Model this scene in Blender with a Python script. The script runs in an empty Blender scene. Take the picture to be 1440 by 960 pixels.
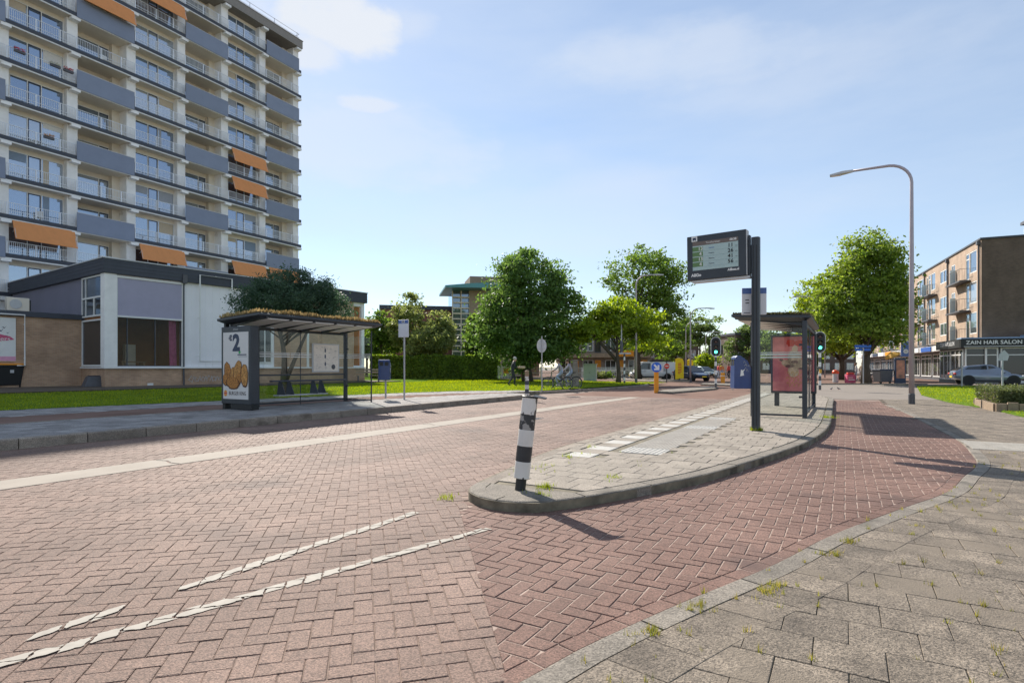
import bpy, math, random
import numpy as np
from mathutils import Vector, Matrix, noise as mnoise
random.seed(7)
RNG = np.random.default_rng(11)
R = math.radians
scene = bpy.context.scene
COL = scene.collection

# ------------------------------------------------------------------ measuring
CAMH, FPX, CX, HY = 1.36, 800.0, 720.0, 516.5
def G(px, v, z=0.0):
    D = (CAMH - z) * FPX / (v - HY)
    return Vector(((px - CX) / FPX * D, D, z))
def AT(px, D, z=0.0):
    return Vector(((px - CX) / FPX * D, D, z))
def ZV(v, D):
    return CAMH + (HY - v) * D / FPX
_dl = math.hypot(.505, .863)
DV = Vector((.505 / _dl, .863 / _dl, 0)); NV = Vector((.863 / _dl, -.505 / _dl, 0))
ROADROT = math.atan2(NV.y, NV.x)          # local x = across the road (to the right), local y = along the road
def RN(s, n, z=0.0):
    return Vector((s * DV.x + n * NV.x, s * DV.y + n * NV.y, z))
def SN(p):
    return (p[0] * DV.x + p[1] * DV.y, p[0] * NV.x + p[1] * NV.y)

# ------------------------------------------------------------------ materials
def new_mat(name):
    m = bpy.data.materials.new(name); m.use_nodes = True
    nt = m.node_tree; nt.nodes.clear()
    out = nt.nodes.new('ShaderNodeOutputMaterial')
    return m, nt, out
def N(nt, t, **kw):
    n = nt.nodes.new(t)
    for k, v in kw.items():
        if hasattr(n, k): setattr(n, k, v)
        else: n.inputs[k].default_value = v
    return n
def c4(c): return (c[0], c[1], c[2], 1.0)
def mul(c, k): return tuple(min(1.0, max(0.0, x * k)) for x in c)
def mat(name, col, rough=.6, metal=0.0, var=.12, scale=6.0, bump=0.0, bscale=60.0, col2=None, coat=0.0, island=0.0, objrand=0.0, spec=.5, coords='Object', dirt=None, stretch=None, speck=None, tracks=0.0):
    m, nt, out = new_mat(name)
    b = N(nt, 'ShaderNodeBsdfPrincipled'); b.inputs['Roughness'].default_value = rough; b.inputs['Metallic'].default_value = metal
    b.inputs['Specular IOR Level'].default_value = spec; b.inputs['Coat Weight'].default_value = coat
    tc = N(nt, 'ShaderNodeTexCoord'); src = tc.outputs[coords]
    if stretch:
        mp = N(nt, 'ShaderNodeMapping'); mp.inputs['Scale'].default_value = stretch
        nt.links.new(src, mp.inputs['Vector']); src = mp.outputs['Vector']
    nz = N(nt, 'ShaderNodeTexNoise'); nz.inputs['Scale'].default_value = scale; nz.inputs['Detail'].default_value = 6; nz.inputs['Roughness'].default_value = .62
    nt.links.new(src, nz.inputs['Vector'])
    rp = N(nt, 'ShaderNodeValToRGB'); rp.color_ramp.elements[0].position = .3; rp.color_ramp.elements[1].position = .7
    a = col; c = col2 or col
    rp.color_ramp.elements[0].color = c4(mul(a, 1 - var)); rp.color_ramp.elements[1].color = c4(mul(c, 1 + var))
    nt.links.new(nz.outputs['Fac'], rp.inputs['Fac'])
    cur = rp.outputs['Color']
    def bright(fac_out, amt, cur):
        mr = N(nt, 'ShaderNodeMapRange'); mr.inputs['To Min'].default_value = 1 - amt; mr.inputs['To Max'].default_value = 1 + amt
        nt.links.new(fac_out, mr.inputs['Value'])
        hs = N(nt, 'ShaderNodeHueSaturation'); nt.links.new(mr.outputs['Result'], hs.inputs['Value']); nt.links.new(cur, hs.inputs['Color'])
        return hs.outputs['Color']
    if island:
        ge = N(nt, 'ShaderNodeNewGeometry'); cur = bright(ge.outputs['Random Per Island'], island, cur)
    if objrand:
        oi = N(nt, 'ShaderNodeObjectInfo'); cur = bright(oi.outputs['Random'], objrand, cur)
    if tracks:
        dn = []
        for vec in (NV, DV):
            q_ = N(nt, 'ShaderNodeVectorMath', operation='DOT_PRODUCT'); q_.inputs[1].default_value = vec; nt.links.new(tc.outputs[coords], q_.inputs[0]); dn.append(q_.outputs['Value'])
        m1 = N(nt, 'ShaderNodeMath', operation='MULTIPLY'); m1.inputs[1].default_value = .09; nt.links.new(dn[1], m1.inputs[0])
        cb_ = N(nt, 'ShaderNodeCombineXYZ'); nt.links.new(dn[0], cb_.inputs['X']); nt.links.new(m1.outputs[0], cb_.inputs['Y'])
        n4 = N(nt, 'ShaderNodeTexNoise'); n4.inputs['Scale'].default_value = 1.1; n4.inputs['Detail'].default_value = 4; nt.links.new(cb_.outputs[0], n4.inputs['Vector'])
        m4 = N(nt, 'ShaderNodeMapRange'); m4.inputs['From Min'].default_value = .35; m4.inputs['From Max'].default_value = .65; nt.links.new(n4.outputs['Fac'], m4.inputs['Value'])
        cur = bright(m4.outputs['Result'], tracks, cur)
    if speck:
        n3 = N(nt, 'ShaderNodeTexVoronoi'); n3.inputs['Scale'].default_value = speck[1]; nt.links.new(tc.outputs[coords], n3.inputs['Vector'])
        sp_ = N(nt, 'ShaderNodeSeparateXYZ'); nt.links.new(n3.outputs['Color'], sp_.inputs[0])
        cur = bright(sp_.outputs['X'], speck[0], cur)
    if dirt:
        n2 = N(nt, 'ShaderNodeTexNoise'); n2.inputs['Scale'].default_value = dirt[1]; n2.inputs['Detail'].default_value = 8
        nt.links.new(src, n2.inputs['Vector'])
        r2 = N(nt, 'ShaderNodeValToRGB'); r2.color_ramp.elements[0].position = dirt[2]; r2.color_ramp.elements[1].position = dirt[2] + (dirt[3] if len(dirt) > 3 else .12)
        nt.links.new(n2.outputs['Fac'], r2.inputs['Fac'])
        mx = N(nt, 'ShaderNodeMixRGB'); nt.links.new(r2.outputs['Color'], mx.inputs['Fac']); nt.links.new(cur, mx.inputs['Color1']); mx.inputs['Color2'].default_value = c4(dirt[0])
        cur = mx.outputs['Color']
    nt.links.new(cur, b.inputs['Base Color'])
    if bump:
        bn = N(nt, 'ShaderNodeTexNoise'); bn.inputs['Scale'].default_value = bscale; bn.inputs['Detail'].default_value = 5
        nt.links.new(tc.outputs[coords], bn.inputs['Vector'])
        bp = N(nt, 'ShaderNodeBump'); bp.inputs['Strength'].default_value = bump; bp.inputs['Distance'].default_value = .01
        nt.links.new(bn.outputs['Fac'], bp.inputs['Height']); nt.links.new(bp.outputs['Normal'], b.inputs['Normal'])
    nt.links.new(b.outputs['BSDF'], out.inputs['Surface'])
    return m
def brick_mat(name, c1, c2, mortar, scale=1.0, swap=True):
    m, nt, out = new_mat(name)
    b = N(nt, 'ShaderNodeBsdfPrincipled'); b.inputs['Roughness'].default_value = .85
    tc = N(nt, 'ShaderNodeTexCoord'); mp = N(nt, 'ShaderNodeSeparateXYZ'); nt.links.new(tc.outputs['Object'], mp.inputs['Vector'])
    add = N(nt, 'ShaderNodeMath', operation='ADD'); nt.links.new(mp.outputs['X'], add.inputs[0]); nt.links.new(mp.outputs['Y'], add.inputs[1])
    cb = N(nt, 'ShaderNodeCombineXYZ'); nt.links.new(add.outputs[0], cb.inputs['X']); nt.links.new(mp.outputs['Z'], cb.inputs['Y'])
    br = N(nt, 'ShaderNodeTexBrick'); br.inputs['Scale'].default_value = scale
    br.inputs['Color1'].default_value = c4(c1); br.inputs['Color2'].default_value = c4(c2); br.inputs['Mortar'].default_value = c4(mortar)
    br.inputs['Mortar Size'].default_value = .007; br.inputs['Brick Width'].default_value = .22; br.inputs['Row Height'].default_value = .0625
    br.inputs['Bias'].default_value = -.1; br.inputs['Mortar Smooth'].default_value = .3
    nt.links.new(cb.outputs['Vector'], br.inputs['Vector'])
    nz = N(nt, 'ShaderNodeTexNoise'); nz.inputs['Scale'].default_value = .9; nz.inputs['Detail'].default_value = 7; nt.links.new(tc.outputs['Object'], nz.inputs['Vector'])
    mr = N(nt, 'ShaderNodeMapRange'); mr.inputs['From Min'].default_value = .3; mr.inputs['From Max'].default_value = .7; mr.inputs['To Min'].default_value = .78; mr.inputs['To Max'].default_value = 1.18
    nt.links.new(nz.outputs['Fac'], mr.inputs['Value'])
    hs = N(nt, 'ShaderNodeHueSaturation'); nt.links.new(mr.outputs['Result'], hs.inputs['Value']); nt.links.new(br.outputs['Color'], hs.inputs['Color'])
    nt.links.new(hs.outputs['Color'], b.inputs['Base Color'])
    bp = N(nt, 'ShaderNodeBump'); bp.inputs['Strength'].default_value = .5; bp.inputs['Distance'].default_value = .01; bp.invert = True
    nt.links.new(br.outputs['Fac'], bp.inputs['Height']); nt.links.new(bp.outputs['Normal'], b.inputs['Normal'])
    nt.links.new(b.outputs['BSDF'], out.inputs['Surface'])
    return m
def clear_glass(name, tint=(.93, .96, .95), refl=.9):
    m, nt, out = new_mat(name)
    tr = N(nt, 'ShaderNodeBsdfTransparent'); tr.inputs['Color'].default_value = c4(tint)
    gl = N(nt, 'ShaderNodeBsdfGlossy'); gl.inputs['Roughness'].default_value = .015; gl.inputs['Color'].default_value = (refl, refl, refl, 1)
    fr = N(nt, 'ShaderNodeLayerWeight'); fr.inputs['Blend'].default_value = .5
    pw = N(nt, 'ShaderNodeMath', operation='POWER'); pw.inputs[1].default_value = 4.0; nt.links.new(fr.outputs['Facing'], pw.inputs[0])
    mr = N(nt, 'ShaderNodeMath', operation='MULTIPLY_ADD'); mr.inputs[1].default_value = .6; mr.inputs[2].default_value = .02
    nt.links.new(pw.outputs[0], mr.inputs[0])
    mx = N(nt, 'ShaderNodeMixShader'); nt.links.new(mr.outputs[0], mx.inputs['Fac']); nt.links.new(tr.outputs[0], mx.inputs[1]); nt.links.new(gl.outputs[0], mx.inputs[2])
    nt.links.new(mx.outputs[0], out.inputs['Surface'])
    return m
def pane_mat(name, cols, folds=14.0, rough=.04, mirror=.25):
    """window glass with a room or curtain close behind: each pane object picks its own tone"""
    m, nt, out = new_mat(name)
    oi = N(nt, 'ShaderNodeObjectInfo'); rp = N(nt, 'ShaderNodeValToRGB'); rp.color_ramp.interpolation = 'CONSTANT'
    els = rp.color_ramp.elements
    els[0].color = c4(cols[0]); els[0].position = 0
    els[1].color = c4(cols[1]); els[1].position = 1 / len(cols)
    for i in range(2, len(cols)):
        e = els.new(i / len(cols)); e.color = c4(cols[i])
    nt.links.new(oi.outputs['Random'], rp.inputs['Fac'])
    tc = N(nt, 'ShaderNodeTexCoord'); wv = N(nt, 'ShaderNodeTexWave'); wv.inputs['Scale'].default_value = folds; wv.inputs['Distortion'].default_value = 2.5; wv.inputs['Detail'].default_value = 2
    mpp = N(nt, 'ShaderNodeMapping'); mpp.inputs['Scale'].default_value = (1, 1, .06); nt.links.new(tc.outputs['Object'], mpp.inputs['Vector']); nt.links.new(mpp.outputs['Vector'], wv.inputs['Vector'])
    mr = N(nt, 'ShaderNodeMapRange'); mr.inputs['To Min'].default_value = .7; mr.inputs['To Max'].default_value = 1.15; nt.links.new(wv.outputs['Fac'], mr.inputs['Value'])
    hs = N(nt, 'ShaderNodeHueSaturation'); nt.links.new(rp.outputs['Color'], hs.inputs['Color']); nt.links.new(mr.outputs['Result'], hs.inputs['Value'])
    b = N(nt, 'ShaderNodeBsdfPrincipled'); b.inputs['Roughness'].default_value = .5; b.inputs['Specular IOR Level'].default_value = .2
    nt.links.new(hs.outputs['Color'], b.inputs['Base Color'])
    gl = N(nt, 'ShaderNodeBsdfGlossy'); gl.inputs['Roughness'].default_value = rough; gl.inputs['Color'].default_value = (.70, .82, 1.0, 1)
    fr = N(nt, 'ShaderNodeFresnel'); fr.inputs['IOR'].default_value = 1.5
    ma = N(nt, 'ShaderNodeMath', operation='MULTIPLY_ADD'); ma.inputs[1].default_value = 1.2; ma.inputs[2].default_value = mirror; ma.use_clamp = True
    nt.links.new(fr.outputs['Fac'], ma.inputs[0])
    mx = N(nt, 'ShaderNodeMixShader'); nt.links.new(ma.outputs[0], mx.inputs['Fac']); nt.links.new(b.outputs[0], mx.inputs[1]); nt.links.new(gl.outputs[0], mx.inputs[2])
    nt.links.new(mx.outputs[0], out.inputs['Surface'])
    return m
def leaf_mat(name, dark, light, trans=.35):
    m, nt, out = new_mat(name)
    ge = N(nt, 'ShaderNodeNewGeometry'); rp = N(nt, 'ShaderNodeValToRGB')
    rp.color_ramp.elements[0].color = c4(dark); rp.color_ramp.elements[1].color = c4(light)
    e = rp.color_ramp.elements.new(.6); e.color = c4(tuple((a + b) / 2 * .95 for a, b in zip(dark, light)))
    nt.links.new(ge.outputs['Random Per Island'], rp.inputs['Fac'])
    tc = N(nt, 'ShaderNodeTexCoord'); nz = N(nt, 'ShaderNodeTexNoise'); nz.inputs['Scale'].default_value = .9; nz.inputs['Detail'].default_value = 3
    nt.links.new(tc.outputs['Object'], nz.inputs['Vector'])
    mr = N(nt, 'ShaderNodeMapRange'); mr.inputs['From Min'].default_value = .3; mr.inputs['From Max'].default_value = .7; mr.inputs['To Min'].default_value = .72; mr.inputs['To Max'].default_value = 1.25
    nt.links.new(nz.outputs['Fac'], mr.inputs['Value'])
    hs = N(nt, 'ShaderNodeHueSaturation'); nt.links.new(mr.outputs['Result'], hs.inputs['Value']); nt.links.new(rp.outputs['Color'], hs.inputs['Color'])
    b = N(nt, 'ShaderNodeBsdfPrincipled'); b.inputs['Roughness'].default_value = .55; b.inputs['Specular IOR Level'].default_value = .35
    nt.links.new(hs.outputs['Color'], b.inputs['Base Color'])
    t = N(nt, 'ShaderNodeBsdfTranslucent')
    h2 = N(nt, 'ShaderNodeHueSaturation'); h2.inputs['Hue'].default_value = .485; h2.inputs['Saturation'].default_value = 1.1; h2.inputs['Value'].default_value = 1.9; nt.links.new(hs.outputs['Color'], h2.inputs['Color'])
    nt.links.new(h2.outputs['Color'], t.inputs['Color'])
    mx = N(nt, 'ShaderNodeMixShader'); mx.inputs['Fac'].default_value = trans
    nt.links.new(b.outputs[0], mx.inputs[1]); nt.links.new(t.outputs[0], mx.inputs[2]); nt.links.new(mx.outputs[0], out.inputs['Surface'])
    return m
def glow_mat(name, col, strength):
    m, nt, out = new_mat(name)
    e = N(nt, 'ShaderNodeEmission'); e.inputs['Color'].default_value = c4(col); e.inputs['Strength'].default_value = strength
    nt.links.new(e.outputs[0], out.inputs['Surface']); return m

# ------------------------------------------------------------------ mesh builder
class MB:
    def __init__(s): s.v = []; s.f = []; s.m = []
    def add(s, vs, fs, mi=0):
        o = len(s.v); s.v += [tuple(v) for v in vs]
        s.f += [tuple(i + o for i in f) for f in fs]; s.m += [mi] * len(fs); return s
    def box(s, x0, x1, y0, y1, z0, z1, mi=0):
        return s.add([(x0, y0, z0), (x1, y0, z0), (x1, y1, z0), (x0, y1, z0), (x0, y0, z1), (x1, y0, z1), (x1, y1, z1), (x0, y1, z1)],
                     [(0, 3, 2, 1), (4, 5, 6, 7), (0, 1, 5, 4), (1, 2, 6, 5), (2, 3, 7, 6), (3, 0, 4, 7)], mi)
    def obox(s, c, u, v, w, mi=0):
        c, u, v, w = map(Vector, (c, u, v, w)); P = []
        for k in (-1, 1):
            for (a, b) in ((-1, -1), (1, -1), (1, 1), (-1, 1)): P.append(c + u * a + v * b + w * k)
        return s.add(P, [(0, 3, 2, 1), (4, 5, 6, 7), (0, 1, 5, 4), (1, 2, 6, 5), (2, 3, 7, 6), (3, 0, 4, 7)], mi)
    def tube(s, pts, r, n=8, mi=0, cap=True, sx=1.0):
        pts = [Vector(p) for p in pts]; k = len(pts)
        rs = [r] * k if not isinstance(r, (list, tuple)) else list(r)
        rings = []; pu = None
        for i, p in enumerate(pts):
            t = (pts[min(i + 1, k - 1)] - pts[max(i - 1, 0)]).normalized()
            if pu is None:
                a = Vector((0, 0, 1)) if abs(t.z) < .9 else Vector((1, 0, 0)); pu = t.cross(a).normalized()
            u = (pu - t * pu.dot(t)).normalized(); pu = u; w = t.cross(u)
            rings.append([p + (u * math.cos(2 * math.pi * j / n) * sx + w * math.sin(2 * math.pi * j / n)) * rs[i] for j in range(n)])
        vs = [q for r_ in rings for q in r_]; fs = []
        for i in range(k - 1):
            for j in range(n): fs.append((i * n + j, i * n + (j + 1) % n, (i + 1) * n + (j + 1) % n, (i + 1) * n + j))
        if cap: fs.append(tuple(range(n))[::-1]); fs.append(tuple((k - 1) * n + j for j in range(n)))
        return s.add(vs, fs, mi)
    def lathe(s, prof, n=16, c=(0, 0, 0), mi=0, M=None):
        vs = []; fs = []; k = len(prof); c = Vector(c)
        for (r, z) in prof:
            for j in range(n):
                p = Vector((r * math.cos(2 * math.pi * j / n), r * math.sin(2 * math.pi * j / n), z))
                vs.append(c + (M @ p if M else p))
        for i in range(k - 1):
            for j in range(n): fs.append((i * n + j, i * n + (j + 1) % n, (i + 1) * n + (j + 1) % n, (i + 1) * n + j))
        fs.append(tuple(range(n))[::-1]); fs.append(tuple((k - 1) * n + j for j in range(n)))
        return s.add(vs, fs, mi)
    def prism(s, poly, z0, z1, mi=0, bottom=True):
        n = len(poly)
        vs = [(p[0], p[1], z0) for p in poly] + [(p[0], p[1], z1) for p in poly]
        fs = [tuple(range(n, 2 * n))] + ([tuple(range(n))[::-1]] if bottom else [])
        fs += [(i, (i + 1) % n, n + (i + 1) % n, n + i) for i in range(n)]
        return s.add(vs, fs, mi)
    def plate(s, poly, o, u, v, w, mi=0):
        """flat polygon (u,v coordinates) at origin o, thickened along w"""
        o, u, v, w = map(Vector, (o, u, v, w)); n = len(poly)
        vs = [o + u * a + v * b for a, b in poly] + [o + u * a + v * b + w for a, b in poly]
        return s.add(vs, [tuple(range(n, 2 * n)), tuple(range(n))[::-1]] + [(i, (i + 1) % n, n + (i + 1) % n, n + i) for i in range(n)], mi)
    def ball(s, c, r, n=10, k=6, mi=0):
        c = Vector(c); r = (r, r, r) if not isinstance(r, (tuple, list)) else r
        vs = [c + Vector((0, 0, -r[2]))]
        for i in range(1, k):
            a = -math.pi / 2 + math.pi * i / k
            for j in range(n):
                b = 2 * math.pi * j / n; vs.append(c + Vector((r[0] * math.cos(a) * math.cos(b), r[1] * math.cos(a) * math.sin(b), r[2] * math.sin(a))))
        vs.append(c + Vector((0, 0, r[2]))); fs = []
        for j in range(n): fs.append((0, 1 + (j + 1) % n, 1 + j))
        for i in range(k - 2):
            for j in range(n):
                a = 1 + i * n; fs.append((a + j, a + (j + 1) % n, a + n + (j + 1) % n, a + n + j))
        a = 1 + (k - 2) * n; t = len(vs) - 1
        for j in range(n): fs.append((a + j, a + (j + 1) % n, t))
        return s.add(vs, fs, mi)
    def mesh(s, name, mats, smooth=False):
        me = bpy.data.meshes.new(name); me.from_pydata(s.v, [], s.f); me.update()
        mats = mats if isinstance(mats, (list, tuple)) else [mats]
        for m in mats: me.materials.append(m)
        if len(mats) > 1: me.polygons.foreach_set('material_index', s.m)
        if smooth: me.polygons.foreach_set('use_smooth', [True] * len(s.f))
        return me
    def obj(s, name, mats, parent=None, smooth=False, bevel=0.0, loc=None, auto=False):
        o = bpy.data.objects.new(name, s.mesh(name, mats, smooth)); COL.objects.link(o)
        if parent: o.parent = parent
        if loc: o.location = loc
        if bevel:
            b = o.modifiers.new('bevel', 'BEVEL'); b.width = bevel; b.segments = 2; b.limit_method = 'ANGLE'; b.angle_limit = R(40)
        return o
def tag(o, label=None, cat=None, group=None, kind=None):
    for k, v in (('label', label), ('category', cat), ('group', group), ('kind', kind)):
        if v: o[k] = v
    return o
def thing(name, label, cat, loc=(0, 0, 0), rz=0.0, group=None):
    o = bpy.data.objects.new(name, None); COL.objects.link(o); o.empty_display_size = .2
    o.location = loc; o.rotation_euler = (0, 0, rz)
    return tag(o, label, cat, group)
def kids(o): return [c for c in COL.objects if c.parent == o]
def copy_tree(o, parent=None, _idx=None):
    if _idx is None:
        _idx = {}
        for c in COL.objects:
            if c.parent: _idx.setdefault(c.parent.name, []).append(c)
    c = o.copy(); COL.objects.link(c)
    if parent: c.parent = parent
    for ch in _idx.get(o.name, []): copy_tree(ch, c, _idx)
    return c
def again(o, label, loc, rz=0.0, parent=None):
    c = copy_tree(o); c['label'] = label; c.location = loc; c.rotation_euler = (0, 0, rz); return c
def fast_mesh(name, verts, k, mats, parent=None, mi=None):
    """verts: (n*k, 3) array, faces of k corners each"""
    nf = len(verts) // k
    me = bpy.data.meshes.new(name); me.vertices.add(len(verts)); me.vertices.foreach_set('co', np.asarray(verts, dtype=np.float32).ravel())
    me.loops.add(nf * k); me.loops.foreach_set('vertex_index', np.arange(nf * k, dtype=np.int32))
    me.polygons.add(nf); me.polygons.foreach_set('loop_start', np.arange(0, nf * k, k, dtype=np.int32))
    for m in (mats if isinstance(mats, (list, tuple)) else [mats]): me.materials.append(m)
    if mi is not None: me.polygons.foreach_set('material_index', np.asarray(mi, dtype=np.int32))
    me.update(calc_edges=True); me.validate()
    o = bpy.data.objects.new(name, me); COL.objects.link(o)
    if parent: o.parent = parent
    return o
_fonts = {}
def text(s, size, mat_, parent, o, u, v, name='lettering', ext=.002, align='CENTER', bold=0.0, sx=1.0, space=1.0):
    """letters standing in the plane (u right, v up) at origin o of the parent's frame"""
    cu = bpy.data.curves.new('lettering', 'FONT'); cu.body = s; cu.size = size; cu.align_x = align; cu.align_y = 'CENTER'; cu.extrude = ext; cu.offset = bold; cu.resolution_u = 3; cu.space_character = space
    t = bpy.data.objects.new('tmp', cu); COL.objects.link(t)
    dg = bpy.context.evaluated_depsgraph_get(); dg.update()
    me = bpy.data.meshes.new_from_object(t.evaluated_get(dg)); bpy.data.objects.remove(t)
    u = Vector(u).normalized(); v = Vector(v).normalized(); w = u.cross(v)
    M = Matrix((u * sx, v, w)).transposed().to_4x4(); M.translation = Vector(o)
    me.transform(M); me.materials.clear(); me.materials.append(mat_)
    ob = bpy.data.objects.new(name, me); COL.objects.link(ob); ob.parent = parent
    return ob
def clip(poly, a, b):
    """keep the part of a convex polygon on the left of the line a->b"""
    out = []; n = len(poly); ex, ey = b[0] - a[0], b[1] - a[1]
    sd = [ex * (p[1] - a[1]) - ey * (p[0] - a[0]) for p in poly]
    for i in range(n):
        p, q, s1, s2 = poly[i], poly[(i + 1) % n], sd[i], sd[(i + 1) % n]
        if s1 >= 0: out.append(p)
        if (s1 >= 0) != (s2 >= 0):
            t = s1 / (s1 - s2); out.append((p[0] + (q[0] - p[0]) * t, p[1] + (q[1] - p[1]) * t))
    return out
def inside(p, poly):
    c = False; n = len(poly); x, y = p[0], p[1]
    for i in range(n):
        x1, y1 = poly[i][0], poly[i][1]; x2, y2 = poly[(i + 1) % n][0], poly[(i + 1) % n][1]
        if (y1 > y) != (y2 > y) and x < (x2 - x1) * (y - y1) / (y2 - y1) + x1: c = not c
    return c
def smooth_path(pts, n=6):
    pts = [Vector((p[0], p[1], 0)) for p in pts]; out = []
    for i in range(len(pts) - 1):
        p0, p1, p2, p3 = pts[max(i - 1, 0)], pts[i], pts[i + 1], pts[min(i + 2, len(pts) - 1)]
        for k in range(n):
            t = k / n
            out.append(.5 * ((2 * p1) + (p2 - p0) * t + (2 * p0 - 5 * p1 + 4 * p2 - p3) * t * t + (-p0 + 3 * p1 - 3 * p2 + p3) * t ** 3))
    out.append(pts[-1]); return out
def resample(path, step):
    cum = [0.0]
    for a, b in zip(path, path[1:]): cum.append(cum[-1] + (b - a).length)
    k = max(1, round(cum[-1] / step)); out = []; j = 0
    for i in range(k + 1):
        t = cum[-1] * i / k
        while j < len(path) - 2 and cum[j + 1] < t: j += 1
        out.append(path[j].lerp(path[j + 1], (t - cum[j]) / max(1e-9, cum[j + 1] - cum[j])))
    return out
def offset(path, d):
    out = []
    for i, p in enumerate(path):
        t = (path[min(i + 1, len(path) - 1)] - path[max(i - 1, 0)]); t.z = 0; t.normalize()
        out.append(p + Vector((-t.y, t.x, 0)) * d)       # positive = to the left of travel
    return out

def clip_curve(q, path, side):
    """cut a convex outline along the nearest stretch of a curve; keeps the part on its left (side=1) or right (-1)"""
    cx = sum(p[0] for p in q) / len(q); cy = sum(p[1] for p in q) / len(q); best = None
    for k in range(len(path) - 1):
        m_ = (path[k] + path[k + 1]) / 2; d = (m_.x - cx) ** 2 + (m_.y - cy) ** 2
        if best is None or d < best[0]: best = (d, k)
    if best[0] > .3: return q
    p1, p2 = path[best[1]], path[best[1] + 1]
    return clip(q, p1, p2) if side == 1 else clip(q, p2, p1)
# ------------------------------------------------------------------ palette
M = {}
M['brick_road'] = mat('road_brick', (.178, .110, .081), .8, var=.14, scale=.5, bump=.7, bscale=130, island=.075, col2=(.22, .145, .112), speck=(.42, 135), tracks=.13, dirt=((.135, .09, .072), .55, .57))
M['brick_cycle'] = mat('cycle_brick', (.156, .081, .059), .82, var=.14, scale=.7, bump=.7, bscale=130, island=.07, col2=(.19, .109, .082), speck=(.40, 135), tracks=.09, dirt=((.115, .066, .052), .8, .57))
M['joint'] = mat('joint_sand', (.24, .175, .14), .95, var=.45, scale=2.2, bump=.4, bscale=90)
M['joint_light'] = mat('joint_pale_sand', (.36, .27, .22), .95, var=.3, scale=5, bump=.3, bscale=90)
M['far_road'] = mat('far_brick_road', (.185, .112, .088), 1.0, var=.12, scale=.6, bump=.3, bscale=30, col2=(.225, .148, .118), spec=.1)
M['tile'] = mat('paving_tile', (.150, .121, .092), .9, var=.24, scale=2.8, bump=.8, bscale=120, island=.16, speck=(.55, 120), dirt=((.195, .158, .118), 1.3, .55), col2=(.2, .163, .124))
M['tile_isl'] = mat('island_tile', (.285, .245, .2), .9, dirt=((.2, .17, .135), 1.6, .58), var=.16, scale=2.5, bump=.5, bscale=120, island=.1, speck=(.3, 120))
M['tile_left'] = mat('platform_tile', (.27, .25, .235), .9, var=.2, scale=1.5, bump=.4, bscale=110, island=.22, speck=(.3, 110))
M['tile_white'] = mat('white_tile', (.44, .42, .38), .8, var=.12, scale=6, bump=.3, bscale=100)
M['tile_joint'] = mat('tile_joint', (.17, .145, .10), .95, var=.5, scale=5, bump=.5, bscale=60)
M['kerb'] = mat('kerb_concrete', (.27, .225, .18), .9, var=.16, scale=3, bump=.6, bscale=110, island=.16, speck=(.4, 120), dirt=((.17, .135, .105), 2.5, .55))
M['kerb_old'] = mat('old_kerb_concrete', (.205, .178, .145), .9, speck=(.4, 120), var=.2, scale=3, bump=.6, bscale=100, island=.1, dirt=((.12, .105, .085), 2.5, .54))
M['band'] = mat('concrete_band', (.33, .285, .235), .88, var=.1, scale=1.6, bump=.35, bscale=100)
M['paint'] = mat('road_paint', (.36, .325, .275), .8, var=.15, scale=12)
M['soil'] = mat('soil', (.10, .075, .05), .95, var=.3, scale=4, bump=.6, bscale=30)
M['lawn'] = mat('lawn_ground', (.10, .17, .022), 1.0, spec=0.0, var=.25, scale=1.2, col2=(.12, .19, .03), bump=.8, bscale=40)
M['blade'] = leaf_mat('grass_blade', (.12, .20, .007), (.34, .38, .03), .45)
M['weed'] = leaf_mat('weed_blade', (.17, .21, .03), (.38, .31, .09), .4)
M['asphalt'] = mat('plaza', (.22, .185, .155), .92, var=.12, scale=.8, bump=.3, bscale=40)
M['dark_metal'] = mat('anthracite_metal', (.035, .042, .052), .42, var=.15, scale=3, spec=.5)
M['black'] = mat('black_plastic', (.012, .013, .014), .5, var=.2)
M['steel'] = mat('galvanised_steel', (.42, .41, .42), .45, .55, var=.1, scale=4)
M['lamp_paint'] = mat('grey_lilac_paint', (.44, .39, .42), .5, .2, var=.08, scale=2)
M['white'] = mat('white_paint', (.78, .77, .74), .5, var=.05, scale=2)
M['cream'] = mat('cream_paint', (.80, .72, .60), .7, var=.07, scale=1)
M['white_concrete'] = mat('white_concrete', (.90, .88, .85), .75, var=.09, scale=1.2, dirt=((.5, .46, .4), .8, .64))
M['slate'] = mat('slate_blue_panel', (.225, .26, .345), .6, var=.06, scale=.8, objrand=.06)
M['slate_dark'] = mat('dark_slate', (.055, .062, .08), .6, var=.12, scale=1.5)
M['rail'] = mat('balcony_rail', (.78, .80, .83), .5, .2, var=.05)
M['orange'] = mat('orange_awning', (.72, .29, .10), .8, var=.06, scale=3, bump=.2, bscale=60)
M['orange_sign'] = mat('orange_plastic', (.80, .30, .01), .45, var=.05)
M['blue_sign'] = mat('sign_blue', (.02, .10, .42), .4, var=.05)
M['bin_blue'] = mat('bin_blue', (.022, .05, .17), .4, var=.12, scale=5, coat=.2)
M['red'] = mat('red_paint', (.62, .04, .025), .45, var=.06)
M['yellow'] = mat('yellow_cloth', (.95, .66, .01), .6, var=.05)
M['pink'] = mat('pink_print', (.60, .10, .20), .6, var=.05)
M['graphite'] = mat('graphite', (.09, .09, .10), .5, var=.12)
M['navy'] = mat('navy_paint', (.03, .045, .09), .5, var=.1)
M['light_grey'] = mat('light_grey_paint', (.55, .55, .55), .55, var=.06)
M['cabinet'] = mat('cabinet_grey', (.46, .50, .48), .6, var=.08, scale=3)
M['wood'] = mat('weathered_wood', (.30, .21, .13), .8, var=.25, scale=8, stretch=(1, 8, 8), bump=.3)
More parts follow.
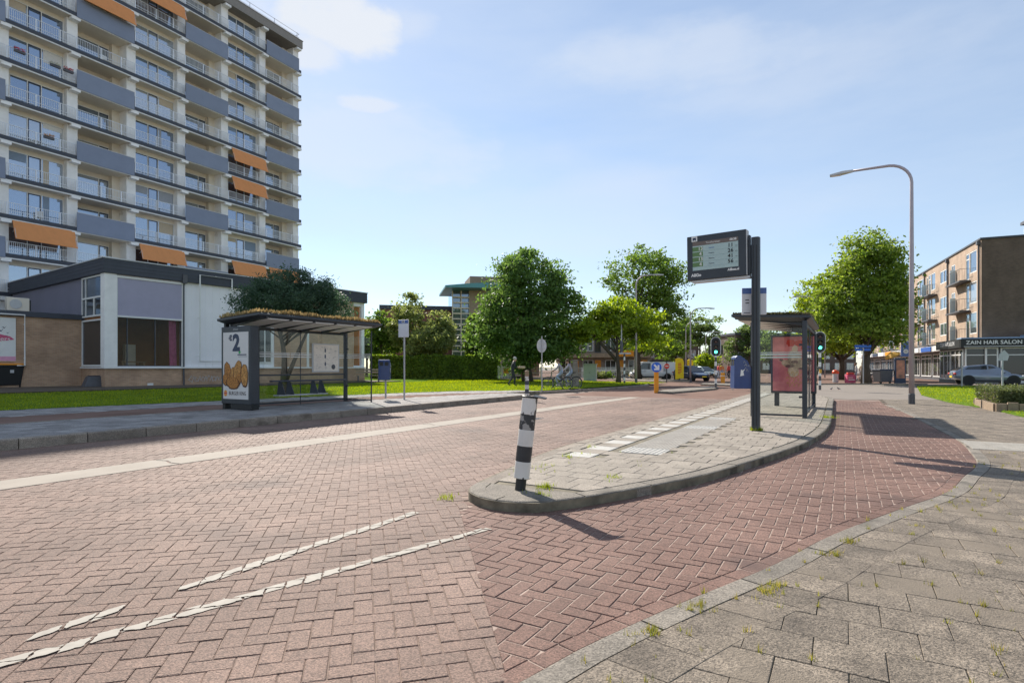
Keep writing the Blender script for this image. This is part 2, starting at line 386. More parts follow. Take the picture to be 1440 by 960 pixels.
M['dry_wood'] = mat('planter_wood', (.30, .22, .15), .85, var=.25, scale=10, bump=.4)
M['brick_flat'] = brick_mat('sandy_brick', (.47, .335, .24), (.41, .285, .195), (.46, .39, .32))
M['brick_gable'] = brick_mat('brown_brick', (.155, .105, .076), (.115, .08, .058), (.15, .125, .1))
M['brick_low'] = brick_mat('buff_brick', (.56, .345, .21), (.43, .25, .15), (.48, .40, .32))
M['brick_red'] = brick_mat('red_brick', (.27, .10, .065), (.23, .085, .06), (.27, .19, .15))
M['brick_tower'] = brick_mat('tower_brick', (.26, .19, .15), (.22, .155, .125), (.26, .22, .18))
M['grey_wall'] = mat('grey_lilac_wall', (.40, .39, .48), .8, var=.05, scale=.7)
M['screen'] = mat('sun_screen', (.40, .38, .49), .85, var=.05, scale=2, bump=.15, bscale=90)
M['white_panel'] = mat('white_cladding', (.90, .88, .90), .6, var=.04, scale=.8)
M['roofing'] = mat('roof_felt', (.10, .10, .11), .9, var=.15)
M['teal'] = mat('teal_roof', (.11, .30, .30), .5, .2, var=.08)
M['glass'] = clear_glass('clear_glass')
M['glass_room'] = clear_glass('window_glass', (.9, .9, .86), .5)
M['glass_dim'] = clear_glass('smoked_glass', (.62, .62, .60), .9)
M['pane'] = pane_mat('apartment_pane', [(.02, .04, .08), (.06, .09, .15), (.03, .05, .09), (.34, .36, .37), (.09, .14, .22), (.025, .045, .09), (.17, .22, .28), (.05, .08, .14), (.46, .44, .38)], mirror=.40)
M['pane_dark'] = pane_mat('shop_pane', [(.03, .028, .024), (.05, .04, .032), (.035, .036, .034)], folds=.5, mirror=.0, rough=.02)
M['tower_fascia'] = mat('tower_fascia', (.26, .235, .21), .7, var=.1)
M['room'] = mat('room_wall', (.34, .15, .055), .8, var=.2, scale=.8); M['curtain'] = mat('pink_curtain', (.5, .12, .3), .8, var=.2, scale=5)
M['pane_flat'] = pane_mat('flat_pane', [(.05, .06, .06), (.30, .29, .26), (.10, .12, .12), (.04, .05, .05), (.18, .19, .18)], mirror=.16)
M['bark'] = mat('bark', (.085, .066, .05), .95, var=.3, scale=9, bump=.9, bscale=25, stretch=(1, 1, .25))
M['sedum'] = leaf_mat('dry_sedum', (.28, .21, .09), (.52, .40, .18), .2)
M['tyre'] = mat('tyre_rubber', (.018, .018, .018), .8, var=.2)
M['alloy'] = mat('alloy', (.5, .5, .52), .35, .8, var=.05)
M['head_glass'] = mat('lamp_glass', (.7, .7, .72), .15, var=.05, coat=1)
M['car_glass'] = mat('car_glass', (.02, .025, .03), .05, var=.05, spec=.8)
M['skin'] = mat('skin', (.45, .26, .18), .6, var=.05)
M['hair'] = mat('hair_brown', (.09, .055, .03), .8, var=.2, scale=30)
M['hair_grey'] = mat('hair_grey', (.45, .43, .40), .8, var=.15, scale=30)
L_OAK = leaf_mat('leaf_deep_green', (.06, .125, .03), (.155, .25, .06), .46)
L_MID = leaf_mat('leaf_mid_green', (.07, .13, .022), (.17, .27, .05), .45)
L_LIME = leaf_mat('leaf_lime_green', (.14, .22, .022), (.32, .41, .05), .48)
L_OLIVE = leaf_mat('leaf_olive_green', (.12, .165, .05), (.28, .32, .11), .45)
L_PINE = leaf_mat('leaf_blue_green', (.035, .075, .042), (.085, .14, .075), .3)
L_HEDGE = leaf_mat('leaf_hedge', (.075, .14, .018), (.25, .36, .05), .42)
L_BOX = leaf_mat('leaf_box_green', (.07, .095, .03), (.17, .2, .07), .3)
L_PLANE = leaf_mat('leaf_plane_green', (.10, .17, .025), (.25, .33, .06), .48)
L_FAR = leaf_mat('leaf_far_green', (.085, .14, .04), (.18, .25, .075), .42)

# ------------------------------------------------------------------ ground sheets
ROAD_L, ROAD_R = -11.87, -3.95
def struct(o): o['kind'] = 'structure'; return o
g = MB(); g.add([(-600, -60, -.06), (600, -60, -.06), (600, 900, -.06), (-600, 900, -.06)], [(0, 1, 2, 3)])
struct(g.obj('ground', M['asphalt']))
g = MB(); g.add([(-60, -8, -.0065), (60, -8, -.0065), (60, 240, -.0065), (-60, 240, -.0065)], [(0, 1, 2, 3)])
struct(g.obj('road_bed', M['joint']))

# island outline, clockwise pieces in (s, n)
LEFT_EDGE = [(34, -3.98), (28, -3.98), (20, -3.97), (14, -3.96), (10, -3.95), (8.3, -3.93), (7.0, -3.8), (5.9, -3.62), (5.2, -3.5)]
NOSE = [(4.85, -3.36), (4.66, -3.12), (4.6, -2.85), (4.66, -2.6)]
RIGHT_EDGE = [(4.8, -2.42), (5.3, -2.12), (5.86, -1.86), (6.85, -1.46), (8.12, -1.13), (9.77, -.76), (11.35, -.5), (14, -.3), (18, -.3), (23, -.36), (26.6, -.42), (29.5, -.9), (32, -2.2)]
isl = smooth_path([RN(*p) for p in LEFT_EDGE + NOSE + RIGHT_EDGE], 5)
ISL = [(p.x, p.y) for p in isl]
KERB_PTS = [(-.75, 1.7), (-.35, 2.08), (.068, 2.48), (.383, 2.786), (.985, 3.28), (1.79, 3.9), (2.59, 4.6), (3.72, 5.45), (4.75, 6.2), (5.6, 7.05), (6.5, 7.95), (7.3, 9.05), (8.25, 10.5), (9.45, 12.7), (11.9, 17.3), (13.6, 20.8)]
kerb_r = smooth_path([Vector((p[0], p[1], 0)) for p in KERB_PTS], 6)
# the two brick fields
SEAM_A, SEAM_B = (-.01, 2.42), (-.47, 5.25)
road_poly = [tuple(RN(-4, ROAD_L + .02)[:2]), (.02, -3.2), SEAM_A, SEAM_B] + [(p.x, p.y) for p in isl[:len(isl)] if False]
def herring(pred, org, ang, L=.21, gap=.0026, area=None, z=0.0, clipper=None, jit=.0016):
    """herringbone bricks; returns a list of convex polygons (outer outline of each brick)"""
    W = L / 2; ca, sa = math.cos(ang), math.sin(ang); out = []
    x0, x1, y0, y1 = area
    R_ = int(max(abs(x0), abs(x1), abs(y0), abs(y1)) * 1.5 / W) + 2
    for i in range(-R_, R_):
        for j in range(-R_, R_):
            m = (i - j) % 4
            if m == 0: a = (i, j, i + 2, j + 1)
            elif m == 3: a = (i, j, i + 1, j + 2)
            else: continue
            cx, cy = (a[0] + a[2]) / 2 * W, (a[1] + a[3]) / 2 * W
            wx, wy = org[0] + cx * ca - cy * sa, org[1] + cx * sa + cy * ca
            if not (x0 < wx < x1 and y0 < wy < y1) or not pred((wx, wy)): continue
            q = []
            for (u, v) in ((a[0] * W + gap, a[1] * W + gap), (a[2] * W - gap, a[1] * W + gap), (a[2] * W - gap, a[3] * W - gap), (a[0] * W + gap, a[3] * W - gap)):
                u += random.uniform(-jit, jit); v += random.uniform(-jit, jit)
                q.append((org[0] + u * ca - v * sa, org[1] + u * sa + v * ca))
            if clipper:
                q = clipper(q)
                if len(q) < 3: continue
            out.append(q)
    return out
def pavers(name, polys, mats, z=0.0, ch=.006, dz=.0022, tilt=.0018, mi=None, drop=.012):
    """each outline becomes a chamfered, slightly uneven paver"""
    mb = MB()
    for k, q in enumerate(polys):
        n = len(q); cx = sum(p[0] for p in q) / n; cy = sum(p[1] for p in q) / n
        h = z + random.uniform(-dz, dz); tx, ty = random.uniform(-tilt, tilt) * 4, random.uniform(-tilt, tilt) * 4
        lo = [(p[0], p[1], z - drop) for p in q]; mid = []; top = []
        for p in q:
            dx, dy = cx - p[0], cy - p[1]; l = math.hypot(dx, dy) or 1
            mid.append((p[0], p[1], h - ch * .7 + tx * (p[0] - cx) + ty * (p[1] - cy)))
            f = min(.4, ch * 1.3 / l); top.append((p[0] + dx * f, p[1] + dy * f, h + tx * (p[0] - cx) + ty * (p[1] - cy)))
        fs = [tuple(range(2 * n, 3 * n))]
        for b in (0, n): fs += [(b + i, b + (i + 1) % n, b + n + (i + 1) % n, b + n + i) for i in range(n)]
        mb.add(lo + mid + top, fs, mi[k] if mi else 0)
    return mb.obj(name, mats)
def left_of_seam(p): return (SEAM_B[0] - SEAM_A[0]) * (p[1] - SEAM_A[1]) - (SEAM_B[1] - SEAM_A[1]) * (p[0] - SEAM_A[0]) > 0
isl_core = ISL
kerb_c = [p for p in kerb_r if p.y > 2.41]
KR = [(p.x, p.y) for p in kerb_c]
cyc_poly = KR + [tuple(RN(27.2, 1.15)[:2]), tuple(RN(27.2, -.42)[:2])] + [tuple(RN(*p)[:2]) for p in [(26.6, -.5), (23, -.42), (18, -.36), (14, -.36), (11.35, -.56), (9.77, -.82), (8.12, -1.19), (6.85, -1.52), (5.86, -1.92), (4.8, -2.5), (4.7, -2.9), (4.7, -3.3)]] + [SEAM_B, SEAM_A]
def in_road(p):
    s, n = SN(p)
    if not (ROAD_L < n and s < 25.5 and p[1] > 1.2): return False
    if p[1] < 2.6 and (p[0] + .75) * .78 - (p[1] - 1.7) * .818 > .1: return False
    if s < 4.9: return left_of_seam((p[0] - .11, p[1]))
    return n < ROAD_R + .02 or (n < -3.5 and not inside(p, ISL) and s < 8)
def seam_clip(q):
    if q[0][1] < 2.75 and q[0][0] < .5:
        q = clip(q, (-.75, 1.7), (.068, 2.48))
        if len(q) < 3: return q
    return clip(q, SEAM_A, SEAM_B) if -4 < q[0][0] < 2 and q[0][1] < 5.4 else q
rp_ = herring(in_road, RN(5, -7), ROADROT + R(45), area=(-13, 12, 1.2, 26), clipper=seam_clip)
struct(pavers('road', rp_, M['brick_road'], ch=.0045))
cyc_clip = lambda q: clip(q, SEAM_B, SEAM_A) if q[0][0] < 1.0 and q[0][1] < 5.6 else q
def in_cyc(p): return inside(p, cyc_poly) or (1.2 < p[1] < 5.5 and inside((p[0] + .13, p[1]), cyc_poly)) or inside((p[0] - .1, p[1] + .1), cyc_poly)
cp_ = herring(in_cyc, RN(8, 0), ROADROT, area=(-1.5, 15.5, 1.4, 26), gap=.0045, clipper=cyc_clip)
# drop the bricks lying under the lengthwise border courses
inner = offset(kerb_c, .118)
INP = KR + [(p.x, p.y) for p in reversed(inner)]
def far_enough(q):
    c = (sum(p[0] for p in q) / len(q), sum(p[1] for p in q) / len(q)); return not inside(c, INP)
cp_ = [q for q in (clip_curve(q, inner, 1) for q in cp_) if len(q) > 2 and abs(sum(q[i][0] * q[(i + 1) % len(q)][1] - q[(i + 1) % len(q)][0] * q[i][1] for i in range(len(q)))) > .0012]
for off_ in (.008,):
    a = offset(kerb_c, off_); b = offset(kerb_c, off_ + .105)
    ra = resample(a, .212); rb = resample(b, .212 * sum((y - x).length for x, y in zip(b, b[1:])) / max(1e-6, sum((y - x).length for x, y in zip(a, a[1:]))))
    for i in range(min(len(ra), len(rb)) - 1):
        e = (ra[i + 1] - ra[i]).normalized() * .005
        q = [ra[i] + e, ra[i + 1] - e, rb[i + 1] - e, rb[i] + e]
        cp_.append([(p.x, p.y) for p in q])
struct(pavers('cycle_path', cp_, M['brick_cycle'], z=.001, ch=.004))
g = MB(); g.prism([(p[0], p[1]) for p in cyc_poly], -.02, -.0035)
struct(g.obj('cycle_path_bed', M['joint_light']))
# road beyond the modelled bricks: long strip, then the crossing
g = MB()
a, b, c, d_ = RN(25.4, ROAD_L - .1), RN(25.4, ROAD_R + .5), RN(75, 30), RN(75, -40)
g.add([(a.x, a.y, -.004), (b.x, b.y, -.004), (90, 48, -.004), (90, 120, -.004), (20, 260, -.004), (-12, 120, -.004), (-14, 60, -.004), tuple(RN(33, ROAD_L - .6)[:2]) + (-.004,)], [tuple(range(8))])
struct(g.obj('crossing', M['far_road']))

# worn white guide lines: flakes of paint lying on single bricks
def strip(a, b, w):
    a, b = Vector(a), Vector(b); t = (b - a).normalized(); o = Vector((-t.y, t.x)) * w / 2
    return [tuple(a - o), tuple(b - o), tuple(b + o), tuple(a + o)]
FZ = .0055
flakes = MB()
def paint_line(a, b, w, keep, polys):
    for q in polys:
        if min((q[0][0] - a[0]) ** 2 + (q[0][1] - a[1]) ** 2, (q[0][0] - b[0]) ** 2 + (q[0][1] - b[1]) ** 2) > 30: continue
        r = list(q); qx = sum(p[0] for p in q) / 4; qy = sum(p[1] for p in q) / 4
        sh = .028 * mnoise.noise((qx * 4, qy * 4, 1.0)); wd = w * (1 + .7 * mnoise.noise((qx * 5, qy * 5, 7.0))); tv = (Vector(b) - Vector(a)).normalized(); ov = Vector((-tv.y, tv.x)) * sh
        st = strip(Vector(a) + ov, Vector(b) + ov, wd)
        for i in range(4):
            r = clip(r, st[i], st[(i + 1) % 4])
            if len(r) < 3: break
        if len(r) < 3: continue
        cx = sum(p[0] for p in r) / len(r); cy = sum(p[1] for p in r) / len(r)
        nz = mnoise.noise((cx * 2.1, cy * 2.1, 3.0)) * .5 + .5
        if nz > keep: continue
        # ragged outline
        pts = []
        for i in range(len(r)):
            p, p2 = r[i], r[(i + 1) % len(r)]
            m_ = max(1, int(math.hypot(p2[0] - p[0], p2[1] - p[1]) / .018))
            for k in range(m_):
                t = k / m_; x = p[0] + (p2[0] - p[0]) * t; y = p[1] + (p2[1] - p[1]) * t
                f = random.uniform(-.06, .2); pts.append((x + (cx - x) * f, y + (cy - y) * f))
        flakes.add([(p[0], p[1], FZ) for p in pts] + [(cx, cy, FZ)], [(k, (k + 1) % len(pts), len(pts)) for k in range(len(pts))])
paint_line((-2.9, 2.02), (-.2, 4.8), .085, .80, rp_ + cp_)
paint_line((-1.95, 3.63), (-.9, 5.34), .085, .72, rp_)
FZ = .0068
paint_line((-2.75, 2.33), (-1.95, 3.63), .07, .58, rp_)
struct(flakes.obj('guide_line_marking', M['paint']))

# pale concrete band in the roadway
band = MB()
for i, s0 in enumerate(np.arange(-4.6, 19.2, 3.05)):
    j = [random.uniform(-.04, .04) for _ in range(3)]
    e0, e1 = s0 + .015, min(s0 + 3.035, 19.2)
    q = [RN(e0 + j[0], -8.72), RN(e0 + .05 + j[1], -8.5), RN(e0 - .03 + j[2], -8.3), RN(e0, -8.08), RN(e1, -8.08), RN(e1 - .03, -8.3), RN(e1 + .05, -8.5), RN(e1, -8.72)]
    band.prism([(p.x, p.y) for p in q], -.012, .006)
q = [RN(19.23, -8.72), RN(19.23, -8.08), RN(25.3, -8.0), RN(25.3, -8.55)]
band.prism([(p.x, p.y) for p in q][::1], -.012, .006)
struct(band.obj('concrete_band', M['band']))
# drain cover in the lane
p0 = G(783, 560 + 42 * 0 + 40 * 0 + 0)
g = MB(); q = [RN(13.1, -7.35), RN(13.1, -6.95), RN(13.55, -6.95), RN(13.55, -7.35)]
g.prism([(p.x, p.y) for p in q], -.01, .007)
for i in range(5):
    q = [RN(13.14 + i * .085, -7.3), RN(13.14 + i * .085, -7.0), RN(13.18 + i * .085, -7.0), RN(13.18 + i * .085, -7.3)]
    g.prism([(p.x, p.y) for p in q], .0072, .012)
tag(g.obj('drain_cover', M['graphite']), 'dark iron drain cover set in the brick lane behind the leaning striped bollard', 'drain cover')

# ------------------------------------------------------------------ kerbs and platforms
def kerb_run(name, path, w, z0, z1, seg, m, gap=.008, side=1, round_=.02, path2=None):
    """kerb stones along a path; w to the left (side=1) or right (side=-1) of travel"""
    mb = MB(); a = resample(path, seg / 4); b = offset(a, w * side)
    for i in range(0, len(a) - 1, 4):
        k = min(i + 4, len(a) - 1)
        A = [p.copy() for p in a[i:k + 1]]; B = [p.copy() for p in b[i:k + 1]]
        if len(A) < 2: continue
        e = (A[1] - A[0]).normalized() * gap; A[0] += e; B[0] += e
        e = (A[-1] - A[-2]).normalized() * gap; A[-1] -= e; B[-1] -= e
        h = z1 + random.uniform(-.003, .003); n = len(A)
        vs = []
        for p, q in zip(A, B):
            o = (q - p).normalized() * round_
            vs += [(p.x, p.y, z0), (p.x, p.y, h - round_ * .8), (p.x + o.x * .35, p.y + o.y * .35, h - round_ * .25), (p.x + o.x, p.y + o.y, h), (q.x, q.y, h), (q.x, q.y, z0)]
        fs = []
        for r in range(n - 1):
            for c in range(5): fs.append((r * 6 + c, (r + 1) * 6 + c, (r + 1) * 6 + c + 1, r * 6 + c + 1))
        fs.append(tuple(range(6))); fs.append(tuple((n - 1) * 6 + c for c in range(6))[::-1])
        if side == 1: fs = [f[::-1] for f in fs]
        mb.add(vs, fs)
    return struct(mb.obj(name, m))
PLAT = .18      # left bus platform
ISZ = .1        # right island
# left platform kerb, road face at ROAD_L
lp = [RN(s, ROAD_L) for s in np.arange(-8, 21.3, .5)] + [RN(22.0, ROAD_L - .12), RN(22.5, ROAD_L - .35), RN(22.75, ROAD_L - .8), RN(22.8, ROAD_L - 1.3), RN(22.6, ROAD_L - 1.75)]
kerb_run('platform_kerb', lp, .2, -.02, PLAT, 1.0, M['kerb'], side=1, round_=.03)
# island kerbs
i_tip = next(i for i, p in enumerate(isl) if SN(p)[0] < 5.25)
path_r = isl[i_tip:]
kerb_run('island_kerb', path_r, .17, -.02, ISZ, .95, M['kerb_old'], side=1, round_=.025)
path_l = isl[:i_tip + 1]
kerb_run('island_road_kerb', path_l, .205, -.02, ISZ, .9, M['kerb'], side=1, round_=.05)
g = MB(); g.prism([(p[0], p[1]) for p in ISL][::-1] if False else ISL, -.03, ISZ - .012); struct(g.obj('island_bed', M['tile_joint']))
# flush kerb of the right hand pavement
kerb_run('pavement_kerb', kerb_r, .145, -.03, .012, .98, M['kerb_old'], side=-1, round_=.012)
def tiles(pred, org, ang, a=.3, b=.3, gap=.003, area=None, bond=.5, cl=None):
    ca, sa = math.cos(ang), math.sin(ang); out = []; x0, x1, y0, y1 = area
    r_ = int(max(abs(x1 - x0), abs(y1 - y0)) * 1.3 / min(a, b)) + 2
    for j in range(-r_, r_):
        for i in range(-r_, r_):
            u0 = (i + (bond if j % 2 else 0)) * a; v0 = j * b
            cx, cy = u0 + a / 2, v0 + b / 2; wx, wy = org[0] + cx * ca - cy * sa, org[1] + cx * sa + cy * ca
            if not (x0 < wx < x1 and y0 < wy < y1) or not pred((wx, wy)): continue
            q = []
            for u, v in ((u0 + gap, v0 + gap), (u0 + a - gap, v0 + gap), (u0 + a - gap, v0 + b - gap), (u0 + gap, v0 + b - gap)):
                u += random.uniform(-.002, .002); v += random.uniform(-.002, .002)
                q.append((org[0] + u * ca - v * sa, org[1] + u * sa + v * ca))
            if cl: q = cl(q)
            if len(q) > 2: out.append(q)
    return out
isl_in = [(p.x, p.y) for p in offset(isl, .08)]
def in_isl(p):
    if not inside(p, isl_in): return False
    s, n = SN(p)
    if s < 5.42 and (s - 5.35) ** 2 + (n + 2.9) ** 2 > 0: return s > 5.35
    if 7.4 < s < 31 and -3.5 < n < -3.08: return False
    if 8.15 < s < 15.0 and -2.95 < n < -2.27: return False
    return s < 33
isl_cut = offset(isl, .2)
it = tiles(in_isl, RN(5.4, -3.08), ROADROT, area=(-2, 17, 3, 32), cl=lambda q: clip_curve(q, isl_cut, 1))
struct(pavers('island_paving', it, M['tile_isl'], z=ISZ, ch=.004, dz=.003, tilt=.0012))
# nose slab of the island
nose = [p for p in offset(isl, .175) if SN(p)[0] < 5.34]
g = MB(); q = [(p.x, p.y) for p in nose]
pavers_nose = [q]
struct(pavers('island_nose_slab', pavers_nose, M['kerb_old'], z=ISZ - .002, ch=.006, dz=0, tilt=0))
# white and grey edge tiles
white, grey = [], []
for k in range(29):
    s0 = 7.42 + k * .8
    for (lst, o0, o1) in ((white, 0, .4), (grey, .4, .8)):
        q = [RN(s0 + o0 + .004, -3.49), RN(s0 + o0 + .004, -3.09), RN(s0 + o1 - .004, -3.09), RN(s0 + o1 - .004, -3.49)]
        lst.append([(p.x, p.y) for p in q])
struct(pavers('island_edge_tiles', white + grey, [M['tile_white'], M['tile_isl']], z=ISZ, ch=.004, dz=.002, tilt=.0006, mi=[0] * len(white) + [1] * len(grey)))
# ribbed and studded tactile strip
g = MB(); s0 = 8.18
for k in range(23):
    for c in range(2):
        w_ = (k < 2) or k > 20 or 13 <= k <= 14 or (3 <= k and False)
        mi = 1 if w_ else 0; a0, n0 = s0 + k * .3, -2.94 + c * .32
        q = [RN(a0 + .003, n0 + .003), RN(a0 + .003, n0 + .317), RN(a0 + .297, n0 + .317), RN(a0 + .297, n0 + .003)]
        g.prism([(p.x, p.y) for p in q], ISZ - .02, ISZ - .001, mi)
        if w_:
            for x in range(4):
                for y in range(4):
                    p = RN(a0 + .045 + x * .07, n0 + .05 + y * .073); g.lathe([(.02, ISZ - .001), (.014, ISZ + .005)], 8, (p.x, p.y, 0), mi)
        else:
            for y in range(6):
                q = [RN(a0 + .002, n0 + .016 + y * .05), RN(a0 + .002, n0 + .042 + y * .05), RN(a0 + .298, n0 + .042 + y * .05), RN(a0 + .298, n0 + .016 + y * .05)]
                g.prism([(p.x, p.y) for p in q], ISZ - .001, ISZ + .003, mi)
M['tactile'] = mat('tactile_grey', (.34, .31, .27), .85, var=.12, scale=4)
struct(g.obj('tactile_strip', [M['tactile'], M['tile_white']]))

# left platform paving, red cycle strip, footway and lawn edge
LAWN_EDGE = [(-8, -21.6), (0, -20.8), (6.4, -20.0), (12, -19.1), (18.9, -18.0), (22.9, -16.7), (25.8, -14.3), (30, -13.45), (37, -13.0), (46, -12.4)]
lawn_edge = smooth_path([RN(*p) for p in LAWN_EDGE], 5)
le = [(p.x, p.y) for p in lawn_edge]
red_back = [RN(*p) for p in [(-8, -17.4), (8, -17.35), (14, -17.1), (18, -16.4), (21, -15.3), (23.2, -13.9)]]
red_front = [RN(*p) for p in [(-8, -15.25), (10, -15.2), (14, -15.1), (18, -14.6), (21, -14.0), (22.7, -13.55)]]
def poly_struct(name, poly, z0, z1, m):
    mb = MB(); mb.prism([(p[0], p[1]) for p in poly], z0, z1); return struct(mb.obj(name, m))
kerb_in = [RN(-8, ROAD_L - .1), RN(21.3, ROAD_L - .1), RN(22.3, ROAD_L - .5), RN(22.65, ROAD_L - 1.2)]
platform_poly = [(p.x, p.y) for p in kerb_in + red_front[::-1]]
poly_struct('bus_platform_bed', platform_poly, -.04, PLAT - .012, M['tile_joint'])
pt = tiles(lambda p: inside(p, platform_poly) and SN(p)[1] < ROAD_L - .19 and SN(p)[0] > -2, RN(0, ROAD_L - .2), ROADROT, area=(-18, 4, 3, 28))
struct(pavers('bus_platform', pt, M['tile_left'], z=PLAT, ch=.004, dz=.002, tilt=.001))
poly_struct('left_cycle_path', [(p.x, p.y) for p in red_front + red_back[::-1]], -.04, PLAT - .006, M['far_road'])
foot_poly = [(p.x, p.y) for p in red_back] + [tuple(RN(25.3, -13.2)[:2])] + [q for q in le[::-1] if SN(q)[0] < 26.5]
poly_struct('left_footway_bed', foot_poly, -.04, PLAT - .014, M['tile_joint'])
ft = tiles(lambda p: inside(p, foot_poly) and SN(p)[0] > -2, RN(0, -17.4), ROADROT, area=(-24, 6, 3, 32))
struct(pavers('left_footway', ft, M['tile_left'], z=PLAT - .002, ch=.004, dz=.002, tilt=.001))
# white edge line between strip and platform
for nm, n0 in (('path_edging', -15.22),):
    mb = MB(); q = [RN(-4, n0 - .06), RN(-4, n0 + .06), RN(13.5, n0 + .12), RN(13.5, n0)]
    mb.prism([(p.x, p.y) for p in q], .1, PLAT + .004); struct(mb.obj(nm, M['kerb']))
kerb_run('far_kerb', [RN(*p) for p in [(23.2, -14.2), (25.7, -13.6), (28, -13.0), (32, -12.55), (36, -12.3), (40, -12.3), (43, -12.9), (45, -14.5), (46, -17)]], .18, -.02, .13, 1.0, M['kerb'], side=1, round_=.03)
# lawn sheet, rising a little towards the buildings
back = [(90, 4, .3)]
g = MB(); n_ = len(le)
vs = [(p[0], p[1], PLAT + .002 if SN(p)[0] < 24 else .14) for p in le]
bk = []
for p in le:
    s_, nn = SN(p); q = RN(s_ * 1.0, nn - 26); bk.append((q.x, q.y, .3))
b2 = []
for p in le:
    s_, nn = SN(p); q = RN(s_ * 1.6, nn - 60); b2.append((q.x, q.y, .3))
g.add(vs + bk + b2, [(i, i + 1, n_ + i + 1, n_ + i) for i in range(n_ - 1)] + [(n_ + i, n_ + i + 1, 2 * n_ + i + 1, 2 * n_ + i) for i in range(n_ - 1)])
g.f = [f[::-1] for f in g.f]
LAWN = g.obj('lawn', M['lawn']); struct(LAWN)

# ------------------------------------------------------------------ right hand pavement and lawn
lawn_r = [G(1289, 543.5), G(1296, 556), G(1336, 566.6), G(1393, 576), G(1440, 587)]
LR = [(p.x, p.y) for p in lawn_r] + [(30, 13.0), (75, 30), (60, 41)]
poly_struct('right_lawn', LR, -.02, .05, M['lawn'])
out_k = offset(kerb_r, -.149)
rp_poly = [(p.x, p.y) for p in out_k] + [(19, 29), (30, 44), (80, 44), (60, 0), (20, -6), (.3, -6)]
RPZ = .012
g = MB(); g.prism(rp_poly, -.05, RPZ - .008); struct(g.obj('pavement_bed', M['tile_joint']))
LRm = LR
def in_rp(p): return (inside(p, rp_poly) or inside((p[0] + .12, p[1] - .12), rp_poly)) and not inside(p, LRm) and p[1] < 24 and p[0] < 1.15 * p[1] + 2 and p[1] > 1.3
tang = ROADROT; T0 = (.82, 2.556); row_k = offset(kerb_r, -.455)
rowA, rowB = [], []
rt = [q for q in tiles(in_rp, T0, tang, a=.3, b=.3, area=(-.5, 24, 1.0, 24), gap=.002, cl=lambda q: clip_curve(q, row_k, -1)) if not inside((sum(p[0] for p in q) / len(q), sum(p[1] for p in q) / len(q)), [(p.x, p.y) for p in out_k] + [(p.x, p.y) for p in reversed(row_k)])]
ra = resample(offset(kerb_r, -.151), .302); rb = resample(row_k, .302 * sum((y - x).length for x, y in zip(row_k, row_k[1:])) / sum((y - x).length for x, y in zip(kerb_r, kerb_r[1:])))
for i in range(min(len(ra), len(rb)) - 1):
    e = (ra[i + 1] - ra[i]).normalized() * .002; q = [rb[i] + e, rb[i + 1] - e, ra[i + 1] - e, ra[i] + e]; rt.append([(p.x, p.y) for p in q])
struct(pavers('pavement', rt, M['tile'], z=RPZ, ch=.003, dz=.0022, tilt=.001))
g = MB(); q = [(14.2, 24), (22.5, 24), (40, 44), (80, 44), (80, 46), (20, 47), (11.5, 27)]
g.prism([(p[0], p[1]) for p in q], -.05, RPZ - .002)
struct(g.obj('far_pavement', M['asphalt']))
# white crossing tiles near the right edge of the cycle path
g = MB()
for i in range(9):
    for j in range(4):
        p = RN(12.15 + j * .31, 1.98 + i * .31); e = RN(0, .15); f = RN(.15, 0)
        q = [p - e - f, p + e - f, p + e + f, p - e + f]
        g.prism([(a.x, a.y) for a in q], 0, RPZ + .006)
struct(g.obj('white_edge_tiles', mat('worn_white_tile', (.30, .275, .235), .85, var=.18, scale=4, speck=(.3, 120))))

# weeds in the joints
def blades(spots, per, h, spread, m, name, w=.004, lean=.6):
    V = []
    for (x, y, z, k) in spots:
        for _ in range(max(1, int(per * k))):
            a = random.uniform(0, 6.283); r = abs(random.gauss(0, spread)); bx, by = x + r * math.cos(a), y + r * math.sin(a)
            hh = h * random.uniform(.35, 1.1) * (.6 + .6 * k); b = random.uniform(0, 6.283); l = random.uniform(.1, lean) * hh
            ux, uy = math.cos(b + 1.57) * w, math.sin(b + 1.57) * w
            V += [(bx - ux, by - uy, z), (bx + ux, by + uy, z), (bx + math.cos(b) * l, by + math.sin(b) * l, z + hh)]
    o = fast_mesh(name, np.array(V), 3, m); o['kind'] = 'stuff'; return o
sp = []
ct, st_ = math.cos(tang), math.sin(tang)
for _ in range(5200):
    j = random.randint(-12, 40); u = random.uniform(-6, 12)
    if random.random() < .5: lx, ly = u, j * .3
    else:
        i = random.randint(-10, 40); j = random.randint(-12, 30); lx, ly = (i + (.5 if j % 2 else 0)) * .3, j * .3 + random.random() * .3
    x, y = .82 + lx * ct - ly * st_, 2.556 + lx * st_ + ly * ct
    if not in_rp((x, y)) or y > 9: continue
    if mnoise.noise((x * 1.5, y * 1.5, 9.0)) < -.18: continue
    sp.append((x, y, RPZ - .006, random.uniform(.2, 1)))
for c in [(1.55, 3.42), (1.62, 3.5), (.7, 2.9), (1.05, 3.2), (2.3, 4.1), (2.6, 4.4)]:
    for _ in range(14): sp.append((c[0] + random.gauss(0, .05), c[1] + random.gauss(0, .03), RPZ - .006, random.uniform(.4, 1)))
blades(sp, 15, .045, .014, M['weed'], 'pavement_weeds', w=.0024)
sp = []
for _ in range(120):
    s_, n_2 = random.uniform(5.2, 8.5), random.uniform(-3.6, -2.2)
    if mnoise.noise((s_ * 1.7, n_2 * 1.7, 2.0)) > .05: p = RN(s_, n_2); sp.append((p.x, p.y, ISZ - .006, random.uniform(.3, 1)))
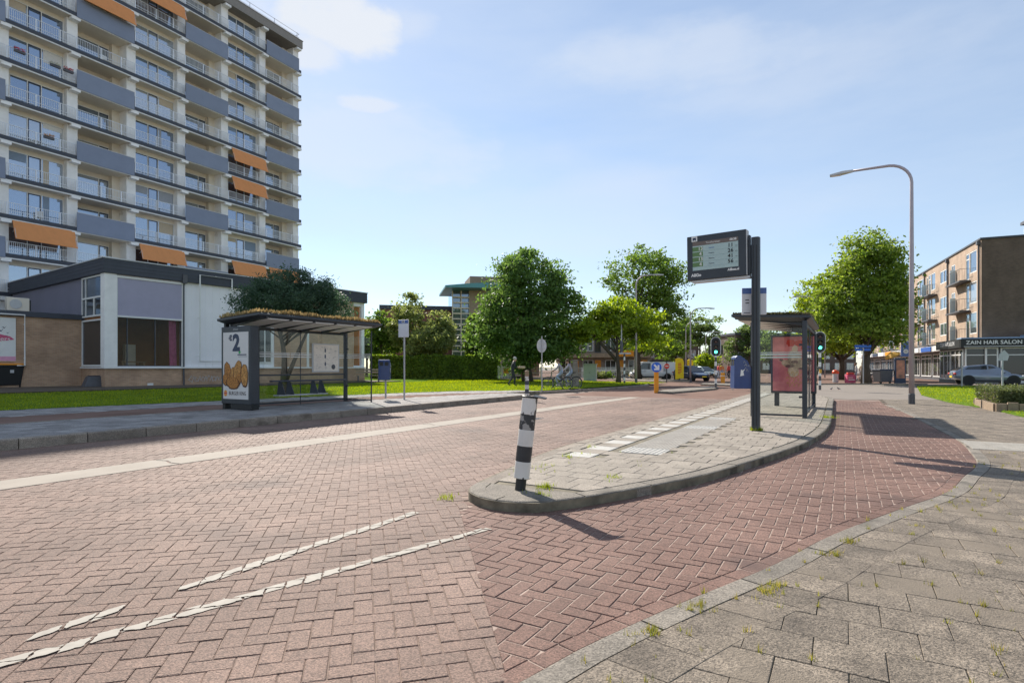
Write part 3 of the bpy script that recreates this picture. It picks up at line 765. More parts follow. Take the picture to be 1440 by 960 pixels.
for c, k in ((RN(5.35, -2.72), 26), (RN(5.05, -2.62), 10), (RN(4.72, -3.55), 16), (RN(4.85, -3.6), 8), (RN(7.3, -3.35), 10), (RN(6.2, -2.3), 12)):
    z = ISZ if c.length < 99 and inside((c.x, c.y), ISL) else 0
    for _ in range(k): sp.append((c.x + random.gauss(0, .05), c.y + random.gauss(0, .05), z - .004, random.uniform(.4, 1)))
pb = AT(1063, 11.4)
for _ in range(40):
    a = random.uniform(0, 6.28); sp.append((pb.x + .1 * math.cos(a), pb.y + .1 * math.sin(a), ISZ, random.uniform(.8, 1.8)))
for _ in range(30): q = RN(16.3, -.35); sp.append((q.x + random.gauss(0, .09), q.y + random.gauss(0, .12), ISZ, random.uniform(.7, 1.5)))
blades(sp, 9, .06, .02, M['blade'], 'island_weeds', w=.003)
# lawns: standing blades
def lawn_blades(name, poly, zf, n, h, near):
    xs = [p[0] for p in poly]; ys = [p[1] for p in poly]; V = []; k = 0; t = 0
    while k < n and t < n * 12:
        t += 1
        x, y = random.uniform(min(xs), max(xs)), random.uniform(min(ys), max(ys))
        if y < 5 or abs(x) > 1.05 * y + 2 or not inside((x, y), poly): continue
        if random.random() > (near / y) ** 1.2: continue
        z = zf(x, y)
        if z < -1: continue
        b = random.uniform(0, 6.283); w = .0035 * y / near * 1.8; hh = h * random.uniform(.4, 1.15)
        ux, uy = math.cos(b) * w, math.sin(b) * w; c = random.uniform(0, 6.283)
        V += [(x - ux, y - uy, z), (x + ux, y + uy, z), (x + math.cos(c) * hh * .5, y + math.sin(c) * hh * .5, z + hh)]; k += 1
    o = fast_mesh(name, np.array(V), 3, M['blade']); o['kind'] = 'stuff'; return o
lawn_front = le + [(p[0], p[1]) for p in bk[::-1]]
def zl(x, y):
    if (y - 31) * .573 - (x + 22.2) * .82 > -4.2 - .03 * abs(x + 22) and x < -7: return -5
    s_, nn = SN((x, y))
    for (a, b) in zip(LAWN_EDGE, LAWN_EDGE[1:]):
        if a[0] <= s_ <= b[0]:
            e = a[1] + (b[1] - a[1]) * (s_ - a[0]) / (b[0] - a[0]); z0 = PLAT if s_ < 24 else .14
            return z0 + (.3 - z0) * min(1, max(0, (e - nn) / 26)) - .004
    return .29
lawn_blades('grass', lawn_front, zl, 80000, .075, 15)
lawn_blades('right_grass', LR, lambda x, y: .048, 26000, .07, 16)
# ------------------------------------------------------------------ windows and walls
def wall_open(mb, x0, x1, z0, z1, y, holes, depth=.16, mi=0, sgn=1, rmi=None):
    """wall sheet in the plane y with real openings; reveals run inwards (sgn*depth)"""
    xs = sorted({x0, x1} | {h[0] for h in holes} | {h[1] for h in holes}); zs = sorted({z0, z1} | {h[2] for h in holes} | {h[3] for h in holes})
    for a, b in zip(xs, xs[1:]):
        for c, d in zip(zs, zs[1:]):
            mx, mz = (a + b) / 2, (c + d) / 2
            if any(h[0] < mx < h[1] and h[2] < mz < h[3] for h in holes): continue
            mb.add([(a, y, c), (b, y, c), (b, y, d), (a, y, d)], [(0, 1, 2, 3)], mi)
    r = mi if rmi is None else rmi
    for (a, b, c, d) in holes:
        e = y + sgn * depth
        mb.add([(a, y, c), (b, y, c), (b, y, d), (a, y, d), (a, e, c), (b, e, c), (b, e, d), (a, e, d)], [(0, 1, 5, 4), (1, 2, 6, 5), (2, 3, 7, 6), (3, 0, 4, 7)], r)
_wcache = {}
def window(parent, x, y, z, w, h, splits=(), hs=(), m_frame='white', m_pane='pane', sgn=1, bar=.055, name='window', door=()):
    """frame bars with a pane child; x,z = lower corner, y = outer face, inwards = sgn"""
    key = (round(w, 3), round(h, 3), tuple(splits), tuple(hs), m_frame, m_pane, sgn, bar, tuple(door))
    if key not in _wcache:
        mb = MB(); d0, d1 = sorted((0, sgn * .07))
        mb.box(0, bar, d0, d1, 0, h); mb.box(w - bar, w, d0, d1, 0, h); mb.box(bar, w - bar, d0, d1, 0, bar); mb.box(bar, w - bar, d0, d1, h - bar, h)
        for t in splits: mb.box(w * t - bar / 2, w * t + bar / 2, d0, d1, bar, h - bar)
        e0, e1 = sorted((sgn * .006, sgn * .064))
        for (t, a, b) in hs: mb.box(w * a + bar * .5, w * b - bar * .5, e0, e1, h * t - bar / 2, h * t + bar / 2)
        dl = []
        for (a, b) in door:
            d = MB(); d.box(w * a + bar, w * b - bar, e0, e1, bar, bar + .12); d.box(w * a + bar * .5, w * a + bar * 1.6, e0, e1, bar, h - bar); d.box(w * b - bar * 1.6, w * b - bar * .5, e0, e1, bar, h - bar)
            d.box(w * a + bar, w * b - bar, e0, e1, h - bar * 2.2, h - bar); dl.append(d.mesh('door_leaf', M['navy']))
        p = MB(); q0, q1 = sorted((sgn * .035, sgn * .05)); p.box(bar * .6, w - bar * .6, q0, q1, bar * .6, h - bar * .6)
        _wcache[key] = (mb.mesh('window', M[m_frame]), p.mesh('pane', M[m_pane]), dl)
    a, b, d = _wcache[key]
    o = bpy.data.objects.new(name, a); COL.objects.link(o); o.parent = parent; o.location = (x, y, z)
    p = bpy.data.objects.new('pane', b); COL.objects.link(p); p.parent = o
    for e in d: q = bpy.data.objects.new('door_leaf', e); COL.objects.link(q); q.parent = o
    return o
def share(name, me, parent, loc=(0, 0, 0)):
    o = bpy.data.objects.new(name, me); COL.objects.link(o); o.parent = parent; o.location = loc; return o

# ------------------------------------------------------------------ apartment tower
TW = thing('apartment_tower', 'tall apartment block with white pillars, slate blue balcony panels and orange awnings', 'apartment tower', (-35.6, 40.0, 0), math.atan2(22.7, 12.1))
BAY, H_ = 4.29, 2.75
Z = lambda j: CAMH + H_ * (j + .80)
NB0, NB1 = -3, 6
X0, X1 = NB0 * BAY, NB1 * BAY
mb = MB(); mb.box(X0, X1 + .3, 2.3, 13.5, 0, Z(12) + .5); mb.box(X0, X1, .9, 2.3, 0, Z(0) - .3)
mb.obj('wall', M['brick_tower'], TW)
mb = MB(); mb.box(X0 - .2, X1 + .42, -.12, 13.7, Z(12) + .02, Z(12) + .85); mb.box(X0 - .25, X1 + .47, -.17, 13.75, Z(12) + .85, Z(12) + .9)
roof = mb.obj('roof', M['tower_fascia'], TW)
mb = MB()
for i in range(14):
    x = X0 + (X1 - X0) * i / 13; mb.tube([(x, .3, Z(12) + .9), (x, .3, Z(12) + 1.75)], .025, 6)
for z in (1.3, 1.7): mb.tube([(X0, .3, Z(12) + z), (X1 + .3, .3, Z(12) + z)], .02, 6)
mb.tube([(X1 + .3, .3, Z(12) + 1.7), (X1 + .3, 13, Z(12) + 1.7)], .02, 6)
mb.obj('roof_railing', M['steel'], roof)
mb = MB(); mb.box(6, 11, 5, 10, Z(12) + .85, Z(12) + 3.2); mb.obj('lift_house', M['grey_wall'], roof)
# white pillars on the bay lines
mb = MB(); mb.box(-.36, .36, .5, 2.29, 0, Z(12))
for j in range(13): mb.box(-.3, .3, -.1, .5, Z(j) - .24, Z(j) - .04)
    # beam ends below every slab
pil = mb.mesh('pillar', M['white_concrete'])
for i in range(NB0, NB1 + 1): share('pillar', pil, TW, (i * BAY, 0, 0))
# slabs
mb = MB(); mb.box(X0, X1 + .25, .02, 2.29, 0, .2, 0); mb.box(X0, X1 + .3, -.04, .02, .06, .34, 1); mb.box(X0, X1 + .3, -.02, .02, -.04, .06, 2); mb.box(X1 + .25, X1 + .3, .02, 2.29, .03, .34, 1)
slab = mb.mesh('balcony_slab', [M['cream'], M['slate_dark'], M['white']])
for j in range(12): share('balcony_slab', slab, TW, (0, 0, Z(j)))
# railing of one bay
mb = MB(); L0, L1 = .03, BAY - .03
mb.box(L0, L1, -.03, .02, 1.18, 1.215); mb.box(L0, L1, -.025, .015, .62, .645); mb.box(L0, L1, -.025, .015, .42, .445)
x = L0 + .06
while x < L1: mb.box(x - .009, x + .009, -.015, .003, .44, 1.18); x += .118
for x in (L0 + .02, 1.75, 3.25): mb.box(x - .035, x + .035, -.045, .02, .34, 1.2)
rail = mb.mesh('railing', M['rail'])
mb = MB(); mb.box(.05, BAY - .05, -.10, -.055, .02, 1.46); panel = mb.mesh('balcony_panel', M['slate'])
mb = MB(); mb.box(.05, BAY - .05, -.11, -.045, 1.46, 1.5); capm = mb.mesh('panel_cap', M['light_grey'])
# header above the glazing
mb = MB(); mb.box(.36, BAY - .36, 1.02, 2.2, 2.47, 2.75); headA = mb.mesh('lintel', M['cream'])
mb = MB(); mb.box(.36, BAY - .36, 2.0, 2.29, 2.42, 2.75); headB = mb.mesh('lintel', M['cream'])
mb = MB(); mb.box(BAY - .95, BAY - .36, 1.55, 2.28, .2, 2.75); sideB = mb.mesh('side_wall', M['cream'])
def awning_mesh():
    mb = MB(); x0, x1 = .35, BAY - .1
    mb.add([(x0, -.08, 2.72), (x1, -.08, 2.72), (x1, -.55, 1.42), (x0, -.55, 1.42), (x0, -.06, 2.70), (x1, -.06, 2.70), (x1, -.53, 1.40), (x0, -.53, 1.40)],
           [(0, 1, 2, 3), (4, 7, 6, 5), (0, 4, 5, 1), (1, 5, 6, 2), (2, 6, 7, 3), (3, 7, 4, 0)])
    mb.box(x0, x1, -.575, -.535, 1.36, 1.42)
    me = mb.mesh('awning', M['orange']); a = MB()
    for x in (x0 + .05, x1 - .05): a.tube([(x, -.02, 1.9), (x, -.3, 2.15), (x, -.53, 1.45)], .018, 6)
    return me, a.mesh('awning_arm', M['light_grey'])
awn, arm = awning_mesh()
AWN = {(0, 2), (2, 2), (4, 6), (4, 5), (4, 2), (5, 2), (1, 9), (2, 10)}
W3 = (.36, .60)
BL = random.Random(21); BLM = [mat('blind_%s' % n_, k_, .8, var=.08, scale=8) for n_, k_ in (('white', (.72, .70, .66)), ('grey', (.36, .38, .42)), ('sand', (.55, .46, .34)), ('blue', (.25, .32, .42)))]
for i in range(NB0, NB1):
    A = i % 2 == 0
    for j in range(12):
        x = i * BAY; z = Z(j)
        if A:
            share('lintel', headA, TW, (x, 0, z))
            wn = window(TW, x + .36, 1.0, z + .2, BAY - .72, 2.27, W3, (), 'white', 'pane', 1, .06, door=((.36, .60),))
            for (p0, p1) in ((.02, .345), (.615, .98)):
                if BL.random() < .42:
                    h_ = BL.choice((.35, .6, .9, 2.1)); q0, q1 = ((p0, p1) if h_ < 1 else (p0, p0 + (p1 - p0) * BL.uniform(.2, .5)))
                    m2 = MB(); m2.box((BAY - .72) * q0 + .05, (BAY - .72) * q1 - .02, .028, .033, 2.2 - h_, 2.2); m2.obj('curtain' if h_ > 1 else 'roller_blind', BLM[BL.randrange(4)], wn)
            share('railing', rail, TW, (x, 0, z))
        else:
            share('lintel', headB, TW, (x, 0, z)); share('side_wall', sideB, TW, (x, 0, z))
            window(TW, x + .36, 1.98, z + .2, BAY - 1.31, 2.22, (.2, .74), ((.78, 0, .2),), 'white', 'pane', 1, .06, door=((0, .2), (.74, 1)))
            odd = j % 2 == 1
            if (odd if i in (1, 5, -3) else not odd):
                o = share('balcony_panel', panel, TW, (x, 0, z)); share('panel_cap', capm, o)
            else: share('railing', rail, TW, (x, 0, z))
        if (i, j) in AWN: share('awning_arm', arm, share('awning', awn, TW, (x, 0, z)))
# things kept on balconies
def onb(i, j, dx, dy, dz=.2):
    p = Matrix.Rotation(TW.rotation_euler[2], 4, 'Z') @ Vector((i * BAY + dx, dy, Z(j) + dz)); return p + TW.location
def flower_box(i, j, dx, col, label):
    p = onb(i, j, dx, -.14, .95); t = thing('flower_box', label, 'flower box', p, TW.rotation_euler[2], 'flower boxes hanging on tower railings')
    mb = MB(); mb.box(-.32, .32, -.09, .09, 0, .17); mb.obj('trough', M['graphite'], t, bevel=.01)
    V = []
    for _ in range(90):
        c = Vector((random.uniform(-.33, .33), random.gauss(0, .08), random.uniform(.14, .36))); a = Vector((random.gauss(0, 1), random.gauss(0, 1), random.gauss(0, 1))).normalized() * .05; b = a.orthogonal().normalized() * .05
        V += [c - a, c + b, c + a, c - b]
    fast_mesh('blossoms', np.array([tuple(v) for v in V]), 4, col, t)
M['bloom'] = mat('red_blossom', (.6, .05, .06), .7, var=.3, island=.3); M['bloom_w'] = mat('pale_blossom', (.6, .58, .45), .7, var=.3, island=.3); M['bloom_o'] = mat('amber_blossom', (.55, .25, .06), .7, var=.3, island=.3)
flower_box(0, 7, .75, M['bloom'], 'flower box with red blossoms on the tower railing, nearer the pillar at the picture edge')
flower_box(0, 7, 2.9, M['bloom_w'], 'flower box with pale blossoms between two red ones on a tower railing')
flower_box(0, 7, 3.75, M['bloom'], 'flower box with red blossoms on the tower railing, beside the white pillar')
flower_box(0, 5, 2.5, M['bloom_o'], 'flower box with amber blossoms on a tower railing two floors below the red ones')
def patio_chair(i, j, dx, dy, rz, label):
    t = thing('balcony_chair', label, 'chair', onb(i, j, dx, dy), rz, 'chairs standing on tower balconies')
    mb = MB(); mb.box(-.24, .24, -.24, .24, .4, .44); mb.obj('seat', M['white'], t, bevel=.01)
    mb = MB(); mb.box(-.24, .24, .22, .26, .44, .95); mb.obj('backrest', M['white'], t, bevel=.01)
    for sx in (-.2, .2):
        for sy in (-.2, .2):
            mb = MB(); mb.tube([(sx, sy, 0), (sx, sy, .4)], .02, 6); mb.obj('leg', M['white'], t)
patio_chair(1, 8, 2.4, .6, 1.2, 'white plastic chair on the high loggia balcony two floors above the grey panel')
patio_chair(5, 8, 2.0, .6, 2.2, 'white chair on an upper balcony at the tower end, beside the window')
patio_chair(5, 8, 3.2, .7, .4, 'white chair on an upper balcony at the outer corner of the tower')
patio_chair(3, 8, 1.5, .7, .9, 'white chair on the balcony between two slate panels in the middle bays')
patio_chair(0, 3, 2.1, .5, .3, 'white chair behind the railing directly above the lowest wide orange awning')

# ------------------------------------------------------------------ low community building
LB0 = AT(148, 31.0, 0.0)
LBR = math.atan2(.82, .573)
LB = thing('community_building', 'low building with dark fascia, sunscreen window and white panels over a brick base', 'building', (LB0.x, LB0.y, .2), LBR)
def lbx(px):
    q = (px - CX) / FPX; return (22.2 + 31 * q) / (.573 - .82 * q) * 1.0
def lbz(x, v): return ZV(v, 31 + .82 * x) - .2
FT, FB, SILL = lbz(0, 363), lbz(0, 383.5), CAMH - .2
XE = lbx(513)
xw0, xw1 = lbx(164), lbx(255.5)
xp = lbx(257.5); xa, xb = lbx(260), lbx(345)
mb = MB()   # walls: brick base, upper walls
mb.box(0, XE, .06, 16.9, -.3, SILL, 0)
mb.obj('brick_base', M['brick_low'], LB)
mb = MB(); wall_open(mb, .55, XE, SILL + .03, FB, .1, [(xw0, xw1, SILL + .06, FB - .12), (lbx(498), lbx(509), SILL + .15, FB - .3)], .25, 0)
mb.obj('front_wall', M['white_panel'], LB)
mb = MB(); mb.box(xw1 + .4, XE, .4, 16.8, SILL, FT - .05); mb.box(.12, xw1 + .4, 4.6, 16.8, SILL, FT - .05); mb.box(.12, .3, .4, 4.6, SILL, FT - .05); mb.box(.3, xw1 + .4, .4, 4.6, FT - .6, FT - .05)
mb.obj('inner_wall', M['room'], LB)
mb = MB(); mb.box(.3, xw1 + .4, .4, 4.6, SILL - .4, SILL - .3); mb.obj('room_floor', M['wood'], LB)
mb = MB(); mb.box(1.3, 2.6, 1.4, 2.1, SILL + .3, SILL + .36); mb.box(1.35, 1.42, 1.45, 2.05, SILL - .3, SILL + .3); mb.box(2.48, 2.55, 1.45, 2.05, SILL - .3, SILL + .3); mb.obj('desk', M['wood'], LB)
mb = MB(); mb.box(2.2, 2.75, 3.2, 3.6, SILL - .3, SILL + 1.4); mb.obj('cupboard', M['white'], LB)
mb = MB(); mb.add([(.06, 3.3, SILL), (.06, 16.9, SILL), (.06, 16.9, FB), (.06, 3.3, FB)], [(3, 2, 1, 0)]); mb.box(.06, .12, 3.28, 16.9, 2.5, FB, 0)
mb.obj('side_wall', M['grey_wall'], LB)
mb = MB(); mb.box(-.12, XE + .1, -.12, 17.0, FB, FT)
for k in range(4): mb.box(-.135, XE + .115, -.135, 17.015, FB + .03 + k * .2, FB + .19 + k * .2)
fas = mb.obj('roof_fascia', M['slate_dark'], LB)
mb = MB(); mb.box(-.18, XE + .16, -.18, 17.05, FT, FT + .06); mb.obj('roof_trim', M['light_grey'], fas)
mb = MB(); mb.box(-.05, .55, -.05, .5, SILL + .03, FB); mb.obj('corner_pillar', M['white_concrete'], LB, bevel=.015)
mb = MB(); mb.box(-.1, XE + .02, -.09, .1, SILL - .06, SILL + .03); mb.box(-.1, .1, .1, 3.3, SILL - .06, SILL + .03); mb.obj('sill', M['white'], LB)
# big window with lowered outdoor screen
zs = lbz(2.2, 446)
window(LB, xw0, .14, SILL + .06, xw1 - xw0, FB - .12 - SILL - .06, (.16, .58), (), 'graphite', 'glass_room', 1, .05)
mb = MB(); mb.box(xw0 + .02, xw1 - .02, .02, .05, zs, FB - .16, 0); sc_ = mb.obj('sun_screen', M['screen'], LB)
mb = MB(); mb.box(xw0 - .02, xw1 + .02, -.02, .09, zs - .1, zs, 0); mb.box(xw0 - .06, xw0 + .02, .0, .09, SILL + .05, FB - .1); mb.box(xw1 - .02, xw1 + .06, .0, .09, SILL + .05, FB - .1); mb.box(xw0 - .06, xw1 + .06, -.03, .09, FB - .18, FB - .06)
mb.obj('screen_frame', M['white'], sc_, bevel=.008)
cur = MB(); cx0 = xw0 + (xw1 - xw0) * .86
for k in range(8): cur.tube([(cx0 + k * .05, .45 + .03 * (k % 2), SILL + .1), (cx0 + k * .05 - .05, .45 + .03 * (k % 2), zs)], .035, 6)
cur.obj('curtain', M['curtain'], LB)
# side windows
mb = MB(); wall_open(mb, 0, 1, 0, 1, 0, [])
t_ = MB()
wy0, wy1 = .5, 3.3
for z0, z1, sp_ in ((SILL + .06, lbz(0, 447) , False), (lbz(0, 443), FB - .02, True)):
    fr = MB(); fr.box(-.02, .1, wy0, wy0 + .09, z0, z1); fr.box(-.02, .1, wy1 - .09, wy1, z0, z1); fr.box(-.02, .1, wy0 + .09, wy1 - .09, z0, z0 + .09); fr.box(-.02, .1, wy0 + .09, wy1 - .09, z1 - .09, z1)
    if sp_:
        zm = z0 + (z1 - z0) * .47
        fr.box(-.015, .09, wy0 + .09, wy1 - .09, zm - .05, zm + .05); fr.box(-.018, .085, wy0 + 1.0, wy0 + 1.1, z0 + .09, zm - .05); fr.box(-.018, .085, wy0 + 2.2, wy0 + 2.28, z0 + .09, z1 - .09)
    w_ = fr.obj('window', M['white'], LB)
    pn = MB(); pn.box(.03, .045, wy0 + .05, wy1 - .05, z0 + .05, z1 - .05); pn.obj('pane', M['pane_dark'], w_)
# drain pipe, neon frame, vent
mb = MB(); mb.tube([(xp, .0, FB - .05), (xp, .0, SILL), (xp, -.03, .15), (xp, -.03, -.1)], .05, 10); mb.box(xp - .13, xp + .13, -.2, .0, FB - .1, FB + .42)
mb.obj('drain_pipe', M['graphite'], LB)
xn0, xn1 = lbx(278), lbx(323)
zt0, zt1 = lbz(xn0, 387), lbz(xn0, 507.5)
mb = MB(); mb.tube([(xn0, -.22, zt1), (xn0, -.22, zt0), (xn1, -.22, zt0), (xn1, -.22, zt1), (xn0, -.22, zt1)], .045, 8)
for z in (zt1 + .3, (zt0 + zt1) / 2, zt0 - .5): mb.tube([(xn0, -.22, z), (xn0, .1, z)], .02, 6); mb.tube([(xn1, -.22, z), (xn1, .1, z)], .02, 6)
mb.tube([((xn0 + xn1) / 2, -.22, zt0), ((xn0 + xn1) / 2, -.1, zt0 + .05)], .03, 6)
mb.obj('light_tube_frame', M['white'], LB)
mb = MB()
for k in range(1, 14):
    x = xa + (xb - xa) * k / 9
    if x < XE - 1.5: mb.box(x - .012, x + .012, .083, .1, SILL + .05, FB - .02)
mb.obj('panel_joints', M['white_panel'], LB)
mb = MB(); mb.box(lbx(207), lbx(215), .02, .06, .12, .26); mb.obj('vent_grille', M['white'], LB)
mb = MB(); mb.box(lbx(386), lbx(497), .03, .095, SILL + .04, FB - .01); mb.obj('brick_front', M['brick_low'], LB)
mb = MB(); mb.box(lbx(431), lbx(434), -.01, .03, SILL + .04, FB - .01); mb.obj('white_strip', M['white'], LB)
window(LB, lbx(362), .02, SILL + .3, lbx(382) - lbx(362), 2.6, (.5,), (), 'white', 'pane_dark', 1, .08)
# graffiti tag on the brick base
def squiggle(name, mat_, parent, o, u, v, pts_list, r=.018):
    mb = MB(); o, u, v = Vector(o), Vector(u), Vector(v)
    for pts in pts_list: mb.tube([o + u * a + v * b for a, b in pts], r, 5)
    return mb.obj(name, mat_, parent)
random.seed(5); sq = []
for k in range(6):
    x = k * .42; sq.append([(x + random.uniform(.05, .2) * math.cos(t * random.uniform(.8, 1.2)), random.uniform(.22, .36) + random.uniform(.08, .24) * math.sin(t)) for t in np.linspace(random.uniform(0, 1), random.uniform(4, 6), 9)])
    sq.append([(x + .1, .12), (x + .24, .5), (x + .3, .2 + .1 * random.random())])
random.seed(8)
squiggle('graffiti_tag', M['light_grey'], LB, (lbx(268), .055, .2), (.85, 0, 0), (0, 0, .85), sq, .014)
# brick annex
AN = MB(); az = ZV(443, 32.9) - .2
AN.box(-14, -.003, 3.35, 12, -.3, az - .28); AN.obj('annex_wall', M['brick_low'], LB)
AN = MB(); AN.box(-14, .05, 3.2, 12, az - .28, az); AN.obj('annex_fascia', M['slate_dark'], LB)
def lbw(x, y, z): return Matrix.Rotation(LBR, 4, 'Z') @ Vector((x, y, z)) + LB.location
# things at the annex
for k, (dx, w_, lb) in enumerate(((-2.7, .95, 'cream air conditioning unit on the annex roof, beside the grey wall'), (-4.15, .9, 'pale air conditioning unit on the annex roof, further from the grey wall'))):
    t = thing('air_conditioner', lb, 'air conditioner', lbw(dx, 4.1, az), LBR, 'air conditioning units on the annex roof')
    mb = MB(); mb.box(-w_ / 2, w_ / 2, -.2, .25, .06, .78); mb.obj('casing', M['cream'], t, bevel=.02)
    mb = MB(); mb.lathe([(.26, 0), (.26, .02)], 20, (-.12, -.215, .42), M=Matrix.Rotation(R(90), 3, 'X'))
    mb.obj('fan_grille', M['light_grey'], t)
    
    for q in (-w_ / 2 + .05, w_ / 2 - .12): mb = MB(); mb.box(q, q + .07, -.2, .25, 0, .06); mb.obj('foot', M['graphite'], t)
    mb = MB(); mb.box(w_ / 2, w_ / 2 + .1, -.05, .2, .1, .7); mb.obj('pipe_cover', M['black'], t)
t = thing('banner_board', 'white poster board with pink print and flying birds on the brick annex', 'poster board', lbw(-3.25, 3.33, 0), LBR)
bz0, bz1 = ZV(508, 31.5) - .2, ZV(449.5, 31.5) - .2
mb = MB(); mb.box(-3, .28, -.05, -.0, bz0, bz1); mb.obj('board', M['white'], t)
mb = MB(); mb.plate([(-3, .0), (-3, .5), (-1.2, .58), (-.5, .5), (.05, .36), (.22, .2), (-.2, .12), (-1.0, .05)], (0, -.052, bz0 + .95), (1, 0, 0), (0, 0, 1), (0, -.004, 0)); mb.obj('pink_brush_stroke', M['pink'], t)
mb = MB(); mb.box(-3, .27, -.056, -.052, bz0 + .02, bz0 + .25); mb.obj('pink_foot_band', mat('pale_pink', (.75, .35, .5), .6), t)
for (bx_, bz_, k) in ((-.35, 1.62, .3), (-.2, 1.78, .2), (-.05, 1.5, .14), (-.9, 1.95, .2), (-.1, 1.35, .1)):
    mb = MB(); mb.plate([(-.5 * k, .2 * k), (-.1 * k, .1 * k), (.1 * k, -.05 * k), (.5 * k, .5 * k), (.25 * k, .05 * k), (.1 * k, -.25 * k), (-.12 * k, -.1 * k)], (bx_, -.052, bz0 + bz_), (1, 0, 0), (0, 0, 1), (0, -.004, 0)); mb.obj('bird_print', M['navy'], t)
text('mers', .34, M['white'], t, (-.28, -.058, bz0 + 1.17), (1, 0, 0), (0, 0, 1), ext=.001)
mb = MB(); zz0, zz1 = ZV(514, 31.5) - .2, ZV(445, 31.5) - .2
mb.tube([(-4, -.2, zz1), (.62, -.2, zz1), (.62, -.2, zz0), (.3, -.2, zz0)], .04, 8)
for z in (zz0 + .4, zz1 - .5): mb.tube([(.62, -.2, z), (.62, 0, z)], .02, 6)
mb.obj('light_tube_frame', M['white'], t)
t = thing('waste_container', 'black wheeled waste container with an orange lid by the annex wall', 'waste container', AT(9, 30.4, .29), LBR + .1)
mb = MB(); mb.add([(-.5, -.36, .12), (.5, -.36, .12), (.5, .36, .12), (-.5, .36, .12), (-.62, -.46, 1.2), (.62, -.46, 1.2), (.62, .46, 1.2), (-.62, .46, 1.2)], [(0, 3, 2, 1), (4, 5, 6, 7), (0, 1, 5, 4), (1, 2, 6, 5), (2, 3, 7, 6), (3, 0, 4, 7)]); mb.box(-.65, .65, -.5, -.44, 1.1, 1.2)
mb.obj('body', M['black'], t, bevel=.03)
mb = MB(); mb.add([(-.66, -.52, 1.2), (.66, -.52, 1.2), (.66, .5, 1.2), (-.66, .5, 1.2), (-.62, -.45, 1.27), (.62, -.45, 1.27), (.6, .42, 1.34), (-.6, .42, 1.34)], [(0, 3, 2, 1), (4, 5, 6, 7), (0, 1, 5, 4), (1, 2, 6, 5), (2, 3, 7, 6), (3, 0, 4, 7)]); mb.obj('lid', M['orange_sign'], t, bevel=.02)
for sx in (-.45, .45):
    mb = MB(); mb.lathe([(.1, -.03), (.1, .03)], 12, (sx, -.3, .1), M=Matrix.Rotation(R(90), 3, 'Y')); mb.obj('wheel', M['tyre'], t)
mb = MB(); mb.box(.0, .16, -.47, -.44, .78, .94); mb.obj('sticker', M['light_grey'], t)
t = thing('bait_box', 'dark grey tapered box on the ground at the brick corner', 'box', AT(131, 31.2, .29), LBR)
mb = MB(); mb.add([(-.5, -.3, 0), (.5, -.3, 0), (.5, .3, 0), (-.5, .3, 0), (-.28, -.2, .6), (.34, -.2, .6), (.34, .2, .6), (-.28, .2, .6)], [(0, 3, 2, 1), (4, 5, 6, 7), (0, 1, 5, 4), (1, 2, 6, 5), (2, 3, 7, 6), (3, 0, 4, 7)]); mb.obj('casing', M['graphite'], t, bevel=.04)
mb = MB(); mb.box(-.22, .28, -.16, .16, .602, .63); mb.obj('cap', M['black'], t, bevel=.01)
# bare earth along the wall
mb = MB(); q = [lbw(-14, -5.0, .104), lbw(1.5, -4.2, .104), lbw(XE + 1, -3.0, .104), lbw(XE + 1, 2, .104), lbw(-14, 4, .104)]
mb.prism([(p.x, p.y) for p in q], .25, .306); struct(mb.obj('earth_strip', M['soil']))

# ------------------------------------------------------------------ brick flats with shops on the right
FL = thing('brick_flats', 'four storey brick flats with small balconies above a row of shops', 'flats', (39.6, 48.0, 0), math.atan2(.915, .403))
FW = 62.0; RZ = ZV(336.7, 48)
mz = lambda v, D=48.0: ZV(v, D)
S1 = 3.75                                   # floor of the first storey of flats
win, holes = [], []
for st in range(3):
    z = S1 + st * 2.68
    for u in (0, 17.7, 35.4):
        for (a, b, c, d, sp_, hs_) in ((1.15, 2.95, .55, 2.45, (), ()), (3.05, 4.0, .08, 2.45, (), ((.78, 0, 1),)), (7.15, 8.35, .62, 2.15, (.55,), ()), (9.95, 12.2, .85, 2.15, (.42,), ()), (14.0, 15.6, .6, 2.45, (), ()), (15.75, 16.7, .08, 2.45, (), ((.78, 0, 1),)), (16.85, 17.5, .9, 2.3, (), ())):
            if u + b < FW - .5: holes.append((u + a, u + b, z + c, z + d)); win.append((u + a, z + c, b - a, d - c, sp_, hs_))
mb = MB(); wall_open(mb, 0, FW, S1 - .2, RZ, 0, holes, .14, 0, -1)
mb.f = [f[::-1] for f in mb.f]
mb.obj('facade', M['brick_flat'], FL)
mb = MB(); mb.box(0, FW, -10.5, -.3, S1 - .2, RZ - .01); mb.box(0, .3, -.299, -.003, S1 - .2, RZ - .01); mb.obj('gable_wall', M['brick_gable'], FL)
mb = MB(); mb.box(-.1, FW + .1, -10.7, .1, RZ, RZ + .14); rf = mb.obj('roof', M['slate_dark'], FL)
mb = MB(); mb.box(1.3, 4.2, -7.5, -4.2, RZ + .14, RZ + 1.75); lt = mb.obj('roof_cabin', M['white_panel'], rf)
mb = MB(); mb.box(1.1, 4.4, -7.7, -4.0, RZ + 1.75, RZ + 2.0); mb.obj('roof_cabin_cap', M['graphite'], rf)
for (x, z, w, h, sp_, hs_) in win: window(FL, x, -.015, z, w, h, sp_, hs_, 'white', 'pane_flat', -1, .09)
for x in (.35, 9.3, 18.1, 27.0, 35.8, 44.7, 53.5):
    mb = MB(); mb.tube([(x, .09, RZ - .25), (x, .09, S1 - .2)], .07, 8); mb.box(x - .17, x + .17, .01, .24, RZ - .4, RZ - .08); mb.obj('downpipe', M['graphite'], FL)
mb = MB(); mb.box(0, 4.3, 0, .8, -.12, 0, 0)
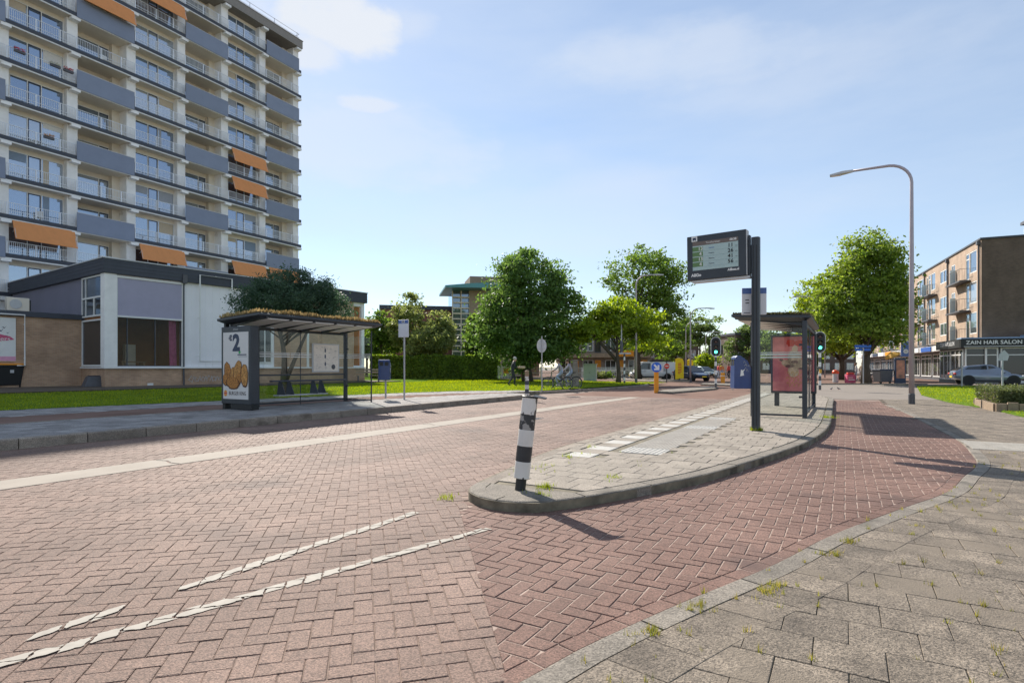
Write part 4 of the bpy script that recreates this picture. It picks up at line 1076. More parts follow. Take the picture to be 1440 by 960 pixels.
balA = mb.mesh('balcony', M['graphite'])
mb = MB(); mb.box(4.2, 4.25, 0.02, .45, .01, 1.5); bscr = mb.mesh('balcony_screen', mat('pale_blue_screen', (.58, .76, .84), .5, var=.05))
mb = MB()
for k in range(22): mb.box(.05 + k * .19, .06 + k * .19, .76, .77, 0, 1.0)
for k in range(4): mb.box(.04, .05, .05 + k * .18, .06 + k * .18, 0, 1.0)
mb.box(.03, 4.2, .75, .78, 1.0, 1.03); mb.box(.03, .06, .02, .75, 1.0, 1.03); brl = mb.mesh('balcony_railing', M['graphite'])
for st in range(3):
    z = S1 + st * 2.68 + .02
    for u in (2.7, 13.2, 20.4, 30.9, 38.1, 48.6):
        if st == 0 and u == 2.7: pass
        o = share('balcony', balA, FL, (u, .012, z)); share('balcony_screen', bscr, o); share('balcony_railing', brl, o)
# shop level of the flats
mb = MB(); mb.box(4.6, FW, -10, -.25, -.1, S1 - .2); mb.obj('shop_wall', M['graphite'], FL)
mb = MB(); mb.box(6, FW, -.24, .9, 3.0, S1 - .2); mb.obj('shop_canopy', M['light_grey'], FL)
cols_ = ['white', 'blue_sign', 'white', 'graphite', 'light_grey', 'orange_sign', 'white', 'navy', 'white', 'red']
k = 0; x = 6.2
while x < FW - 5:
    w = 4.6; window(FL, x + .15, -.16, .35, w - .3, 2.45, (.22, .6), ((.82, 0, 1),), 'white', 'pane_dark', -1, .09, 'shop_window')
    mb = MB(); mb.box(x + .3, x + w - .3, .9, .98, 3.02, 3.5); mb.obj('shop_sign', M[cols_[k % len(cols_)]], FL); k += 1; x += w + .4
# corner hair salon, standing forward of the gable
SX0, SY = -1.6, 1.75                          # local: x < 0 lies in front of the gable
SLT = 3.4
mb = MB(); mb.box(-1.2, 5.9, -12, SY - .25, -.1, 3.0); mb.obj('salon_wall', M['graphite'], FL)
mb = MB(); mb.box(-1.3, 6.1, -12, SY - .0, 3.0, 3.3); mb.obj('salon_roof', M['slate_dark'], FL)
for (a, b, m_) in ((-12, -3.6, 'pane_dark'), (-3.5, -.9, 'pane_dark'), (-.75, SY - .3, 'pane_dark')):
    p = MB(); fr = MB()
    fr.box(-1.29, -1.2, a, a + .1, .1, 3.0); fr.box(-1.29, -1.2, b - .1, b, .1, 3.0); fr.box(-1.29, -1.2, a + .1, b - .1, .1, .45); fr.box(-1.29, -1.2, a + .1, b - .1, 2.9, 3.0); fr.box(-1.28, -1.21, a + .1, b - .1, 2.35, 2.43)
    o = fr.obj('shop_window', M['white'], FL); p.box(-1.25, -1.24, a + .08, b - .08, .4, 2.95); p.obj('pane', M[m_], o)
window(FL, -1.1, SY - .2, .3, 3.4, 2.6, (.3, .62), ((.82, 0, 1),), 'white', 'pane_dark', -1, .09, 'shop_window')
window(FL, 2.5, SY - .2, .3, 3.2, 2.6, (.25, .62), ((.82, 0, 1),), 'white', 'pane_dark', -1, .09, 'shop_window')
mb = MB(); mb.box(-1.2, 5.9, SY - .24, SY - .2, -.05, .3); mb.obj('shop_plinth', M['graphite'], FL)
sg = MB(); sg.box(-1.72, -1.5, -2.45, SY + .1, 3.0, 3.72); sg = sg.obj('salon_sign', M['black'], FL)
text('ZAIN HAIR SALON', .43, M['white'], sg, (-1.725, -.33, 3.4), (0, -1, 0), (0, 0, 1), bold=.008, ext=.006, space=1.02)
mb = MB(); mb.box(-1.735, -1.722, -2.3, SY - .1, 3.06, 3.1); mb.obj('sign_light', M['white'], sg)
s2 = MB(); s2.box(-1.5, 5.6, SY + .02, SY + .12, 3.0, 3.72); s2 = s2.obj('salon_sign', M['black'], FL)
text('ZAIN HAIR SALON', .5, M['light_grey'], s2, (2.0, SY + .125, 3.38), (-1, 0, 0), (0, 0, 1), bold=.008, ext=.006)
mb = MB()
for k in range(6): mb.box(-1.62 - .01 * k, -1.4, -12, -2.5, 3.04 + k * .13, 3.15 + k * .13)
mb.obj('awning_slats', mat('white_slats', (.60, .66, .74), .5, var=.04), FL)
mb = MB(); mb.box(-1.66, -.2, -12, -2.5, 3.86, 4.0); mb.box(-1.3, -.0, -2.5, 1.7, 3.74, 3.84); mb.obj('awning_box', mat('pale_blue_trim', (.30, .42, .58), .5), FL)
mb = MB(); mb.box(-1.42, -1.3, .02, .16, 0, 3.0); mb.box(-1.42, -1.3, -2.6, -2.48, 0, 3.0); mb.obj('shop_post', M['white'], FL)

# ------------------------------------------------------------------ red brick hall with a glazed stair tower, behind the hedge
HB = thing('brick_hall', 'long red brick hall with a pale slatted stair tower under a teal canopy', 'hall', AT(640, 72, .2), R(12))
def hw(px, v): return (px - 640) / FPX * 72, ZV(v, 72) - .2
xA, zA = hw(538, 437); xB, zB = hw(700, 437)
mb = MB(); mb.box(xA, xB + 6, 1.5, 14, 0, zA + .2); mb.obj('wall', M['brick_red'], HB)
mb = MB(); mb.box(xA - .2, xB + 6, 1.3, 14.2, zA + .2, zA + .7); mb.obj('roof', M['slate_dark'], HB)
t0, tz = hw(636, 410); t1, _ = hw(660, 410); _, te = hw(660, 407)
t2, _ = hw(700, 407)
mb = MB(); mb.box(t1, t2 + 3, -.5, 8, 0, te - .1); mb.obj('tower_wall', mat('sand_render', (.42, .33, .22), .8, var=.05), HB)
mb = MB(); mb.box(t0 + .1, t1, 0, 6, 0, te - .2); mb.obj('stair_glass', M['pane_flat'], HB)
mb = MB()
for k in range(15): mb.box(t0, t1, -.32, -.2, .4 + k * (te - .8) / 15, .56 + k * (te - .8) / 15)
for x in (t0, (t0 + t1) / 2, t1): mb.box(x - .06, x + .06, -.38, -.3, 0, te - .2)
mb.obj('sun_slats', mat('pale_slats', (.80, .72, .52), .6), HB)
c0, cz = hw(623, 405)
mb = MB(); mb.plate([(c0, 0), (c0 + 3.2, .35), (t2 + 3, .75), (t2 + 3, -.1), (c0, -.25)], (0, -3.2, te + .05), (1, 0, 0), (0, 0, 1), (0, 9, 0)); mb.obj('canopy', M['teal'], HB)
mb = MB(); mb.box(t1 + .3, t2 + 3, 1.5, 7, te + .6, te + 2.0); mb.obj('roof_cabin', mat('brown_cabin', (.28, .20, .14), .7), HB)
for k in range(9):
    x = xA + 1 + k * 1.9
    if x + 1.2 < t0: window(HB, x, 1.46, 1.0, 1.2, 1.6, (.5,), (), 'white', 'pane_flat', 1, .07); window(HB, x, 1.46, 4.0, 1.2, 1.6, (.5,), (), 'white', 'pane_flat', 1, .07)
# brown flats with orange panels behind the light green tree
OB = thing('maisonette_block', 'brown brick maisonettes with dark bands and orange doors behind the lime tree', 'flats', AT(800, 82, 0), R(-14))
mb = MB(); mb.box(-1.5, 11.5, 0, 10, 0, 6.6)
mb.obj('wall', mat('brown_render', (.30, .24, .19), .85, var=.15, scale=.8), OB)
mb = MB(); mb.box(-1.5, 11.5, -1.2, .02, 2.75, 3.35); mb.obj('balcony_band', mat('band_brown', (.36, .27, .18), .8, var=.1), OB)
mb = MB(); mb.box(-1.7, 11.7, -.3, 10.2, 6.6, 7.0); mb.obj('roof', M['slate_dark'], OB)
for k in range(4):
    x = -1.2 + k * 3.2
    window(OB, x, -.06, 3.7, 1.5, 2.1, (.5,), (), 'white', 'pane_flat', 1, .09); window(OB, x + 1.7, -.06, 3.5, .9, 2.4, (), (), 'graphite', 'pane_dark', 1, .09)
    window(OB, x, -.06, .7, 1.5, 1.7, (.5,), (), 'white', 'pane_dark', 1, .08)
    mb = MB(); mb.box(x + 1.75, x + 2.6, -.05, -.0, .1, 2.4); mb.obj('door', M['orange_sign'], OB)
mb = MB(); mb.box(7.0, 9.2, -1.6, -1.22, 2.9, 3.8); mb.obj('awning', M['orange_sign'], OB)
# houses far along the avenue
for (px, D, w, h, label) in ((905, 120, 24, 8, 'distant dark brick row behind the avenue trees'), (1120, 135, 30, 9, 'distant brick block seen under the plane trees')):
    t = thing('row_house', label, 'houses', AT(px, D, 0), R(5))
    mb = MB(); mb.box(-w / 2, w / 2, 0, 9, 0, h); mb.obj('wall', M['brick_gable'], t)
    mb = MB(); mb.box(-w / 2 - .3, w / 2 + .3, -.3, 9.3, h, h + .5); mb.obj('roof', M['slate_dark'], t)
    for k in range(int(w / 3)):
        for z in (.8, 3.4, 6.0): 
            if z + 1.7 < h: window(t, -w / 2 + .6 + k * 3, -.06, z, 1.7, 1.6, (.5,), (), 'white', 'pane_flat', 1, .08)
# ------------------------------------------------------------------ trees and shrubs
def crown_leaves(blobs, n, size, clump=.5, seed=0, up=.35, shell=.55, flat=.6, aspect=1.6, cull=-.2, droop=0.0):
    """leaf quads gathered in clumps spread through a union of ellipsoids (cx,cy,cz,rx,ry,rz,weight)"""
    rng = np.random.default_rng(seed); B = np.array([b[:6] for b in blobs], float); w = np.array([b[6] if len(b) > 6 else b[3] * b[4] * b[5] for b in blobs]); w = w / w.sum()
    per = 55; nc = max(8, n // per)
    bi = rng.choice(len(B), nc, p=w); dirs = rng.normal(size=(nc, 3)); dirs /= np.linalg.norm(dirs, axis=1)[:, None]
    rad = np.where(rng.random(nc) < shell, rng.uniform(.78, 1.06, nc), rng.random(nc) ** (1 / 2.2))
    lob = np.array([1 + .26 * mnoise.noise((d_[0] * 2.3 + seed, d_[1] * 2.3 + b_ * 3.7, d_[2] * 2.3)) + .12 * mnoise.noise((d_[0] * 6 + seed, d_[1] * 6, d_[2] * 6 + b_)) for d_, b_ in zip(dirs, bi)])
    cen = B[bi, :3] + dirs * B[bi, 3:6] * (rad * lob)[:, None]
    gs = 1.1 / max(.4, clump * 1.6); keep = np.array([mnoise.noise((q[0] * gs + seed, q[1] * gs, q[2] * gs)) > cull for q in cen]); cen, dirs, bi, rad = cen[keep], dirs[keep], bi[keep], rad[keep]; nc = len(cen)
    outw = dirs * .6 + np.array([0, 0, up])
    cs = clump * rng.uniform(.55, 1.25, nc)
    k = rng.integers(int(per * .5), int(per * 1.5), nc); idx = np.repeat(np.arange(nc), k); m = len(idx)
    off = rng.normal(size=(m, 3)) * np.array([1, 1, flat]); off[:, 2] -= droop * np.linalg.norm(off[:, :2], axis=1)
    P = cen[idx] + off * cs[idx][:, None] * .55
    nrm = outw[idx] * .55 + rng.normal(size=(m, 3)) * .75; nrm /= np.linalg.norm(nrm, axis=1)[:, None]
    a = np.cross(nrm, rng.normal(size=(m, 3))); a /= np.linalg.norm(a, axis=1)[:, None] + 1e-9; b = np.cross(nrm, a)
    L = size * rng.uniform(.55, 1.25, m)[:, None]; a = a * L; b = b * L / aspect
    V = np.empty((m, 4, 3)); V[:, 0] = P - a; V[:, 1] = P + b * .9 - a * .1; V[:, 2] = P + a; V[:, 3] = P - b * .9 - a * .1
    return V.reshape(-1, 3), cen
def tree(label, loc, blobs, n, size, leaf, trunk_r, limbs=14, clump=.5, seed=1, trunk_top=None, lean=(0, 0), forks=(), group=None, name='broadleaf_tree', cat='tree', shell=.55, up=.35, flat=.6, aspect=1.6, droop=0.0, cull=-.2):
    t = thing(name, label, cat, loc, 0, group)
    V, cen = crown_leaves(blobs, n, size, clump, seed, up, shell, flat, aspect, cull=cull, droop=droop)
    rnd = random.Random(seed)
    zlo = min(b[2] - b[5] for b in blobs); zhi = max(b[2] + b[5] for b in blobs); top = trunk_top or (zlo + (zhi - zlo) * .62)
    mb = MB(); pts = []; rs = []
    for k in range(8):
        f = k / 7; pts.append((lean[0] * f * f + math.sin(f * 5 + seed) * trunk_r * .5, lean[1] * f * f + math.cos(f * 4 + seed) * trunk_r * .4, top * f)); rs.append(trunk_r * (1.25 - .25 * min(1, f * 8)) * (1 - .72 * f))
    mb.tube([(0, 0, -.12)] + pts[1:], rs, 10); trunk = mb.obj('trunk', M['bark'], t, smooth=True)
    lm = MB()
    for f in forks: lm.tube([Vector(p) for p in f[0]], f[1], 8)
    for c in [cen[i] for i in rnd.sample(range(len(cen)), min(limbs, len(cen)))]:
        c = Vector(c); f = max(.22, min(.95, (c.z - (zhi - zlo) * .22) / top * .8)); k = min(6, int(f * 7)); a = Vector(pts[k]).lerp(Vector(pts[k + 1]), f * 7 - k); r = trunk_r * (1 - .72 * f) * .5
        mid = a.lerp(c, .5) + Vector((rnd.uniform(-.2, .2), rnd.uniform(-.2, .2), rnd.uniform(-.1, .3)))
        lm.tube([a, mid, c], [r, r * .6, r * .15], 6)
    if lm.v: lm.obj('limbs', M['bark'], t, smooth=True)
    fast_mesh('crown', V, 4, leaf, t); return t
def bush(label, loc, blobs, n, size, leaf, clump=.3, seed=1, group=None, name='bush', cat='shrub', shell=.6, up=.4, flat=.8, aspect=1.6):
    t = thing(name, label, cat, loc, 0, group); V, cen = crown_leaves(blobs, n, size, clump, seed, up, shell, flat, aspect)
    mb = MB()
    for c in cen[::max(1, len(cen) // 9)]:
        mb.tube([(random.uniform(-.1, .1), random.uniform(-.1, .1), -.05), (c[0] * .5, c[1] * .5, c[2] * .55), tuple(c)], [.03, .02, .006], 5)
    mb.obj('stem', M['bark'], t); fast_mesh('crown', V, 4, leaf, t); return t

# big dark tree on the grass verge
D = 47; p = AT(742, D, .3); s_ = D / FPX
def bl(px, v, rpx, rv, dep=None, D=D, base=p, dy=0):
    s = D / FPX; return ((px - CX) * s - base.x, dy, ZV(v, D) - base.z, rpx * s, dep or rpx * s * .9, rv * s)
tree('large dense dark green tree with a broad low crown on the verge', p,
     [bl(745, 452, 66, 62), bl(738, 400, 46, 46), bl(790, 420, 26, 40, dy=-1), bl(703, 425, 24, 38, dy=.8), bl(745, 480, 64, 24), bl(694, 468, 20, 24), bl(803, 470, 18, 30), bl(740, 368, 34, 20, dy=.5), bl(775, 386, 24, 24), bl(712, 385, 22, 20), bl(816, 448, 12, 14), bl(668, 462, 12, 14), bl(722, 362, 12, 10), bl(762, 362, 14, 10), bl(802, 412, 12, 10), bl(690, 408, 10, 10)],
     62000, .14, L_OAK, .42, 30, .95, 3, trunk_top=8.5, shell=.66, flat=.38, droop=.25)
# dark clipped tree between shelter and building
D = 25.5; p = AT(400, D, .3)
b2 = lambda *a, **k: bl(*a, D=25.5, base=p, **k)
tree('dark blue green feathery tree with a wide flat crown behind the shaded bus shelter', p,
     [b2(412, 420, 64, 34), b2(368, 425, 36, 26), b2(455, 425, 34, 28), b2(405, 400, 38, 22), b2(350, 432, 20, 16), b2(478, 436, 14, 16), b2(430, 440, 50, 20)],
     34000, .07, L_PINE, .16, 24, .36, 5, trunk_top=3.6, name='feathery_tree', forks=[([(0, 0, .3), (.5, .1, 1.6), (1.1, .2, 3.0)], [.11, .09, .05])], lean=(-.5, 0), aspect=2.6, shell=.5, cull=-.6)
# light tree beside the crossing, with a leaning limb
D = 45; p = AT(869, D, .1)
b3 = lambda *a, **k: bl(*a, D=45, base=p, **k)
tree('bright lime green spreading tree with a low limb leaning left', p,
     [b3(868, 450, 34, 24), b3(832, 462, 30, 16), b3(905, 455, 26, 20), b3(880, 432, 26, 16), b3(812, 468, 18, 10), b3(918, 478, 18, 14), b3(850, 440, 20, 14), b3(893, 482, 20, 10)],
     17000, .15, L_LIME, .2, 16, .6, 8, trunk_top=4.6, forks=[([(0, 0, 1.7), (-1.1, 0, 2.9), (-2.3, -.1, 4.2), (-3.0, -.2, 5.0)], [.15, .12, .09, .04])], flat=.4)
D = 62; p = AT(897, D, .05)
b4 = lambda *a, **k: bl(*a, D=62, base=p, **k)
tree('tall airy green tree rising behind the lime tree and street lamp', p,
     [b4(905, 390, 50, 32), b4(900, 362, 30, 16), b4(936, 400, 30, 34), b4(935, 445, 26, 26), b4(912, 430, 46, 30), b4(868, 402, 22, 12), b4(953, 420, 14, 24), b4(925, 480, 24, 22), b4(905, 480, 36, 16)],
     21000, .17, L_MID, .36, 30, .95, 9, trunk_top=12, shell=.65, flat=.5)
# right hand plane trees
D = 46; p = AT(1218, D, .05)
b5 = lambda *a, **k: bl(*a, D=46, base=p, **k)
tree('tall round leafy plane tree in front of the brick flats', p,
     [b5(1222, 400, 46, 48), b5(1222, 352, 34, 26), b5(1255, 410, 24, 40), b5(1186, 420, 34, 40), b5(1216, 455, 50, 24), b5(1248, 462, 26, 26), b5(1160, 440, 20, 28), b5(1198, 365, 22, 22), b5(1244, 358, 18, 20)],
     42000, .145, L_PLANE, .34, 30, .85, 12, trunk_top=9.5, shell=.66, flat=.42, droop=.15)
D = 62; p = AT(1182, D, .05)
b6 = lambda *a, **k: bl(*a, D=62, base=p, **k)
tree('sunlit yellow green plane tree further left behind the traffic light', p,
     [b6(1175, 440, 40, 44), b6(1150, 420, 26, 34), b6(1140, 455, 22, 30), b6(1190, 470, 36, 26), b6(1165, 398, 22, 18), b6(1162, 482, 30, 14)],
     22000, .18, L_LIME, .3, 18, .85, 14, trunk_top=9, shell=.62)
# smaller trees before the brick hall
spec = [(575, 60, [(575, 432, 20, 22), (575, 455, 24, 26), (574, 470, 26, 22)], L_OLIVE, 'narrow pointed olive green tree before the red brick hall'),
        (538, 62, [(538, 466, 20, 22), (530, 455, 14, 16), (548, 478, 20, 16)], L_MID, 'yellowish green tree beside the low building corner'),
        (607, 56, [(607, 480, 28, 20), (596, 490, 24, 14)], L_OLIVE, 'broad pale olive shrub tree just above the hedge'),
        (620, 58, [(618, 458, 18, 22), (616, 478, 18, 18), (624, 470, 12, 20)], L_OLIVE, 'round dull green tree left of the pale stair tower'),
        (671, 56, [(672, 470, 16, 26), (670, 492, 15, 12)], L_MID, 'light green tree between the stair tower and the big dark tree'),
        (515, 66, [(517, 475, 14, 22), (524, 490, 16, 14)], L_MID, 'light green bushy tree just right of the low building end')]
for k, (px, D, bs, lf, lb) in enumerate(spec):
    p = AT(px, D, .2)
    tree(lb, p, [bl(*b, D=D, base=p) for b in bs], 8000, .16, lf, .16, 10, .55, 20 + k, group='trees before the brick hall')
far = [(985, 110, [(985, 462, 30, 22), (965, 470, 24, 22), (1000, 480, 16, 22)], L_FAR, 'rounded grey green tree far along the avenue, left of the traffic light'),
       (1012, 150, [(1012, 500, 16, 14), (1022, 490, 14, 16)], L_FAR, 'dark far tree low behind the central traffic light'),
       (1048, 135, [(1046, 482, 20, 20), (1060, 470, 20, 22), (1030, 496, 16, 16)], L_FAR, 'far green tree left of the clear bus shelter'),
       (1095, 125, [(1095, 472, 26, 26), (1080, 490, 26, 20), (1118, 480, 22, 24)], L_FAR, 'far green tree seen through the clear bus shelter'),
       (950, 90, [(950, 476, 22, 26), (940, 494, 18, 14)], L_MID, 'mid green avenue tree behind the yellow banners'),
       (995, 78, [(995, 508, 11, 8), (990, 512, 8, 5)], L_LIME, 'small vivid yellow green tree beside the central traffic light'),
       (846, 95, [(846, 452, 20, 14), (830, 462, 18, 12)], L_MID, 'green tree behind the maisonettes at left of the lime tree'),
       (1140, 110, [(1140, 492, 18, 22), (1130, 505, 16, 14)], L_FAR, 'far dark green tree under the plane trees')]
for k, (px, D, bs, lf, lb) in enumerate(far):
    p = AT(px, D, 0)
    tree(lb, p, [bl(*b, D=D, base=p) for b in bs], 7000, .24 * D / 90, lf, .22 * D / 90, 8, .9 * D / 100, 40 + k, group='far trees along the avenue')
# clipped hedges
def hedge(label, a, b, depth, z0, h, n, size, leaf, seed, top_leaf=None):
    a, b = Vector(a), Vector(b); L = (b - a).length; t = thing('hedge', label, 'hedge', (a.x, a.y, z0), math.atan2(b.y - a.y, b.x - a.x))
    rng = np.random.default_rng(seed); m = n
    X = rng.uniform(0, L, m); f = rng.random(m); front = f < .55; topm = (f >= .55) & (f < .85)
    Y = np.where(front, rng.normal(0, .05, m), np.where(topm, rng.uniform(0, depth, m), depth + rng.normal(0, .05, m))); Zz = np.where(topm, h + rng.normal(0, .05, m), rng.uniform(0, h, m))
    Zz = Zz * (1 + .035 * np.sin(X * 1.3) + .02 * np.sin(X * 4.1)); Y = Y + .06 * np.sin(X * 2.2)
    side = rng.random(m) < .1; X = np.where(side & (rng.random(m) < .5), rng.normal(0, .05, m), np.where(side, L + rng.normal(0, .05, m), X)); Y = np.where(side, rng.uniform(0, depth, m), Y)
    P = np.stack([X, Y, Zz], 1); nr = rng.normal(size=(m, 3)) + np.where(topm[:, None], np.array([0, 0, 1.4]), np.array([0, -1.2, .3])); nr /= np.linalg.norm(nr, axis=1)[:, None]
    u = np.cross(nr, rng.normal(size=(m, 3))); u /= np.linalg.norm(u, axis=1)[:, None]; v = np.cross(nr, u); s = size * rng.uniform(.6, 1.3, m)[:, None]
    V = np.stack([P - u * s, P + v * s * .6, P + u * s, P - v * s * .6], 1).reshape(-1, 3)
    fast_mesh('foliage', V, 4, leaf, t)
    mb = MB(); mb.box(.12, L - .12, .12, depth - .12, -.1, h - .14); mb.obj('twigs', M['soil'], t); return t
hedge('long clipped green hedge behind the lit lawn', AT(521, 55), AT(698, 53), 1.6, .28, 2.15, 26000, .12, L_HEDGE, 3)
ph0 = G(1400, 579, 0); 
hedge('low clipped hedge in the wooden planter at the lawn corner', (ph0.x + .45, ph0.y + .5), (ph0.x + 3.6, ph0.y - 1.3), 3.0, .16, .5, 22000, .03, L_BOX, 4)
t = thing('timber_planter', 'low weathered timber edging around the clipped corner hedge', 'planter', (ph0.x, ph0.y, 0), math.atan2(-1.8, 3.15))
for k in range(14):
    mb = MB(); x = k * .27; hh = random.uniform(.25, .3); mb.box(x + .006, x + .264, -.05, .05, -.05, hh); mb.obj('board', M['dry_wood'], t, bevel=.012)
for k in range(10):
    mb = MB(); y = .06 + k * .27; mb.box(-.05, .05, y + .006, y + .264, -.05, random.uniform(.25, .3)); mb.obj('board', M['dry_wood'], t, bevel=.012)
mb = MB(); mb.box(.05, 3.7, .05, 3.6, -.05, .2); mb.obj('soil', M['soil'], t)
rnd = random.Random(2)
for k, px in enumerate((842, 853, 862, 877, 888, 903, 915, 926)):
    p = G(px, 531 + rnd.uniform(-1.5, 2)); p.z = .1
    s = p.y / FPX
    bush(f'low flowering bush in the verge bed, number {k + 1} counted from the grey cabinet' if False else ['small pale leafed bush right beside the grey cabinet', 'small bush second from the grey cabinet', 'low bush left of the lime tree trunk', 'low bush at the striped traffic pole', 'low bush right of the striped traffic pole', 'low bush beneath the street lamp by the white van', 'low bush in front of the white van', 'low bush behind the blue arrow sign'][k], p,
         [(0, 0, .35, .75, .6, .4), (.5, .1, .3, .5, .5, .35)], 1000, .11, [L_OLIVE, L_MID][k % 2], .25, 60 + k, 'low bushes in the verge bed')

# ------------------------------------------------------------------ bus shelters (local x: back to road, local y along)
def shelter(name, label, loc, rz, L, kind):
    t = thing(name, label, 'bus shelter', loc, rz)
    DM = M['dark_metal']
    for (x, y) in ((0, .95 if kind == 'ad_near' else 0), (0, L), (0, L / 2 + .3)):
        mb = MB(); w = .055 if y != L / 2 + .3 else .02
        if y == L / 2 + .3: mb.box(-.015, .015, y - .012, y + .012, 0, 2.3)
        else: mb.box(-w, w, y - w, y + w, 0, 2.42)
        mb.obj('post', DM, t, bevel=.012)
    # roof tray sloping a little to the back
    mb = MB(); x0, x1, y0, y1 = -.14, 1.72, -.22, L + .02
    zf, zb = 2.54, 2.44
    P = [(x0, y0, zb), (x1, y0, zf), (x1, y1, zf), (x0, y1, zb)]
    def ring(ins, dz): return [(x0 + ins, y0 + ins, zb + dz), (x1 - ins, y0 + ins, zf + dz), (x1 - ins, y1 - ins, zf + dz), (x0 + ins, y1 - ins, zb + dz)]
    vs = ring(.16, -.03) + ring(0, .05) + ring(0, .11) + ring(.05, .12)
    fs = [(3, 2, 1, 0)] + [(a + i, a + (i + 1) % 4, a + 4 + (i + 1) % 4, a + 4 + i) for a in (0, 4, 8) for i in range(4)] + [(12, 13, 14, 15)]
    mb.add(vs, fs); roof = mb.obj('roof', DM, t)
    mb = MB(); n = 5
    for k in range(n):
        a = y0 + .3 + (y1 - y0 - .6) * k / n + .06; b = y0 + .3 + (y1 - y0 - .6) * (k + 1) / n - .06
        mb.add([(x0 + .25, a, zb - .035), (x1 - .12, a, zf - .012), (x1 - .12, b, zf - .012), (x0 + .25, b, zb - .035), (x0 + .25, a, zb - .05), (x1 - .12, a, zf - .035), (x1 - .12, b, zf - .035), (x0 + .25, b, zb - .05)], [(0, 1, 2, 3), (4, 7, 6, 5), (0, 4, 5, 1), (1, 5, 6, 2), (2, 6, 7, 3), (3, 7, 4, 0)])
    mb.obj('soffit_panel', M['white'], roof)
    mb = MB()
    for k in range(n + 1):
        y = y0 + .3 + (y1 - y0 - .6) * k / n; mb.add([(x0 + .2, y - .035, zb - .12), (x1 - .05, y - .035, zf - .0), (x1 - .05, y + .035, zf - .0), (x0 + .2, y + .035, zb - .12), (x0 + .2, y - .035, zb), (x1 - .05, y - .035, zf + .05), (x1 - .05, y + .035, zf + .05), (x0 + .2, y + .035, zb)], [(0, 3, 2, 1), (4, 5, 6, 7), (0, 1, 5, 4), (1, 2, 6, 5), (2, 3, 7, 6), (3, 0, 4, 7)])
    mb.obj('rib', DM, roof)
    # sedum mat: thick tufts
    m = 9000; rng = np.random.default_rng(int(L * 10) + (kind == 'ad_near')); X = rng.uniform(x0 + .03, x1 - .03, m); Y = rng.uniform(y0 + .03, y1 - .03, m)
    hgt = (.10 if kind == 'ad_near' else .045) * (.45 + .35 * np.sin(Y * 5.1 + X * 2) * np.sin(Y * 2.3) + rng.random(m) * .75)
    Z0 = zb + (zf - zb) * (X - x0) / (x1 - x0) + .12; aa = rng.uniform(0, 6.283, m); ww = .028; ln = rng.uniform(.01, .05, m)
    V = np.stack([np.stack([X - np.sin(aa) * ww, Y + np.cos(aa) * ww, Z0 + hgt * .25], 1), np.stack([X + np.cos(aa) * ln * 1.2, Y + np.sin(aa) * ln * 1.2, Z0 + hgt * .2], 1), np.stack([X + np.sin(aa) * ww, Y - np.cos(aa) * ww, Z0 + hgt * .3], 1), np.stack([X + np.cos(aa) * ln, Y + np.sin(aa) * ln, Z0 + hgt + .03], 1)], 1).reshape(-1, 3)
    sd = fast_mesh('sedum_mat', V, 4, M['sedum'] if kind == 'ad_near' else M['sedum_dark'], roof); sd['kind'] = 'stuff'
    mb = MB(); mb.add([(x0 + .06, y0 + .06, zb + .125), (x1 - .06, y0 + .06, zf + .125), (x1 - .06, y1 - .06, zf + .125), (x0 + .06, y1 - .06, zb + .125), (x0 + .06, y0 + .06, zb + .15), (x1 - .06, y0 + .06, zf + .15), (x1 - .06, y1 - .06, zf + .15), (x0 + .06, y1 - .06, zb + .15)], [(0, 3, 2, 1), (4, 5, 6, 7), (0, 1, 5, 4), (1, 2, 6, 5), (2, 3, 7, 6), (3, 0, 4, 7)])
    mb.obj('substrate', M['soil'], roof)
    # rails and glass of the back wall
    ya = 1.0 if kind == 'ad_near' else .06
    mb = MB(); mb.box(-.03, .03, ya, L - .05, 2.3, 2.38); mb.box(-.03, .03, ya, L - .05, .06, .11); mb.box(-.025, .025, ya, L - .05, .92, .97) if kind == 'ad_near' else None
    mb.obj('rail', DM, t)
    k = 3; seg = (L - .06 - ya) / k
    for i in range(k):
        mb = MB(); mb.box(-.005, .005, ya + i * seg + .012, ya + (i + 1) * seg - .012, .115, 2.295); gl = mb.obj('glass_panel', M['glass'], t)
        mb = MB()
        for z in (1.5, 1.57, 1.63): mb.box(.006, .009, ya + i * seg + .014, ya + (i + 1) * seg - .014, z, z + (.035 if z < 1.6 else .018))
        mb.obj('safety_stripe', M['frost'], gl)
    # end glass
    for y in (L,):
        mb = MB(); mb.box(.06, 1.22, y - .005, y + .005, .09, 2.25); gl = mb.obj('glass_panel', M['glass'], t)
        mb = MB()
        for z in (1.5, 1.57, 1.63): mb.box(.065, 1.21, y - .009, y - .006, z, z + (.035 if z < 1.6 else .018))
        mb.obj('safety_stripe', M['frost'], gl)
        mb = MB(); mb.box(1.215, 1.25, y - .018, y + .018, 0, 2.42); mb.box(.06, 1.215, y - .02, y + .02, .04, .085)
        for z in (.5, 1.8): mb.box(.05, .13, y - .025, y + .025, z, z + .05)
        mb.obj('end_frame', DM, t)
    # bench
    if kind == 'ad_near':
        mb = MB(); mb.box(.3, .44, 1.15, L - .35, .74, .79); mb.obj('bench_rail', M['slate_dark'], t, bevel=.012)
        for y in (1.75, 3.0):
            for dy in (-.16, .16):
                mb = MB(); mb.plate([(.1, .74), (.22, .74), (.40, .38), (.40, .34), (.02, .34)], (.06, y + dy - .012, 0), (1, 0, 0), (0, 0, 1), (0, .024, 0)); mb.obj('bench_bracket', M['slate_dark'], t)
        mb = MB(); mb.box(.02, .3, 1.5, 3.4, .3, .33); mb.obj('bench_shelf', M['light_grey'], t)
